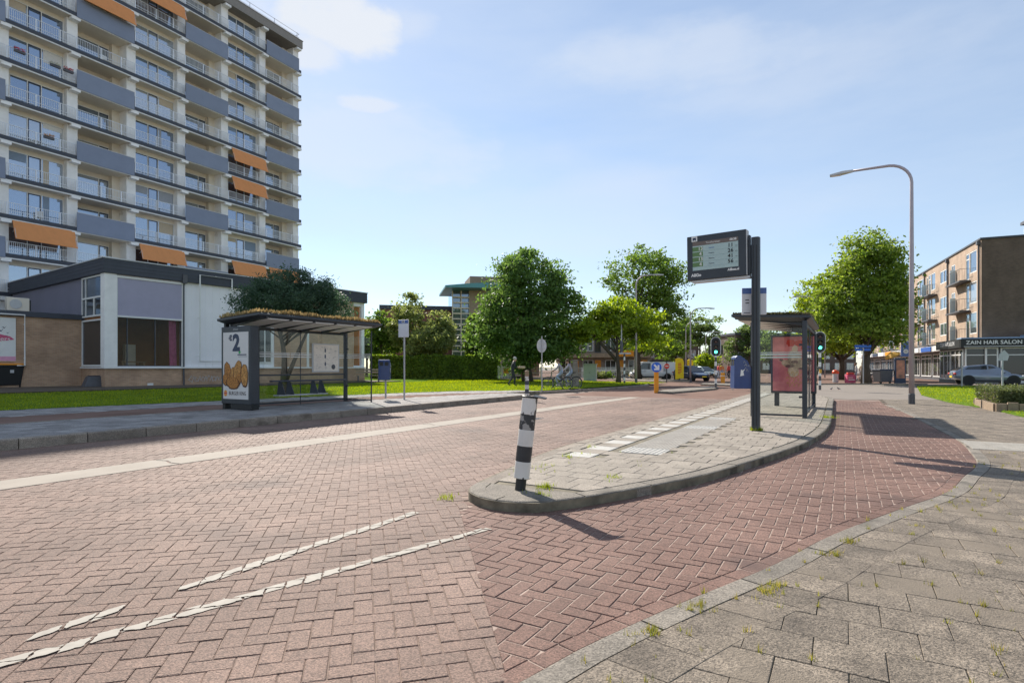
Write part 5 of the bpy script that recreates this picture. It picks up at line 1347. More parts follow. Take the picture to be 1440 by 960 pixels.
        mb = MB(); mb.box(.03, .07, 2.95, 4.1, 1.02, 1.98); ib = mb.obj('info_board', M['light_grey'], t, bevel=.01)
        mb = MB(); mb.box(.071, .075, 3.0, 4.05, 1.06, 1.94); mp_ = mb.obj('map_sheet', M['map'], ib)
        mb = MB(); rr = random.Random(4)
        for _ in range(46):
            y, z = rr.uniform(3.05, 3.95), rr.uniform(1.1, 1.88); mb.box(.0755, .0765, y, y + rr.uniform(.02, .09), z, z + .007)
        for z in (1.3, 1.55, 1.75): mb.box(.0755, .0765, 3.45, 3.5, z - .06, z + .06)
        mb.box(.0755, .0765, 3.5, 3.504, 1.1, 1.9)
        mb.obj('map_print', M['navy'], ib)
        mb = MB(); mb.lathe([(.085, 0), (.085, .003)], 20, (.0755, 3.83, 1.2), M=Matrix.Rotation(R(90), 3, 'Y')); mb.obj('round_emblem', M['graphite'], ib)
    # advertising case across the end
    y = 0 if kind == 'ad_near' else L - .1
    a0, a1 = -.08, 1.24
    if kind == 'ad_near':
        mb = MB(); mb.box(a0, a1, -.13, .13, .16, 2.32); ad = mb.obj('advert_case', DM, t, bevel=.02)
        for q in ((a0 + .02, a0 + .14, -.1, .1, 0, .16), (a1 - .9, a1 + .02, -.11, .11, .02, .16), (a0 + .02, a0 + .1, -.06, .06, 2.32, 2.45)): mb = MB(); mb.box(*q); mb.obj('foot' if q[4] < 1 else 'top_bracket', M['black'], ad)
        mb = MB(); mb.box(a0 + .1, a1 - .09, -.136, -.131, .3, 2.16); mb.obj('poster', M['poster'], ad)
        xo = lambda f: a0 + .1 + (a1 - a0 - .19) * f; zo = lambda f: .3 + 1.86 * f
        text('2', .62, M['navy'], ad, (xo(.53), -.1375, zo(.83)), (1, 0, 0), (0, 0, 1), bold=.03, sx=1.0)
        text('€', .2, M['navy'], ad, (xo(.30), -.1375, zo(.91)), (1, 0, 0), (0, 0, 1), bold=.012)
        text('BURGER KING', .15, M['poster_brown'], ad, (xo(.575), -.1375, zo(.085)), (1, 0, 0), (0, 0, 1), sx=.8)
        mb = MB(); mb.box(xo(.58), xo(.93), -.138, -.1362, zo(.655), zo(.67)); mb.box(xo(.6), xo(.96), -.138, -.1362, zo(.632), zo(.638)); mb.obj('small_print', M['navy'], ad)
        text('JCDecaux', .055, M['light_grey'], ad, (xo(.5), -.1315, 2.24), (1, 0, 0), (0, 0, 1))
        mb = MB(); mb.lathe([(.045, 0), (.045, .002)], 16, (xo(.66), -.136, zo(.7)), M=Matrix.Rotation(R(90), 3, 'X')); mb.obj('green_mark', mat('green_mark', (.05, .4, .12), .6), ad)
        # round bun shaped emblem
        mb = MB()
        def lobe(z0, z1, c, half): 
            pts = [(half * math.cos(q), z0 + (z1 - z0) * max(0, math.sin(q))) for q in np.linspace(0, math.pi, 12)]
            return pts
        ex, ez = xo(.1), zo(.085)
        mb.plate(lobe(.025, .085, 0, .07), (ex, -.1375, ez), (1, 0, 0), (0, 0, 1), (0, -.001, 0)); mb.plate([(a_, -b_) for a_, b_ in lobe(.025, .085, 0, .07)][::-1], (ex, -.1375, ez), (1, 0, 0), (0, 0, 1), (0, -.001, 0)); mb.obj('bun_emblem', M['orange_sign'], ad)
        mb = MB(); mb.box(ex - .07, ex + .07, -.1385, -.1372, ez - .02, ez + .02); mb.obj('emblem_band', M['red'], ad)
        # fried pieces
        rr = random.Random(9); ni = 0
        for (fx, fz, w_, h_, rot) in ((.2, .40, .13, .30, -.25), (.42, .38, .12, .2, .1), (.10, .30, .1, .17, .0), (.58, .43, .13, .29, .35), (.62, .30, .11, .2, .55), (.86, .36, .13, .31, -.05), (.40, .25, .24, .17, .1)):
            pts = []
            for q in np.linspace(0, 2 * math.pi, 26)[:-1]:
                k_ = 1 + .05 * rr.uniform(-1, 1); a_, b_ = w_ * 1.12 * k_ * math.cos(q), h_ * .95 * k_ * math.sin(q); pts.append((min(max(a_ * math.cos(rot) + b_ * math.sin(rot) + xo(fx), xo(.005)), xo(.995)) - xo(fx), -a_ * math.sin(rot) + b_ * math.cos(rot)))
            ni += 1; big = [(min(max(p_[0] * 1.16, xo(.003) - xo(fx)), xo(.997) - xo(fx)), p_[1] * 1.10 - .016) for p_ in pts]
            mb = MB(); mb.plate(big, (xo(fx), -.1365 - ni * .0014, zo(fz)), (1, 0, 0), (0, 0, 1), (0, -.0006, 0)); mb.obj('nugget_outline', M['nugget_dark'], ad)
            mb = MB(); mb.plate(pts, (xo(fx), -.1372 - ni * .0014, zo(fz)), (1, 0, 0), (0, 0, 1), (0, -.0006, 0)); mb.obj('fried_nugget_print', M['nugget' if ni % 2 else 'nugget_b'], ad)
    else:
        mb = MB(); mb.box(a0, a1, -.13, .13, .42, 2.32); ad = mb.obj('advert_case', DM, t, bevel=.02)
        
        for q in (a0 + .1, a1 - .24): mb = MB(); mb.box(q, q + .14, -.06, .06, 0, .42); mb.obj('foot', DM, ad)
        mb = MB(); mb.box(a0 + .06, a1 - .06, .131, .134, .5, 2.25); mb.obj('poster', M['poster_pink'], ad)
        cx_ = (a0 + a1) / 2 - .05
        def ell(x, z, rx, rz_, m_, nm, k_=.1345, wob=.06, rot=0):
            rr = random.Random(int(x * 991 + z * 77)); pts = []
            for q in np.linspace(0, 2 * math.pi, 19)[:-1]:
                f = 1 + wob * rr.uniform(-1, 1); A, B = rx * f * math.cos(q), rz_ * f * math.sin(q); pts.append((A * math.cos(rot) - B * math.sin(rot), A * math.sin(rot) + B * math.cos(rot)))
            b_ = MB(); b_.plate([(-p_[0], p_[1]) for p_ in pts], (cx_ + x, k_, z), (-1, 0, 0), (0, 0, 1), (0, .0008, 0)); b_.obj(nm, m_, ad)
        for (x, z, rx, rz_, rot) in ((.02, 1.55, .2, .27, 0), (.2, 1.38, .2, .12, .3), (-.2, 1.38, .2, .12, -.35), (.05, 1.15, .16, .2, 0)): ell(x, z, rx, rz_, M['print_cream'], 'dancer_print', rot=rot)
        ell(0, 1.86, .085, .11, M['print_skin'], 'dancer_print', .1355)
        for (x, z, rx, rz_) in ((-.12, 2.04, .13, .1), (.12, 2.05, .14, .11), (-.27, 1.9, .1, .1)): ell(x, z, rx, rz_, M['red'], 'red_flower_print', .1352, .15)
        for (x, z, rx, rz_) in ((-.42, 1.45, .05, .06), (.15, 1.3, .12, .05), (-.22, 1.22, .14, .045), (.4, 1.5, .06, .04), (0, 1.44, .1, .05)): ell(x, z, rx, rz_, M['print_dark'], 'dark_prop_print', .1358, .2)
        mb = MB(); rr = random.Random(3)
        for r_ in range(3):
            for k_ in range(4):
                x = cx_ - .2 + k_ * .13; z = 1.06 - r_ * .17; mb.tube([(x + .05 * math.cos(q) * rr.uniform(.6, 1.2), .1362, z + .07 * math.sin(q * 1.3)) for q in np.linspace(0, 4.4, 7)], .008, 4)
        mb.obj('script_flourish', M['print_gold'], ad)
    return t
M['frost'] = mat('frosted_stripe', (.75, .76, .74), .6)
M['sedum_dark'] = leaf_mat('dark_sedum', (.05, .055, .02), (.13, .12, .05), .2)
M['map'] = mat('map_print', (.82, .75, .66), .7, var=.1, scale=4)
M['poster'] = mat('poster_paper', (.74, .70, .66), .5, var=.02)
M['nugget_dark'] = mat('nugget_shade', (.10, .032, .006), .6, var=.2, scale=20); M['nugget_b'] = mat('nugget_print_b', (.36, .15, .03), .6, var=.5, scale=24, col2=(.56, .27, .07))
M['poster_brown'] = mat('poster_brown', (.055, .035, .03), .5)
M['nugget'] = mat('nugget_print', (.27, .095, .014), .6, var=.5, scale=26, col2=(.48, .20, .04))
M['print_cream'] = mat('print_cream', (.52, .36, .26), .5, var=.35, scale=9)
M['print_skin'] = mat('print_skin', (.72, .52, .40), .5, var=.1); M['print_dark'] = mat('print_dark', (.14, .06, .06), .5); M['print_gold'] = mat('print_gold', (.62, .34, .10), .5, var=.1)
M['poster_pink'] = mat('poster_pink', (.62, .13, .17), .45, var=.25, scale=1.4, col2=(.72, .24, .24))
SH1 = RN(9.9, -15.2, PLAT)
shelter('bus_shelter', 'bus shelter in shade with straw coloured sedum roof, bench and priced snack poster', SH1, ROADROT, 4.45, 'ad_near')
SH2 = RN(20.55, -.86, ISZ)
sh2 = shelter('bus_shelter', 'bus shelter on the sunlit island with clear end glass and a pink poster', SH2, ROADROT + math.pi, 4.7, 'ad_far')
# ------------------------------------------------------------------ street furniture
# leaning striped bollard on the island tip
BP = G(731.5, 688, ISZ)
t = thing('striped_bollard', 'leaning black and white striped bollard with a torn cap on the island tip', 'bollard', (BP.x, BP.y, ISZ), 0)
t.rotation_euler = (R(-1.5), R(6.2), 0)
M['bol_white'] = mat('chipped_white_film', (.70, .67, .62), .5, var=.08, scale=5, dirt=((.07, .06, .055), 5.5, .57, .015), stretch=(1, 1, .55))
M['bol_black'] = mat('chipped_black_film', (.03, .03, .032), .5, var=.3, scale=9, dirt=((.32, .3, .28), 8, .585, .02))
mb = MB(); mb.lathe([(.055, -.05), (.055, .13)], 20); mb.obj('foot', M['black'], t, smooth=False)
z = .12; hs = (.172, .160, .168, .160, .172)
for k, h in enumerate(reversed(hs)):
    mb = MB(); mb.lathe([(.079, z), (.081, z + .004), (.081, z + h - .004), (.079, z + h)], 28); mb.obj('band', M['bol_white' if k % 2 == 0 else 'bol_black'], t); z += h
mb = MB(); mb.lathe([(.087, z), (.087, z + .012), (.08, z + .018)], 24); mb.add([(.02, -.075, z + .014), (.16, -.05, z + .0), (.175, .0, z + .012), (.06, .06, z + .03), (.02, -.075, z + .02), (.16, -.05, z + .008), (.175, 0, z + .02), (.06, .06, z + .038)], [(0, 3, 2, 1), (4, 5, 6, 7), (0, 1, 5, 4), (1, 2, 6, 5), (2, 3, 7, 6), (3, 0, 4, 7)])
mb.obj('torn_cap', M['black'], t)
# second bollard at the far end of the left platform
p = G(741, 558.5, .16)
t = thing('striped_bollard', 'upright black and white bollard with a weathered top on the far platform end', 'bollard', (p.x, p.y, .15), 0)
z = 0
for k in range(6):
    h = .17 if k < 5 else .2
    mb = MB(); mb.lathe([(.078, z), (.08, z + .003), (.08, z + h - .003), (.078, z + h)], 18); mb.obj('band', [M['bol_white'], M['slate_dark']][k % 2] if k < 5 else M['wood'], t); z += h
mb = MB(); mb.ball((0, 0, z), (.085, .085, .05), 12, 6); mb.obj('cap', M['wood'], t)

M['lcd'] = mat('lcd_screen', (.42, .54, .52), .35, var=.03)
M['lcd_brown'] = mat('lcd_header', (.16, .12, .10), .4, var=.03); M['lcd_green'] = mat('lcd_green', (.12, .22, .075), .4, var=.03); M['lcd_line'] = mat('lcd_line', (.28, .40, .40), .4)
# departure display on its post
PX = AT(1063, 11.4, ISZ)
bd = Vector((-.82, .572, 0)).normalized()            # the board reaches left and away
t = thing('departure_display', 'tall dark post carrying a bus departure board with four minute counts', 'departure display', PX, math.atan2(bd.y, bd.x) + math.pi)
# local x points to the road's right along the board, local -y faces the camera
mb = MB(); q = [(.078 * math.copysign(abs(math.cos(a)) ** .6, math.cos(a)), .095 * math.copysign(abs(math.sin(a)) ** .6, math.sin(a))) for a in np.linspace(0, 2 * math.pi, 25)[:-1]]
mb.prism(q, -.05, 3.86); mb.obj('post', M['dark_metal'], t, bevel=.006)
mb = MB()
for x in (-.03, .03): mb.box(x - .008, x + .008, -.097, -.09, .1, 3.7)
mb.obj('post_groove', M['black'], t)
zc = 3.57; BW, BH = 1.19, .93; bx1 = -.16; bx0 = bx1 - BW
Mt = Matrix.Translation((bx1, -.02, zc)) @ Matrix.Rotation(R(-.6), 4, 'Y')
def tilt(o): o.matrix_local = Mt @ o.matrix_local; return o
mb = MB(); mb.box(-BW, 0, -.09, .11, -BH / 2, BH / 2); bo = tilt(mb.obj('board_case', M['dark_metal'], t, bevel=.012))
mb = MB(); mb.box(-BW + .1, .06, -.06, .1, -BH / 2 - .05, -BH / 2 - .004); mb.box(.0, .012, -.085, .105, -BH / 2 + .01, BH / 2 - .01); mb.obj('case_edge', M['light_grey'], bo)
mb = MB(); mb.box(-.15, -.07, -.03, .05, 3.15, 3.72); mb.box(-.14, -.1, -.05, .07, 3.05, 3.92); mb.obj('bracket', M['dark_metal'], t, bevel=.01)
sw, sh_ = .92, .60; sx1 = -.15; sx0 = sx1 - sw; sz1 = BH / 2 - .13; sz0 = sz1 - sh_
F = -.0915
mb = MB(); mb.box(sx0, sx1, F - .003, F, sz0, sz1); mb.obj('screen', M['lcd'], bo)
mb = MB(); mb.box(sx0, sx1, F - .0045, F - .0035, sz1 - .085, sz1); mb.obj('screen_header', M['lcd_brown'], bo)
text('Troelstralaan', .055, M['white'], bo, (sx0 + .42, F - .005, sz1 - .04), (1, 0, 0), (0, 0, 1), ext=.0005)
text('08:38', .06, M['white'], bo, (sx1 - .1, F - .005, sz1 - .04), (1, 0, 0), (0, 0, 1), ext=.0005, bold=.002)
rh = .108
for k, (ln, mn) in enumerate((('13', '11'), ('4', '26'), ('13', '41'), ('4', '56'))):
    zz = sz1 - .155 - k * rh
    mb = MB(); mb.box(sx0 + .0, sx0 + .215, F - .0045, F - .0035, zz - .045, zz + .045); mb.obj('line_field', M['lcd_green'], bo)
    text(ln, .1, M['white'], bo, (sx0 + .165, F - .0052, zz), (1, 0, 0), (0, 0, 1), ext=.0005, bold=.002)
    text('Station', .042, M['blue_sign'] if k == 0 else M['navy'], bo, (sx0 + .39, F - .0048, zz), (1, 0, 0), (0, 0, 1), ext=.0005)
    text(mn, .108, M['black'], bo, (sx1 - .15, F - .0048, zz), (1, 0, 0), (0, 0, 1), ext=.0005, bold=.003, space=1.05)
    text('min', .03, M['black'], bo, (sx1 - .035, F - .0048, zz - .02), (1, 0, 0), (0, 0, 1), ext=.0005)
    mb = MB(); mb.box(sx0 + .22, sx1 - .02, F - .0042, F - .0032, zz - .056, zz - .05); mb.obj('row_line', M['lcd_line'], bo)
text('AllGo', .085, M['white'], bo, (sx0 + .07, F + .001, sz0 - .1), (1, 0, 0), (0, 0, 1), bold=.004, ext=.001)
text('Allbus.nl', .065, M['white'], bo, (sx1 - .1, F + .001, sz0 - .05), (1, 0, 0), (0, 0, 1), bold=.003, ext=.001)
mb = MB(); mb.box(sx0 - .02, sx0 + .1, F - .004, F, sz1 + .01, sz1 + .12); e = mb.obj('bus_emblem', M['white'], bo)
mb = MB(); mb.box(sx0 + .005, sx0 + .075, F - .006, F - .0045, sz1 + .045, sz1 + .09); mb.lathe([(.012, 0), (.012, .003)], 10, (sx0 + .02, F - .004, sz1 + .04), M=Matrix.Rotation(R(90), 3, 'X')); mb.lathe([(.012, 0), (.012, .003)], 10, (sx0 + .06, F - .004, sz1 + .04), M=Matrix.Rotation(R(90), 3, 'X')); mb.obj('bus_pictogram', M['navy'], bo)
# stop plates
def bus_pictogram(parent, x, y, z, s, m1, m2):
    mb = MB(); mb.box(x - .6 * s, x + .6 * s, y - .003, y, z - .36 * s, z + .36 * s); mb.obj('pictogram_field', m1, parent)
    mb = MB(); mb.box(x - .42 * s, x + .42 * s, y - .006, y - .0035, z - .1 * s, z + .2 * s); mb.lathe([(.08 * s, 0), (.08 * s, .003)], 10, (x - .24 * s, y - .0035, z - .15 * s), M=Matrix.Rotation(R(90), 3, 'X')); mb.lathe([(.08 * s, 0), (.08 * s, .003)], 10, (x + .24 * s, y - .0035, z - .15 * s), M=Matrix.Rotation(R(90), 3, 'X')); mb.obj('pictogram', m2, parent)
def stop_plate(t, w, h, zb, y=0):
    mb = MB(); mb.box(-w / 2, w / 2, y - .02, y + .02, zb, zb + h); pl = mb.obj('plate', M['plate_grey'], t, bevel=.008)
    mb = MB(); mb.box(-w / 2 + .002, w / 2 - .002, y - .024, y - .0205, zb + h * .78, zb + h - .003); mb.obj('blue_band', M['blue_sign2'], pl)
    bus_pictogram(pl, -.0, y - .025, zb + h * .885, h * .17, M['white'], M['black']); return pl
M['plate_grey'] = mat('plate_grey', (.70, .69, .71), .5, var=.04); M['blue_sign2'] = mat('plate_blue', (.075, .14, .36), .45, var=.05)
t = thing('stop_sign', 'grey bus stop plate with blue head fixed behind the display post', 'bus stop sign', (PX.x + .03, PX.y + .16, ISZ), R(-12))
pl = stop_plate(t, .47, .545, 2.33)
mb = MB()
for r_ in range(2):
    for k in range(2): mb.box(-.17 + k * .14, -.10 + k * .14, -.024, -.0205, 2.62 - r_ * .06, 2.64 - r_ * .06)
mb.box(-.2, -.08, -.024, -.0205, 2.36, 2.375); mb.obj('line_print', M['graphite'], pl)
mb = MB(); mb.box(-.05, .05, -.09, -.02, 2.4, 2.45); mb.box(-.05, .05, -.09, -.02, 2.75, 2.8); mb.obj('clamp', M['dark_metal'], t)
p = G(567.5, 562, PLAT)
t = thing('stop_sign', 'bus stop sign on a slim grey pole beside the left blue litter bin', 'bus stop sign', (p.x, p.y, PLAT), ROADROT + R(8))
mb = MB(); mb.tube([(0, .05, -.05), (0, .05, 2.9)], .034, 10); mb.obj('pole', M['steel'], t)
stop_plate(t, .42, .64, 2.28)
# litter bins
def litter_bin(label, loc, rz, kind):
    t = thing('litter_bin', label, 'litter bin', loc, rz, 'blue litter bins by the bus stops')
    w = .2; prof = [(-.235, 0), (.2, 0), (.225, .03), (.225, .45), (.12, .62), (-.06, .735), (-.15, .745), (-.205, .70), (-.225, .6)]
    mb = MB(); mb.plate(prof, (0, -w, 0), (1, 0, 0), (0, 0, 1), (0, 2 * w, 0)); bd_ = mb.obj('body', M['bin_blue'], t, bevel=.018)
    mb = MB(); 
    for y in (-.1, .09): mb.box(-.232, -.2, y - .065, y + .065, .52, .66)
    mb.obj('opening', M['black'], t)
    mb = MB(); mb.plate([(-.08, -.1), (.02, -.08), (.0, .0), (.05, .06), (-.02, .03), (-.06, .05)], (-.0, -w - .004, .38), (1, 0, 0), (0, 0, 1), (0, -.001, 0)); mb.obj('sticker_scrap', M['white'], t)
    mb = MB(); rr = random.Random(3)
    for k in range(6): x, z = rr.uniform(0, .12), rr.uniform(.38, .62); mb.tube([(x, -w - .003, z), (x + .03, -w - .003, z + .04), (x + .05, -w - .003, z - .01)], .004, 4)
    mb.obj('scrawl', M['light_grey'], t)
    mb = MB(); mb.tube([(-.235, -.0, .0), (-.24, .0, -.02), (-.2, 0, -.03)], .012, 5)
    mb.obj('latch', M['light_grey'], t)
    if kind == 'pole':
        mb = MB(); mb.tube([(.26, 0, -.68), (.26, 0, .5)], .035, 10); mb.box(.2, .28, -.05, .05, .1, .16); mb.box(.2, .28, -.05, .05, .4, .46); mb.obj('pole', M['steel'], t)
    else:
        mb = MB(); mb.box(.22, .32, -.06, .06, .12, .5); mb.obj('bracket', M['black'], t); mb = MB(); mb.box(.26, .34, -.12, -.03, .36, .55); mb.obj('lock_box', M['amber'], t, bevel=.015)
    return t
M['amber'] = mat('amber_plastic', (.62, .34, .04), .5)
p = AT(1042, 11.6, ZV(546, 11.6)); litter_bin('blue litter bin hung on the dark display post, seen from its side', p, R(-8), 'post').scale = (.74, .88, .9)
p = G(541, 562, PLAT); litter_bin('blue litter bin on a short pole right of the shaded shelter', (p.x, p.y, PLAT + .72), R(95), 'pole')

# street lamps
def lamp(label, loc, rz, H, arm, r=.085, group='street lamps', head=1.0):
    t = thing('street_lamp', label, 'street lamp', loc, rz, group)
    mb = MB(); mb.lathe([(r * 1.15, -.05), (r * 1.15, .35), (r * .98, .4)], 16); mb.obj('base', M['graphite'], t)
    c = .75; path = [(0, 0, .38), (0, 0, H * .5), (0, 0, H - c)] + [(-c * (1 - math.cos(a)), 0, H - c + c * math.sin(a)) for a in np.linspace(.2, R(86), 7)] + [(-arm + .35, 0, H + .02)]
    rs = [r, r * .85, r * .6] + [r * .56] * 7 + [r * .45]
    mb = MB(); mb.tube(path, rs, 14); mb.obj('mast', M['lamp_paint'], t, smooth=True)
    mb = MB(); h = head; mb.add([(-arm + .4, -.05, H - .02), (-arm + .4, .05, H - .02), (-arm + .05, .13 * h, H - .045), (-arm - .38, .1 * h, H - .06), (-arm - .38, -.1 * h, H - .06), (-arm + .05, -.13 * h, H - .045), (-arm + .4, -.05, H + .06), (-arm + .4, .05, H + .06), (-arm + .05, .12 * h, H + .05), (-arm - .38, .09 * h, H + .0), (-arm - .38, -.09 * h, H + .0), (-arm + .05, -.12 * h, H + .05)],
        [(0, 1, 2, 3, 4, 5), (11, 10, 9, 8, 7, 6)] + [(i, 6 + i, 6 + (i + 1) % 6, (i + 1) % 6) for i in range(6)]); hd = mb.obj('lamp_head', M['light_grey'], t)
    mb = MB(); mb.box(-arm - .3, -arm, -.08, .08, H - .075, H - .062); mb.obj('lens', M['head_glass'], hd)
    return t
lp_ = G(1282, 568, RPZ)
lamp('tall grey street lamp with its arm over the cycle path, nearest the right lawn', lp_, R(-33), 8.9, 2.25, .092)
p = G(894.5, 541, 0); lamp('tall grey street lamp at the far verge corner before the white van', (p.x, p.y, .1), R(180 - 20), 8.4, 1.7, .09)
p = G(971, 537, .05); lamp('slim street lamp by the blue car with its arm to the right', p, R(180 - 8), 6.6, 1.7, .08)
lamp('distant street lamp just left of the slim lamp by the blue car', AT(964.5, 72, 0), R(150), 7.0, 1.6, .08)
lamp('distant street lamp behind the vivid yellow green tree', AT(992.5, 78, 0), R(180), 6.2, 1.5, .08)
lamp('street lamp rising behind the right traffic light with its arm to the left', AT(1147.5, 55, 0), R(0), 8.2, 1.9, .085)
lamp('slim post without nearby traffic light, second lamp right of the clear shelter', AT(1160, 75, 0), R(10), 7.2, 1.4, .06)

# traffic lights
def traffic_light(label, loc, rz, zh, pole_h, stripes=True):
    t = thing('traffic_light', label, 'traffic light', loc, rz, 'traffic lights')
    z = 0; k = 0; step = .27
    while z < pole_h - .01:
        h = min(step, pole_h - z); mb = MB(); mb.lathe([(.07, z), (.07, z + h)], 14); mb.obj('pole_band', M['graphite'] if k % 2 == 0 else M['white'], t); z += h; k += 1
    hw_, hh = .26, .58
    def pill(w, h): return [(w * math.cos(a), h - w + w * math.sin(a)) for a in np.linspace(0, math.pi, 11)] + [(w * math.cos(a), -h + w + w * math.sin(a)) for a in np.linspace(math.pi, 2 * math.pi, 11)]
    mb = MB(); mb.plate(pill(hw_ + .045, hh + .045), (0, -.03, zh), (1, 0, 0), (0, 0, 1), (0, .03, 0)); mb.obj('back_board', M['light_grey'], t)
    mb = MB(); mb.plate(pill(hw_, hh), (0, -.05, zh), (1, 0, 0), (0, 0, 1), (0, .018, 0)); hd = mb.obj('lamp_face', M['black'], t)
    mb = MB(); mb.box(-.12, .12, 0, .2, zh - .45, zh + .45); mb.obj('housing', M['black'], t)
    for dz, m_ in ((.32, 'lens_red'), (0, 'lens_amber'), (-.32, 'lens_green')):
        mb = MB(); mb.lathe([(.095, 0), (.095, .012), (.06, .03)], 20, (0, -.05, zh + dz), M=Matrix.Rotation(R(90), 3, 'X')); mb.obj('lens', M[m_], hd)
        mb = MB()
        n = 12; vs = []
        for q in range(n + 1):
            a = math.pi * (q / n) * 1.1 - .16
            for y, r in ((-.051, .108), (-.17, .104)): vs.append((r * math.cos(a), y, zh + dz + r * math.sin(a)))
        mb.add(vs, [(2 * i, 2 * i + 1, 2 * i + 3, 2 * i + 2) for i in range(n)]); o = mb.obj('visor', M['black'], hd); m2 = o.modifiers.new('thick', 'SOLIDIFY'); m2.thickness = .006
    mb = MB(); mb.box(-.04, .04, -.02, .16, zh - .62, zh - .5); mb.box(-.05, .05, .05, .25, min(pole_h, zh) - .1, min(pole_h, zh)); mb.obj('bracket', M['light_grey'], t)
    return t
M['lens_red'] = mat('red_lens_off', (.06, .012, .01), .2); M['lens_amber'] = mat('amber_lens_off', (.055, .03, .01), .2); M['lens_green'] = glow_mat('green_lens_lit', (.12, .95, .72), 2.2)
p = G(1006.5, 545, .1); t = traffic_light('green lit traffic light on the striped pole in the middle of the road', p, R(-12), ZV(487.5, p.y) - .1, ZV(500, p.y) - .1)
mb = MB(); mb.box(-.42, -.33, -.02, .14, ZV(496, p.y) - .2, ZV(483, p.y) - .2); mb.box(.33, .42, -.02, .14, ZV(496, p.y) - .2, ZV(483, p.y) - .2); mb.box(-.34, .34, .1, .13, ZV(494, p.y) - .1, ZV(492, p.y) - .1); mb.obj('side_lamp', M['black'], t)
p = G(1153, 548, .05); t = traffic_light('green lit traffic light right of the clear bus shelter', p, R(-12), ZV(481, p.y) - .05, ZV(494, p.y) - .05)
mb = MB(); mb.box(-.06, .06, -.14, -.07, .98, 1.2); mb.obj('push_button', M['amber'], t, bevel=.01)
p = G(878, 540, .08)
t = thing('traffic_light', 'striped traffic light pole seen from behind, under the lime tree', 'traffic light', p, 0, 'traffic lights')
for k in range(9):
    mb = MB(); mb.lathe([(.07, k * .26), (.07, k * .26 + .26)], 12); mb.obj('pole_band', [M['graphite'], M['white']][k % 2], t)
mb = MB(); mb.tube([(-.22, 0, 2.3), (-.22, 0, 4.6)], .045, 8); mb.box(-.4, .5, -.03, .03, 2.3, 2.4); mb.obj('signal_arm', M['light_grey'], t)
mb = MB(); mb.box(-.32, -.1, -.06, .1, 2.45, 3.3); mb.obj('housing', M['graphite'], t)

# signs
def arrow_sign(label, loc, h):
    t = thing('keep_right_sign', label, 'road sign', loc, R(-10))
    mb = MB(); mb.box(-.115, .115, -.06, .06, 0, h); mb.obj('post', M['orange_sign'], t, bevel=.02)
    zc = h + .24; mb = MB(); mb.lathe([(.26, 0), (.26, .02)], 32, (0, -.06, zc), M=Matrix.Rotation(R(90), 3, 'X')); d = mb.obj('disc', M['blue_sign3'], t)
    mb = MB(); mb.lathe([(.28, -.012), (.28, -.002)], 32, (0, -.06, zc), M=Matrix.Rotation(R(90), 3, 'X')); mb.box(-.2, .36, -.05, -.045, zc - .26, zc + .2) ; mb.obj('rim', M['light_grey'], d)
    a = [(-.15, .11), (-.09, .17), (.06, .02), (.06, .12), (.15, .12), (.15, -.15), (-.12, -.15), (-.12, -.06), (-.02, -.06)]
    mb = MB(); mb.plate(a, (0, -.0815, zc), (1, 0, 0), (0, 0, 1), (0, -.003, 0)); mb.obj('arrow', M['white'], d)
    return t
M['blue_sign3'] = mat('mandatory_blue', (.015, .13, .62), .35, var=.03)
p = G(923, 552.5, 0); arrow_sign('round blue keep right sign with white arrow on an orange post', (p.x, p.y, 0), 1.13)
p = G(1016.5, 540, 0); t = thing('marker_post', 'plain orange marker post beyond the central traffic light', 'marker post', (p.x, p.y, 0), 0)
mb = MB(); mb.box(-.15, .15, -.08, .08, 0, .93); mb.obj('post', M['orange_sign'], t, bevel=.03); mb = MB(); mb.box(-.152, .152, -.083, .083, .66, .7); mb.obj('reflector', M['white'], t)
p = G(762, 549.5, .14)
t = thing('round_sign', 'round traffic sign seen from its grey back on a thin pole at the verge', 'road sign', p, R(12))
mb = MB(); mb.tube([(0, 0, -.05), (0, 0, 2.85)], .03, 10); mb.obj('pole', M['steel'], t); mb = MB(); zc = ZV(486, p.y) - .14; mb.lathe([(.36, 0), (.36, .012)], 32, (0, .045, zc), M=Matrix.Scale(.72, 3, (1, 0, 0)) @ Matrix.Rotation(R(90), 3, 'X')); mb.box(-.2, .2, .0, .03, zc + .12, zc + .15); mb.box(-.2, .2, .0, .03, zc - .15, zc - .12); mb.obj('disc', M['light_grey'], t)
p = G(937.5, 538, .05); t = thing('round_sign', 'small round red sign on a dark pole right of the blue arrow sign', 'road sign', p, 0)
mb = MB(); mb.tube([(0, 0, 0), (0, 0, 1.8)], .05, 8); mb.obj('pole', M['graphite'], t); mb = MB(); mb.lathe([(.22, 0), (.22, .02)], 24, (0, -.05, 1.42), M=Matrix.Rotation(R(90), 3, 'X')); ds = mb.obj('disc', M['red'], t); mb = MB(); mb.box(-.14, .14, -.08, -.071, 1.385, 1.455); mb.obj('bar', M['white'], ds)
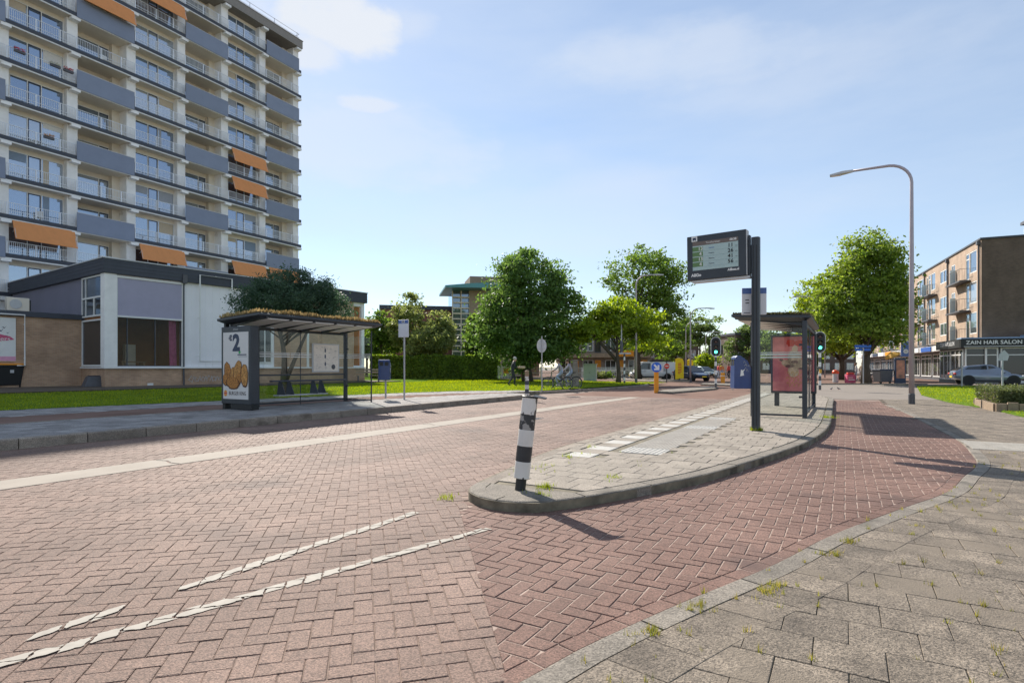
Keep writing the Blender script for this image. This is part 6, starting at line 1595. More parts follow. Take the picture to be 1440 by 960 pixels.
for (px, v0, v1, D, lb) in ((955.5, 503, 533, 56, 'bulging yellow banner with red print on a dark post by the blue car'), (970.5, 505, 526, 66, 'smaller yellow banner behind the slim lamp, right of the larger banner')):
    p = AT(px, D, 0); t = thing('advert_banner', lb, 'banner', p, R(25)); z0, z1 = ZV(v1, D), ZV(v0, D); w = .23 * (z1 - z0)
    mb = MB(); mb.tube([(0, 0, 0), (0, 0, z0 + .1)], .09, 8); mb.obj('post', M['graphite'], t)
    prof = [(-w, z0), (w, z0 + .1), (w * 1.05, z1 - .45), (w * .75, z1 - .1), (-w * .2, z1), (-w, z1 - .1)]; mb = MB(); mb.plate(prof, (0, -.06, 0), (1, 0, 0), (0, 0, 1), (0, .12, 0)); cl = mb.obj('cloth', M['yellow'], t)
    mb = MB(); rr = random.Random(5)
    for k in range(7): mb.box(-w * .5, w * rr.uniform(.1, .5), -.066, -.061, z1 - .6 - k * .16, z1 - .52 - k * .16)
    mb.obj('red_print', M['red'], cl)
p = G(1203 + 10, 540, .03); p = G(1213, 540, .03); t = thing('street_name_sign', 'blue double street name sign on a pole before the plane tree', 'street sign', p, R(-8)); zz = ZV(489, p.y)
mb = MB(); mb.tube([(.05, 0, 0), (.05, 0, zz + .3)], .05, 8); mb.obj('pole', M['steel'], t); mb = MB(); mb.box(-.6, .62, -.05, -.02, zz - .02, zz + .2); mb.box(-.55, .6, .02, .05, zz - .26, zz - .08); mb.obj('name_plate', M['blue_sign3'], t)
p = G(1352.5, 543, .06); t = thing('sign_pole', 'thin bare grey pole in front of the parked crossover car', 'sign pole', p, 0); mb = MB(); mb.tube([(0, 0, 0), (0, 0, 2.35)], .05, 8); mb.obj('pole', M['steel'], t); mb = MB(); mb.lathe([(.055, 2.35), (.055, 2.4)], 8); mb.obj('cap', M['graphite'], t)
p = AT(1409.5, 40.5, 0); t = thing('arrow_sign', 'grey arrow shaped sign back above the roof of the parked crossover', 'road sign', p, R(-20)); mb = MB(); mb.tube([(0, 0, 0), (0, 0, 2.2)], .06, 8); mb.obj('pole', M['light_grey'], t); mb = MB(); mb.plate([(-.3, 0), (.24, 0), (.34, .4), (.05, .75), (-.24, .45)], (.05, -.04, 1.85), (1, 0, 0), (0, 0, 1), (0, .02, 0)); mb.obj('plate', M['light_grey'], t)

# verge: cabinet, post for a ghosted passer-by, fence, bench, barrier
p = G(830, 536.5, .12); t = thing('utility_cabinet', 'pale grey utility cabinet with double doors on the verge', 'utility cabinet', p, R(-14))
mb = MB(); mb.box(-.55, .55, -.3, .3, 0, 1.5); mb.obj('casing', M['cabinet'], t, bevel=.02); mb = MB(); mb.box(-.6, .6, -.34, .34, 1.5, 1.56); mb.obj('lid', M['cabinet'], t); mb = MB(); mb.box(-.53, -.015, -.325, -.3, .12, 1.42); mb.obj('door', M['cabinet'], t); mb = MB(); mb.box(.015, .53, -.325, -.3, .12, 1.42); mb.obj('door', M['cabinet'], t); mb = MB(); mb.box(-.06, -.03, -.34, -.325, .7, .85); mb.obj('handle', M['graphite'], t)
p = G(809, 543.5, .14); t = thing('ghost_figure_post', 'slim grey post standing in for a ghosted passer-by between the cyclists and the grey cabinet', 'post', p, .2)  # plain post standing in for the ghost image of a passer-by
mb = MB(); mb.add([(-.2, -.14, 0), (.24, -.14, 0), (.24, .14, 0), (-.2, .14, 0), (-.17, -.1, 1.62), (.13, -.1, 1.62), (.13, .1, 1.62), (-.17, .1, 1.62)], [(0, 3, 2, 1), (4, 5, 6, 7), (0, 1, 5, 4), (1, 2, 6, 5), (2, 3, 7, 6), (3, 0, 4, 7)]); mb.obj('shaft', M['kerb'], t, bevel=.03); mb = MB(); mb.box(-.2, .16, -.13, .13, 1.62, 1.7); mb.obj('cap', M['kerb'], t, bevel=.02)
p = AT(745, 52, .28); t = thing('mesh_fence', 'low grey mesh fence behind the cyclists under the big dark tree', 'fence', p, R(-3))
for k in range(6): mb = MB(); mb.box(k * 1.0 - .04, k * 1.0 + .04, -.04, .04, 0, 1.15); mb.obj('fence_post', M['light_grey'], t)
mb = MB()
for k in range(50): mb.box(k * .1, k * .1 + .02, -.01, .01, .1, 1.05)
for z in (.1, .55, 1.03): mb.box(0, 5, -.015, .015, z, z + .04)
mb.obj('mesh_panel', M['steel'], t)
p = AT(852, 70, .05); t = thing('garden_fence', 'grey garden fence with a pale rail in front of the maisonettes', 'fence', p, R(-10))
mb = MB()
for k in range(60): mb.box(-3 + k * .2, -2.85 + k * .2, -.02, .02, .05, 1.35)
mb.obj('slat_panel', M['cabinet'], t); mb = MB(); mb.box(-3, 9, -.06, -.022, .85, 1.0); mb.obj('rail', M['white'], t)
p = AT(518, 43, .3); t = thing('picnic_bench', 'weathered wooden bench at the left end of the long hedge', 'bench', p, R(20))
mb = MB(); mb.box(-.9, .9, -.3, .15, .43, .48); mb.obj('seat', M['dry_wood'], t); mb = MB(); mb.box(-.9, .9, .2, .25, .62, .76); mb.box(-.9, .9, .22, .27, .82, .96); mb.obj('backrest', M['dry_wood'], t)
for x in (-.75, .75): mb = MB(); mb.box(x - .04, x + .04, -.25, .2, 0, .43); mb.obj('leg', M['graphite'], t)
p = AT(709, 50, .28); t = thing('garden_gate', 'small white gate with an orange notice at the right end of the hedge', 'gate', p, 0)
mb = MB()
for k in range(9): mb.box(-.55 + k * .13, -.49 + k * .13, -.02, .02, .1, 1.25)
mb.box(-.6, .6, -.03, .03, 1.1, 1.18); mb.box(-.6, .6, -.03, .03, .25, .33); mb.obj('gate_panel', M['white'], t); mb = MB(); mb.box(-.05, .4, -.06, -.032, .55, 1.0); mb.obj('notice', M['orange_sign'], t)

# refuge island in the middle of the road with kerb
ri = [G(925, 553), G(945, 553.5), G(975, 551), G(1006, 548), G(1010, 545.5), G(1000, 544.6), G(965, 547.5), G(932, 550.5)]
mb = MB(); mb.prism([(q.x, q.y) for q in ri], -.02, .1); struct(mb.obj('refuge_island', M['kerb_old']))
r2 = [G(985, 541.5), G(1048, 544), G(1048, 542), G(1020, 540.5), G(990, 540)]
mb = MB(); mb.prism([(q.x, q.y) for q in r2], -.02, .1); struct(mb.obj('refuge_island', M['kerb_old']))
v1 = [G(760, 548), G(845, 547), G(905, 543.4), G(914, 541.6), G(908, 540.6), G(860, 541), G(800, 543)]
v2 = [G(915, 537), G(970, 536.5), G(972, 534.5), G(940, 533), G(850, 533)]
mb = MB(); mb.prism([(q.x, q.y) for q in v2], -.02, .1); struct(mb.obj('verge_pavement', M['kerb']))
for k, (px, v, w, lb) in enumerate(((1215, 540.8, 5, 0), (1300, 542.2, 3, 0), (1165, 534, 4, 0))):
    p = G(px, v); mb = MB(); mb.box(p.x - w, p.x + w, p.y, p.y + .3, 0, .1); struct(mb.obj('side_kerb', M['kerb_old']))
# ------------------------------------------------------------------ vehicles
def wheel(parent, x, y, r, w, sgn):
    mb = MB(); Mx = Matrix.Rotation(R(90), 3, 'X'); mb.lathe([(r * .62, -w / 2), (r * .93, -w / 2), (r, -w * .32), (r, w * .32), (r * .93, w / 2), (r * .62, w / 2)], 24, (x, y, r), M=Mx); wh = mb.obj('wheel', M['tyre'], parent)
    mb = MB(); mb.lathe([(r * .64, -w * .3), (r * .64, w * .3)], 20, (x, y, r), M=Mx); mb.obj('rim_well', M['black'], wh)
    mb = MB()
    for k in range(5):
        a = 2 * math.pi * k / 5; u = Vector((math.cos(a), 0, math.sin(a))); v = Vector((-math.sin(a), 0, math.cos(a)))
        mb.obox(Vector((x, y + sgn * w * .36, r)) + u * r * .34, u * r * .3, v * r * .085, Vector((0, w * .06, 0)))
    mb.lathe([(r * .64, -w * .06), (r * .64, w * .06), (r * .56, w * .06), (r * .56, -w * .06)], 24, (x, y + sgn * w * .38, r), M=Mx); mb.lathe([(r * .13, -w * .08), (r * .13, w * .08)], 10, (x, y + sgn * w * .38, r), M=Mx)
    mb.obj('rim', M['alloy'], wh)
def car(label, loc, rz, paint, L=4.3, W=1.8, H=1.5, kind='hatch', name='parked_car', cat='car', group='cars in the street'):
    """local x = forward"""
    t = thing(name, label, cat, loc, rz, group); h = L / 2; r = .33
    if kind == 'van':
        st = [(-h, .5, 1.05, .86), (-h + .1, .42, 1.1, .97), (-h * .5, .3, 1.12, 1), (.1, .3, 1.12, 1), (h * .45, .3, 1.12, 1), (h * .72, .3, 1.02, .98), (h * .93, .36, .86, .9), (h, .5, .72, .72)]
        cab = [(-h + .05, 1.05, .05), (-h + .12, H - .05, .12), (h * .42, H, .1), (h * .52, H - .1, .1), (h * .8, 1.05, .05)]
    elif kind == 'cross':
        st = [(-h, .55, .95, .72), (-h + .12, .42, 1.04, .92), (-h * .62, .30, 1.05, 1), (-h * .2, .26, .99, 1), (h * .25, .26, .97, 1), (h * .55, .28, .95, .98), (h * .84, .34, .85, .9), (h, .5, .70, .66)]
        cab = [(-h + .12, 1.02, .1), (-h + .85, H - .10, .27), (-h * .12, H, .25), (h * .1, H - .04, .26), (h * .56, .96, .1)]; r = .35
    else:
        st = [(-h, .5, .84, .74), (-h + .12, .38, .93, .92), (-h * .62, .28, .96, 1), (-h * .2, .24, .93, 1), (h * .25, .24, .91, 1), (h * .55, .26, .88, .98), (h * .84, .32, .76, .9), (h, .46, .64, .68)]
        cab = [(-h + .16, .92, .1), (-h + .62, H - .09, .26), (-h * .2, H, .24), (h * .08, H - .04, .25), (h * .52, .9, .1)]
    mb = MB(); vs = []; n = 10
    for (x, z0, zb, k) in st:
        w = W / 2 * k; half = [(w * .86, z0), (w * .97, z0 + .1), (w, z0 + (zb - z0) * .45), (w * .985, z0 + (zb - z0) * .72), (w * .90, zb)]
        vs += [(x, -a, b) for a, b in half] + [(x, a, b) for a, b in half[::-1]]
    fs = []
    for i in range(len(st) - 1):
        for j in range(n): fs.append((i * n + j, i * n + (j + 1) % n, (i + 1) * n + (j + 1) % n, (i + 1) * n + j))
    fs.append(tuple(range(n))[::-1]); fs.append(tuple((len(st) - 1) * n + j for j in range(n)))
    fs = [f[::-1] for f in fs]
    mb.add(vs, fs)
    body = mb.obj('body', paint, t, smooth=True); sb = body.modifiers.new('sub', 'SUBSURF'); sb.levels = 2; sb.render_levels = 2
    # cabin shell with tumblehome
    mb = MB(); vs = []; m = 4
    for (x, z, ins) in cab: vs += [(x, -W / 2 * .93 + ins, z), (x, W / 2 * .93 - ins, z)]
    k = len(cab); lo = [(cab[0][0], -W / 2 * .90, .86), (cab[0][0], W / 2 * .90, .86), (cab[-1][0], W / 2 * .90, .84), (cab[-1][0], -W / 2 * .90, .84)]
    fs = [(2 * i, 2 * i + 2, 2 * i + 3, 2 * i + 1) for i in range(k - 1)]
    o = len(vs); vs += lo
    fs += [(o, 2 * k - 2 + 0, *[2 * i for i in range(k - 2, 0, -1)], 0)[0:1] + tuple([o + 3] + [2 * i for i in range(k - 1, -1, -1)]), tuple([o + 1] + [2 * i + 1 for i in range(k)] + [o + 2]), (o, 0, 1, o + 1), (o + 2, 2 * k - 1, 2 * k - 2, o + 3)]
    mb.add(vs, fs); ro = mb.obj('roof', paint, t, bevel=.05)
    # windows
    def side(s):
        y = lambda z, ins: s * (W / 2 * .93 - ins + .006)
        top = [c for c in cab[1:-1]]
        pts = [(cab[0][0] + (.32 if kind != 'van' else h * 1.0), .985 if kind != 'van' else 1.12)] + [(c[0] + (.06 if i == 0 else -.04 if i == len(top) - 1 else 0), c[1] - .09) for i, c in enumerate(top) if kind != 'van' or c[0] > 0] + [(cab[-1][0] - .2, .985 if kind != 'van' else 1.12)]
        if kind == 'van': pts = [(h * .12, 1.15), (h * .12, H - .15), (h * .46, H - .18), (h * .7, 1.15)]
        z0, z1 = cab[-1][1], H; insf = lambda z: cab[0][2] + (cab[2][2] - cab[0][2]) * max(0, min(1, (z - .9) / (H - .9)))
        mb = MB(); mb.add([(x, s * (W / 2 * .93 - insf(z) + .008), z) for x, z in pts], [tuple(range(len(pts)))[::s]]); mb.obj('side_window', M['car_glass'], ro)
        mb = MB(); xm = -.1 if kind != 'van' else h * .12
        if kind != 'van': mb.add([(xm - .04, s * (W / 2 * .93 - insf(.97) + .012), .97), (xm + .05, s * (W / 2 * .93 - insf(.97) + .012), .97), (xm + .02, s * (W / 2 * .93 - insf(H - .09) + .012), H - .08), (xm - .07, s * (W / 2 * .93 - insf(H - .09) + .012), H - .08)], [(0, 1, 2, 3)]); mb.obj('pillar', paint, ro)
    side(1); side(-1)
    a, b = cab[-1], cab[-2]; mb = MB(); f = lambda t_, c0, c1: c0 + (c1 - c0) * t_
    q = []
    for t_, s in ((.08, -1), (.08, 1), (.92, 1), (.92, -1)): q.append((f(t_, a[0], b[0]) + .012, s * (W / 2 * .93 - f(t_, a[2], b[2]) - .08), f(t_, a[1], b[1]) + .012))
    mb.add(q, [(0, 1, 2, 3)]); mb.obj('windscreen', M['car_glass'], ro)
    a, b = cab[0], cab[1]; q = []
    for t_, s in ((.15, 1), (.15, -1), (.9, -1), (.9, 1)): q.append((f(t_, a[0], b[0]) - .014, s * (W / 2 * .93 - f(t_, a[2], b[2]) - .1), f(t_, a[1], b[1]) + .01))
    mb = MB(); mb.add(q, [(0, 1, 2, 3)]); mb.obj('rear_window', M['car_glass'], ro)
    for x in (-h * .6, h * .62):
        for s in (-1, 1):
            mb = MB(); mb.lathe([(r * 1.16, -.12), (r * 1.16, .118)], 22, (x, s * (W / 2 - .115), r * 1.04), M=Matrix.Rotation(R(90), 3, 'X')); mb.obj('wheel_arch', M['black'], t); wheel(t, x, s * (W / 2 - .105), r, .22, s)
    for s in (-1, 1):
        mb = MB(); mb.ball((h * .9, s * W * .34, .7 if kind != 'van' else .82), (.14, .17, .075), 12, 6); mb.obj('headlight', M['head_glass'], t)
        mb = MB(); mb.ball((-h + .08, s * W * .38, .86 if kind != 'van' else 1.0), (.1, .16, .085 if kind != 'van' else .22), 12, 6); mb.obj('tail_light', M['red'], t)
        mb = MB(); mb.ball((h * .36, s * (W / 2 + .09), .98), (.07, .1, .075), 10, 6); mb.obj('wing_mirror', paint, t)
        mb = MB(); mb.box(-h * .45, h * .45, s * (W / 2 * .99) - .02, s * (W / 2 * .99) + .02, .22, .36); mb.obj('sill_trim', M['black'], t)
        for x in (-.62, .34):
            mb = MB(); mb.box(x, x + .16, s * (W / 2) - .012, s * (W / 2) + .016, .79, .82); mb.obj('door_handle', paint, t)
    mb = MB(); mb.box(h - .08, h - .005, -.5, .5, .36, .5); mb.obj('grille', M['black'], t); mb = MB(); mb.box(h - .01, h + .012, -.26, .26, .4, .5); mb.obj('number_plate', M['yellow'], t)
    mb = MB(); mb.box(-h - .012, -h + .02, -.26, .26, .58, .69); mb.obj('number_plate', M['yellow'], t)
    return t
P_GREYBLUE = mat('car_grey_blue', (.20, .23, .29), .3, .5, var=.03, coat=1.0); P_NAVY = mat('car_navy', (.02, .04, .10), .3, .3, var=.03, coat=1.0)
P_SILVER = mat('car_silver', (.5, .52, .55), .3, .5, var=.03, coat=1.0); P_WHITE = mat('car_white', (.75, .75, .74), .3, var=.03, coat=.6); P_TEAL = mat('car_grey_teal', (.16, .22, .24), .3, .4, var=.03, coat=1.0)
pr = AT(1337, 43.6, .04); fwd = Vector((.915, -.403, 0)); pc = pr + fwd * 2.18
car('silver blue crossover car parked in front of the hair salon', (pc.x, pc.y, .03), math.atan2(fwd.y, fwd.x), P_GREYBLUE, 4.36, 1.8, 1.56, 'cross')
p = AT(972, 58, 0); car('dark blue car waiting by the yellow banners', p, R(-72), P_NAVY, 4.3, 1.85, 1.55)
p = AT(990, 74, 0); car('grey green car behind the dark blue car', p, R(-70), P_TEAL, 4.2, 1.78, 1.5)
p = AT(1001, 82, 0); car('silver white car parked far behind the central traffic light', p, R(-64), P_WHITE, 4.3, 1.8, 1.5)
p = AT(917, 63, 0); v_ = car('white delivery van with a dark roof load behind the street lamp', p, R(176), P_WHITE, 5.0, 1.9, 2.0, 'van', 'delivery_van', 'van', 'vans in the street'); 
mb = MB(); mb.box(-1.9, .4, -.6, .6, 2.03, 2.14); mb.obj('roof_load', M['black'], v_)
mb = MB(); mb.box(-1.3, -.2, .955, .965, .95, 1.5); mb.obj('side_print', M['hedge_print'] if 'hedge_print' in M else M['steel'], v_)

# ------------------------------------------------------------------ bicycles
def bicycle(label, loc, rz, col='graphite', group='bicycles', lean=0.0):
    t = thing('bicycle', label, 'bicycle', loc, rz, group); t.rotation_euler = (lean, 0, rz)
    r = .345
    for x in (-.53, .55):
        mb = MB(); ring = [(x + r * math.cos(a), 0, r + r * math.sin(a)) for a in np.linspace(0, 2 * math.pi, 25)]; mb.tube(ring, .02, 6, cap=False); w = mb.obj('wheel', M['tyre'], t)
        mb = MB(); mb.tube([(x + (r - .025) * math.cos(a), 0, r + (r - .025) * math.sin(a)) for a in np.linspace(0, 2 * math.pi, 25)], .01, 5, cap=False)
        for k in range(8):
            a = math.pi * k / 8; mb.tube([(x + (r - .02) * math.cos(a), 0, r + (r - .02) * math.sin(a)), (x - (r - .02) * math.cos(a), 0, r - (r - .02) * math.sin(a))], .0035, 4)
        mb.obj('rim', M['steel'], w)
        mb = MB(); mb.tube([(x + (r + .03) * math.cos(a), 0, r + (r + .03) * math.sin(a)) for a in np.linspace(.3, 2.9, 10)], .02, 6); mb.obj('mudguard', M[col], t)
    mb = MB(); bb = (-.1, 0, .3); st = (-.27, 0, .82); hd = (.36, 0, .86)
    for a, b in ((bb, st), ((-.23, 0, .7), (.40, 0, .72)), (bb, (.41, 0, .66)), (hd, (.55, 0, r)), (bb, (-.53, 0, r)), ((-.24, 0, .72), (-.53, 0, r))): mb.tube([a, b], .019, 7)
    mb.obj('frame', M[col], t)
    mb = MB(); mb.tube([(.2, -.29, 1.02), (.3, -.22, 1.05), (.35, 0, 1.02), (.3, .22, 1.05), (.2, .29, 1.02)], .014, 6); mb.tube([hd, (.35, 0, 1.02)], .014, 6); mb.obj('handlebar', M['graphite'], t)
    mb = MB(); mb.tube([st, (-.3, 0, .93)], .014, 6); mb.plate([(-.2, -.09), (-.08, -.1), (.14, -.02), (.14, .02), (-.08, .1), (-.2, .09)], (-.3, 0, .93), (1, 0, 0), (0, 1, 0), (0, 0, .05)); mb.obj('saddle', M['black'], t)
    mb = MB(); mb.box(-.82, -.36, -.07, .07, .74, .76); mb.tube([(-.75, .06, .75), (-.53, .05, r)], .008, 5); mb.tube([(-.75, -.06, .75), (-.53, -.05, r)], .008, 5); mb.obj('carrier', M['graphite'], t)
    mb = MB(); mb.lathe([(.09, -.01), (.09, .01)], 14, (-.1, -.04, .3), M=Matrix.Rotation(R(90), 3, 'X')); mb.box(-.28, .08, -.14, -.1, .29, .31) if False else mb.tube([(-.1, -.1, .3), (.02, -.1, .16)], .012, 5); mb.tube([(-.1, .1, .3), (-.22, .1, .44)], .012, 5); mb.box(-.03, .07, -.17, -.09, .145, .165); mb.box(-.27, -.17, .09, .17, .425, .445); mb.obj('crank', M['steel'], t)
    return t

# ------------------------------------------------------------------ people: one skinned body each
def person(label, loc, rz, pose, top, legs, hair='hair', group=None, extra=None, skin='skin', shoes='black', scale=1.0):
    """faces local +x"""
    t = thing('person', label, 'person', loc, rz, group)
    J = {'pelvis': (0, 0, .96), 'belly': (.0, 0, 1.12), 'chest': (.0, 0, 1.32), 'neck': (.02, 0, 1.47), 'skull': (.05, 0, 1.60), 'crown': (.04, 0, 1.70),
         'sl': (0, .17, 1.40), 'sr': (0, -.17, 1.40), 'el': (-.02, .23, 1.12), 'er': (-.02, -.23, 1.12), 'wl': (.08, .24, .88), 'wr': (.08, -.24, .88), 'hl': (.11, .24, .79), 'hr': (.11, -.24, .79),
         'tl': (0, .09, .9), 'tr': (0, -.09, .9), 'kl': (.04, .1, .5), 'kr': (.04, -.1, .5), 'al': (-.02, .1, .09), 'ar': (-.02, -.1, .09), 'fl': (.14, .11, .045), 'fr': (.14, -.11, .045)}
    J.update(pose)
    rad = {'pelvis': .145, 'belly': .13, 'chest': .15, 'neck': .055, 'skull': .088, 'crown': .078, 'sl': .07, 'sr': .07, 'el': .047, 'er': .047, 'wl': .032, 'wr': .032, 'hl': .036, 'hr': .036, 'tl': .088, 'tr': .088, 'kl': .06, 'kr': .06, 'al': .042, 'ar': .042, 'fl': .04, 'fr': .04}
    E = [('pelvis', 'belly'), ('belly', 'chest'), ('chest', 'neck'), ('neck', 'skull'), ('skull', 'crown'), ('chest', 'sl'), ('chest', 'sr'), ('sl', 'el'), ('sr', 'er'), ('el', 'wl'), ('er', 'wr'), ('wl', 'hl'), ('wr', 'hr'), ('pelvis', 'tl'), ('pelvis', 'tr'), ('tl', 'kl'), ('tr', 'kr'), ('kl', 'al'), ('kr', 'ar'), ('al', 'fl'), ('ar', 'fr')]
    # nose and chin, five fingers per hand
    sk, nk = Vector(J['skull']), Vector(J['neck'])
    J['nose'] = tuple(sk + Vector((.098, 0, -.012))); rad['nose'] = .016; E.append(('skull', 'nose'))
    for s in 'lr':
        w, h_ = Vector(J['w' + s]), Vector(J['h' + s]); d = (h_ - w).normalized(); o = d.cross(Vector((1, 0, .2))).normalized()
        for k, (a, l) in enumerate(((-.028, .075), (-.010, .088), (.010, .082), (.027, .062))):
            n1 = f'f{s}{k}'; J[n1] = tuple(h_ + o * a * 1.25 + d * l + Vector((-.012, 0, 0))); rad[n1] = .0085; E.append(('h' + s, n1))
        J['th' + s] = tuple(w.lerp(h_, .6) + o * .055 + d * .02); rad['th' + s] = .0095; E.append(('h' + s, 'th' + s))
    names = list(J); idx = {n: i for i, n in enumerate(names)}
    me = bpy.data.meshes.new('body'); me.from_pydata([J[n] for n in names], [(idx[a], idx[b]) for a, b in E], []); me.update()
    tmp = bpy.data.objects.new('tmp', me); COL.objects.link(tmp)
    m1 = tmp.modifiers.new('skin', 'SKIN'); m1.use_smooth_shade = True; m2 = tmp.modifiers.new('sub', 'SUBSURF'); m2.levels = 1; m2.render_levels = 1
    sv = me.skin_vertices[0].data
    for n, i in idx.items(): sv[i].radius = (rad[n], rad[n]); sv[i].use_root = (n == 'pelvis')
    dg = bpy.context.evaluated_depsgraph_get(); dg.update(); out = bpy.data.meshes.new_from_object(tmp.evaluated_get(dg)); bpy.data.objects.remove(tmp)
    out.materials.clear()
    for m_ in (M[skin], top, legs, M[shoes]): out.materials.append(m_)
    grp = {}
    for n in names: grp[n] = 0 if n in ('skull', 'crown', 'nose', 'neck', 'wl', 'wr', 'hl', 'hr') or n[:2] in ('fl', 'fr') and len(n) == 3 or n.startswith('th') else 1 if n in ('belly', 'chest', 'sl', 'sr', 'el', 'er') else 3 if n in ('al', 'ar', 'fl', 'fr') else 2
    pts = [(Vector(J[n]), grp[n]) for n in names]
    # sample along bones so that sleeves and trouser legs end cleanly
    for a, b in E:
        A, B = Vector(J[a]), Vector(J[b])
        for q in (.25, .5, .75):
            g_ = grp[a] if q < .8 and grp[a] in (1, 2) and not (a == 'pelvis' and b == 'belly') else grp[b] if q > .5 else grp[a]
            pts.append((A.lerp(B, q), g_))
    for pl in out.polygons:
        c = pl.center; pl.material_index = min(pts, key=lambda k: (k[0] - c).length_squared)[1]; pl.use_smooth = True
    bo = bpy.data.objects.new('body', out); COL.objects.link(bo); bo.parent = t
    mb = MB(); up = (Vector(J['crown']) - Vector(J['skull'])).normalized(); c = Vector(J['skull']).lerp(Vector(J['crown']), .55) + Vector((-.022, 0, .012)); mb.ball(c, (.108, .098, .105), 14, 9); mb.obj('hair', M[hair], t, smooth=True)
    mb = MB(); 
    for s in (-1, 1): mb.ball(Vector(J['skull']) + Vector((.083, s * .03, .02)), .011, 8, 5)
    mb.obj('eyes', M['black'], t)
    if extra: extra(t, J)
    t.scale = (scale,) * 3
    return t
M['jacket_grey'] = mat('grey_jacket', (.34, .33, .36), .85, var=.15, scale=8); M['jeans'] = mat('light_jeans', (.30, .37, .48), .85, var=.15, scale=8); M['dark_cloth'] = mat('dark_cloth', (.03, .032, .04), .85, var=.15); M['tan'] = mat('tan_bag', (.42, .32, .22), .8, var=.15)
M['shirt_red'] = mat('red_shirt', (.55, .08, .07), .85, var=.1); M['shirt_orange'] = mat('orange_shirt', (.68, .25, .08), .85, var=.1); M['shirt_grey'] = mat('grey_shirt', (.45, .43, .42), .85, var=.1)
RIDE = {'pelvis': (-.28, 0, 1.0), 'belly': (-.22, 0, 1.14), 'chest': (-.12, 0, 1.34), 'neck': (-.06, 0, 1.48), 'skull': (0, 0, 1.6), 'crown': (-.01, 0, 1.7), 'sl': (-.1, .17, 1.40), 'sr': (-.1, -.17, 1.40), 'el': (.05, .25, 1.2), 'er': (.05, -.25, 1.2), 'wl': (.2, .27, 1.1), 'wr': (.2, -.27, 1.1), 'hl': (.27, .26, 1.08), 'hr': (.27, -.26, 1.08),
        'tl': (-.24, .09, .95), 'tr': (-.24, -.09, .95), 'kl': (.08, .1, .74), 'kr': (.1, -.1, .62), 'al': (-.2, .12, .53), 'ar': (-.02, -.12, .25), 'fl': (-.06, .13, .47), 'fr': (.12, -.13, .19)}
cy0 = G(784, 547.5, .1); cy1 = G(797.5, 546.5, .1); hdg = R(172)
for c, lb, lb2 in ((cy0, 'person in a grey jacket and light jeans riding the left bicycle on the verge path', 'upright bicycle ridden by the left cyclist'), (cy1, 'person in a grey jacket and light jeans riding beside the slim grey post', 'upright bicycle ridden by the cyclist nearer the slim grey post')):
    c.z = .1; bicycle(lb2, c, hdg, 'graphite', 'ridden bicycles')
    person(lb, c, hdg, RIDE, M['jacket_grey'], M['jeans'], 'hair', 'cyclists')
def bag(t, J):
    mb = MB(); mb.box(.24, .62, -.12, .12, 1.02, 1.16); mb.obj('carried_bundle', M['tan'], t, bevel=.04)
WALK = {'pelvis': (0, 0, .95), 'chest': (.06, 0, 1.3), 'neck': (.1, 0, 1.44), 'skull': (.15, 0, 1.55), 'crown': (.15, 0, 1.65), 'sl': (.06, .17, 1.38), 'sr': (.06, -.17, 1.38), 'el': (.08, .24, 1.12), 'er': (.06, -.24, 1.12), 'wl': (.3, .2, 1.08), 'wr': (.3, -.2, 1.08), 'hl': (.37, .16, 1.08), 'hr': (.37, -.16, 1.08),
        'kl': (.16, .1, .52), 'kr': (-.04, -.1, .5), 'al': (.14, .1, .09), 'ar': (-.3, -.1, .14), 'fl': (.3, .11, .045), 'fr': (-.16, -.11, .05)}
p = G(721, 542.5, .28); p.z = .27
pw = person('person in dark clothes with grey hair walking over the lawn carrying a tan bundle', p, R(15), WALK, M['dark_cloth'], M['dark_cloth'], 'hair_grey', None, None, scale=1.0)
b_ = Matrix.Rotation(R(15), 4, 'Z') @ Vector((.5, 0, 1.02)) + p
t = thing('bundle', 'tan bundle held in front by the person on the lawn', 'bundle', b_, R(15)); mb = MB(); mb.box(-.16, .22, -.2, .2, 0, .14); mb.obj('cloth', M['tan'], t, bevel=.04); mb = MB(); mb.box(-.17, .23, -.03, .03, -.004, .146); mb.obj('strap', M['wood'], t)
STAND = {}
STEP = {'kl': (.14, .1, .5), 'al': (.2, .1, .09), 'fl': (.35, .11, .045), 'kr': (-.06, -.1, .5), 'ar': (-.26, -.1, .12), 'fr': (-.12, -.11, .045)}
for px, D, top, legs, rz, ps, lb, hair in ((1015, 64, 'shirt_orange', 'jeans', 1.2, STEP, 'far person in an orange top walking near the orange marker post', 'hair'), (1025, 66, 'shirt_red', 'dark_cloth', 2.0, STAND, 'far person in a red top left of the blue litter bin', 'hair'), (1010.5, 66, 'shirt_red', 'jeans', .4, STEP, 'far person in a red top just right of the central striped pole', 'hair_grey'), (1204, 52, 'shirt_grey', 'jeans', 2.6, STAND, 'person in a pale shirt standing under the plane tree', 'hair'), (1212.5, 52.5, 'tan', 'dark_cloth', .6, STEP, 'person in a tan top walking in front of the plane tree trunk', 'hair')):
    person(lb, AT(px, D, .02), rz, ps, M[top], M[legs], hair, 'pedestrians far along the street', scale=1.02)
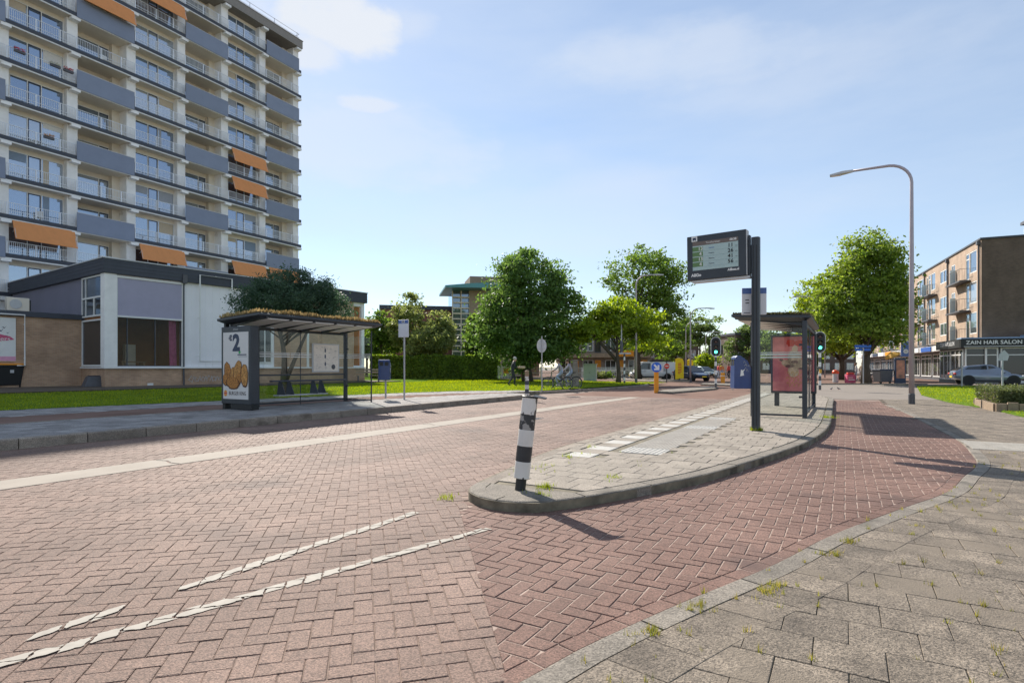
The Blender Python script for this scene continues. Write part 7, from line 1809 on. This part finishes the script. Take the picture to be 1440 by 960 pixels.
# parked bicycles
rr = random.Random(6)
for k, (px, D, rz, col, lb) in enumerate(((1206, 49, .2, 'graphite', 'parked bicycle leftmost in the row at the plane tree'), (1217, 48.5, .6, 'light_grey', 'light framed bicycle second in the row at the plane tree'), (1226, 49, 1.0, 'navy', 'navy bicycle left of the dark container'), (1232, 50, .4, 'graphite', 'dark bicycle tucked against the dark container'),
        (945, 66, .3, 'graphite', 'dark bicycle parked far behind the blue arrow sign'), (952, 67, .9, 'light_grey', 'pale bicycle parked left of the large yellow banner'), (1012, 72, .2, 'light_grey', 'pale bicycle in the rack far behind the central traffic light'), (1024, 73, .5, 'navy', 'navy bicycle in the far rack by the marker post'), (1034, 71, .1, 'light_grey', 'pale bicycle in the far rack left of the blue litter bin'),
        (872, 60, .1, 'graphite', 'dark bicycle by the grey garden fence near the lime tree trunk'), (886, 61, .3, 'graphite', 'dark bicycle between the striped pole and the street lamp'))):
    bicycle(lb, AT(px, D, .02), rz, col, 'parked bicycles')

# ------------------------------------------------------------------ pavement clutter by the shops
p = AT(1241, 47.5, .02); t = thing('waste_container', 'dark grey wheeled container standing right of the bicycles', 'waste container', p, R(8))
mb = MB(); mb.add([(-.5, -.38, .12), (.5, -.38, .12), (.5, .38, .12), (-.5, .38, .12), (-.6, -.46, 1.1), (.6, -.46, 1.1), (.6, .46, 1.1), (-.6, .46, 1.1)], [(0, 3, 2, 1), (4, 5, 6, 7), (0, 1, 5, 4), (1, 2, 6, 5), (2, 3, 7, 6), (3, 0, 4, 7)]); mb.obj('body', M['graphite'], t, bevel=.03); mb = MB(); mb.box(-.64, .64, -.5, .48, 1.1, 1.2); mb.obj('lid', M['navy'], t, bevel=.04)
for s in (-.42, .42): mb = MB(); mb.lathe([(.1, -.03), (.1, .03)], 12, (s, -.3, .1), M=Matrix.Rotation(R(90), 3, 'Y')); mb.obj('wheel', M['tyre'], t)
p = AT(1195.5, 49, .02); t = thing('shop_crate', 'bright pink display crate on the pavement left of the bicycles', 'crate', p, R(-6))
mb = MB(); mb.box(-.34, .34, -.25, .25, 0, .72); mb.obj('crate_body', M['pink'], t, bevel=.02); mb = MB(); mb.box(-.25, .25, -.262, -.252, .25, .33); mb.box(-.25, .1, -.262, -.252, .45, .5); mb.obj('pale_print', M['white'], t); mb = MB(); mb.box(-.26, .26, -.18, .18, .72, .9); mb.obj('wares', M['red'], t, bevel=.05)
p = AT(1175, 50, .02); t = thing('litter_drum', 'grey litter drum with a bright orange red dome beside a tree trunk', 'litter drum', p, 0)
mb = MB(); mb.lathe([(.2, 0), (.23, .06), (.23, .75), (.26, .8)], 18); mb.obj('drum', M['light_grey'], t); mb = MB(); mb.lathe([(.27, .8), (.28, .9), (.22, 1.06), (.1, 1.13), (.03, 1.15)], 18); mb.obj('dome', mat('orange_red', (.75, .09, .02), .4), t, smooth=True)
p = AT(1265.5, 47, .02); t = thing('advert_pillar', 'blue framed advertising case with warm print beside the tall street lamp', 'advert case', p, R(-14))
mb = MB(); mb.box(-.4, .4, -.12, .12, 0, 2.1); mb.obj('case', M['navy'], t, bevel=.03); mb = MB(); mb.box(-.3, .3, -.13, -.122, .45, 1.95); mb.obj('poster', mat('warm_print', (.40, .26, .18), .5, var=.6, scale=2.2, col2=(.5, .2, .12)), t)
p = AT(1254, 53, .02); t = thing('parasol', 'tilted amber market parasol before the shop fronts', 'parasol', p, 0)
mb = MB(); mb.tube([(0, 0, 0), (.2, 0, 2.6)], .04, 8); mb.obj('pole', M['steel'], t); mb = MB(); mb.lathe([(.7, 0), (.66, .09), (.33, .3), (.04, .42)], 8, (.1, 0, 2.4), M=Matrix.Rotation(R(-28), 3, 'Y')); mb.obj('canopy', mat('amber_canvas', (.62, .33, .05), .8), t)
p = AT(1275, 50, .02); t = thing('flag_banner', 'dark blue hanging banner on a post just left of the tall street lamp', 'banner', p, R(-10))
mb = MB(); mb.tube([(.35, 0, 0), (.35, 0, 3.7)], .05, 8); mb.obj('post', M['steel'], t); mb = MB(); mb.box(-.45, .3, -.03, .03, 2.3, 3.6); cl = mb.obj('cloth', M['blue_sign2'], t); mb = MB(); mb.lathe([(.2, 0), (.2, .005), (.12, .006), (.12, 0)], 16, (-.08, -.031, 2.75), M=Matrix.Rotation(R(90), 3, 'X')); mb.obj('ring_mark', M['white'], cl)
for k, (px, v, rz, lb) in enumerate(((1169, 547.6, .4, 'small dark pigeon on the pavement nearer the traffic light'), (1179.5, 547.4, 2.2, 'small dark pigeon on the pavement further right'))):
    p = G(px, v + 1, .012); t = thing('pigeon', lb, 'pigeon', p, rz, 'pigeons on the pavement')
    mb = MB(); prof = [(-.17, .11, .012), (-.1, .13, .035), (-.03, .15, .06), (.05, .17, .062), (.1, .2, .04), (.12, .24, .028), (.135, .265, .03), (.16, .272, .022), (.19, .262, .006)]
    mb.tube([(a, 0, b) for a, b, c in prof], [c for a, b, c in prof], 10); mb.obj('body', M['graphite'], t, smooth=True)
    mb = MB()
    for s in (-.03, .03): mb.tube([(.02, s, .12), (.03, s, .01), (.07, s, .006)], .006, 5)
    mb.obj('legs', M['red'], t); t.scale = (.62, .62, .62)
# awning row over distant shops
p = AT(1150, 70, 0)

# ------------------------------------------------------------------ sky, sun, camera
SUN_EL, SUN_AZ = R(36.2), R(-22.5)      # azimuth from +y towards +x
w = bpy.data.worlds.new('World'); scene.world = w; w.use_nodes = True; nt = w.node_tree; nt.nodes.clear()
out = nt.nodes.new('ShaderNodeOutputWorld'); bg = nt.nodes.new('ShaderNodeBackground')
sky = nt.nodes.new('ShaderNodeTexSky'); sky.sky_type = 'NISHITA'; sky.sun_disc = False; sky.sun_elevation = SUN_EL; sky.sun_rotation = SUN_AZ; sky.air_density = 1.0; sky.dust_density = .1; sky.ozone_density = 1.6
geo = nt.nodes.new('ShaderNodeTexCoord')
def math_(op, a, b=None, clamp=False):
    n = nt.nodes.new('ShaderNodeMath'); n.operation = op; n.use_clamp = clamp
    for i, v in enumerate((a, b)):
        if v is None: continue
        if isinstance(v, (int, float)): n.inputs[i].default_value = v
        else: nt.links.new(v, n.inputs[i])
    return n.outputs[0]
def noise_(scale, stretch, detail=8, seed=0.0, rough=.6):
    mp = nt.nodes.new('ShaderNodeMapping'); mp.inputs['Scale'].default_value = stretch; mp.inputs['Location'].default_value = (seed, seed * .7, 0); nt.links.new(geo.outputs['Generated'], mp.inputs['Vector'])
    n = nt.nodes.new('ShaderNodeTexNoise'); n.inputs['Scale'].default_value = scale; n.inputs['Detail'].default_value = detail; n.inputs['Roughness'].default_value = rough; nt.links.new(mp.outputs['Vector'], n.inputs['Vector']); return n.outputs['Fac']
def blob(px, v, rx, ry, seed, amt, lo=.42, hi=.66, scale=5.0, tiltf=0.0):
    """a cloud around one direction of the sky, its edge broken by noise"""
    d = Vector(((px - CX) / FPX, 1, (HY - v) / FPX)).normalized(); r_ = d.cross(Vector((0, 0, 1))).normalized(); u_ = r_.cross(d)
    def dot(vec):
        n = nt.nodes.new('ShaderNodeVectorMath'); n.operation = 'DOT_PRODUCT'; nt.links.new(geo.outputs['Generated'], n.inputs[0]); n.inputs[1].default_value = vec; return n.outputs['Value']
    x = math_('DIVIDE', dot(r_ * math.cos(tiltf) + u_ * math.sin(tiltf)), rx / FPX); y = math_('DIVIDE', dot(u_ * math.cos(tiltf) - r_ * math.sin(tiltf)), ry / FPX)
    f = math_('ADD', math_('MULTIPLY', x, x), math_('MULTIPLY', y, y)); g_ = math_('SUBTRACT', 1.0, f, True)
    front = math_('GREATER_THAN', dot(d), 0.2)
    nz = noise_(scale, (1, 1, 2.2), 9, seed)
    s = math_('ADD', math_('MULTIPLY', g_, .5), math_('MULTIPLY', nz, .8))
    mr = nt.nodes.new('ShaderNodeMapRange'); mr.interpolation_type = 'SMOOTHSTEP'; mr.inputs['From Min'].default_value = lo + .22; mr.inputs['From Max'].default_value = hi + .3; nt.links.new(s, mr.inputs['Value'])
    return math_('MULTIPLY', math_('MULTIPLY', math_('MULTIPLY', mr.outputs['Result'], front), math_('MULTIPLY', g_, 2.5, True)), amt)
cl = None
for args in ((478, 36, 95, 46, 1.0, 1.0, .30, .50, 9.0), (432, 72, 55, 30, 4.0, .8, .32, .56, 9.0), (575, 38, 60, 34, 7.0, .35, .42, .68, 9.0), (520, 148, 60, 16, 2.0, .7, .30, .54, 8.0), (525, 205, 210, 85, 3.0, .42, .30, .60, 6.0), (620, 262, 340, 90, 5.0, .22, .28, .66, 4.0), (960, 82, 230, 58, 6.0, .36, .30, .68, 9.0, -.10), (1160, 90, 250, 60, 8.0, .25, .34, .7, 5.0), (800, 300, 420, 80, 9.0, .32, .28, .7, 3.0), (360, 10, 90, 60, 11.0, .5, .36, .66, 8.0)):
    b_ = blob(*args); cl = b_ if cl is None else math_('MAXIMUM', cl, b_)
veil = nt.nodes.new('ShaderNodeMapRange'); veil.inputs['From Min'].default_value = .35; veil.inputs['From Max'].default_value = .75; veil.inputs['To Min'].default_value = .3; veil.inputs['To Max'].default_value = .6; nt.links.new(noise_(2.2, (1, 1, 4.5), 8, 13.0), veil.inputs['Value'])
mx = nt.nodes.new('ShaderNodeMixRGB'); nt.links.new(cl, mx.inputs['Fac']); vm = nt.nodes.new('ShaderNodeMixRGB'); nt.links.new(veil.outputs['Result'], vm.inputs['Fac']); nt.links.new(sky.outputs['Color'], vm.inputs['Color1']); vm.inputs['Color2'].default_value = (4.5, 5.2, 6.2, 1)
nt.links.new(vm.outputs['Color'], mx.inputs['Color1']); mx.inputs['Color2'].default_value = (5.3, 5.6, 6.1, 1)
nt.links.new(mx.outputs['Color'], bg.inputs['Color']); bg.inputs['Strength'].default_value = .102
nt.links.new(bg.outputs[0], out.inputs['Surface'])
sl = bpy.data.lights.new('sun', 'SUN'); sl.energy = 5.0; sl.angle = R(.5); sl.color = (1.0, .93, .83)
so = bpy.data.objects.new('sun', sl); COL.objects.link(so)
sd_ = Vector((math.sin(SUN_AZ) * math.cos(SUN_EL), math.cos(SUN_AZ) * math.cos(SUN_EL), math.sin(SUN_EL)))
so.rotation_euler = sd_.to_track_quat('Z', 'Y').to_euler(); so.location = (-20, 40, 60)
cam = bpy.data.cameras.new('camera'); co = bpy.data.objects.new('camera', cam); COL.objects.link(co)
co.location = (0, 0, CAMH); co.rotation_euler = (R(90), 0, 0); cam.sensor_width = 36; cam.lens = 36 * FPX / 1440; cam.shift_y = (HY - 480) / 1440; cam.clip_start = .05; cam.clip_end = 3000
scene.camera = co
scene.view_settings.view_transform = 'Standard'; scene.view_settings.look = 'None'; scene.view_settings.gamma = 1; scene.view_settings.use_curve_mapping = False
scene.view_settings.exposure = .6
scene.cycles.use_denoising = True; scene.cycles.max_bounces = 6; scene.cycles.transparent_max_bounces = 16; scene.cycles.caustics_reflective = False; scene.cycles.caustics_refractive = False
scene.cycles.sample_clamp_indirect = 6
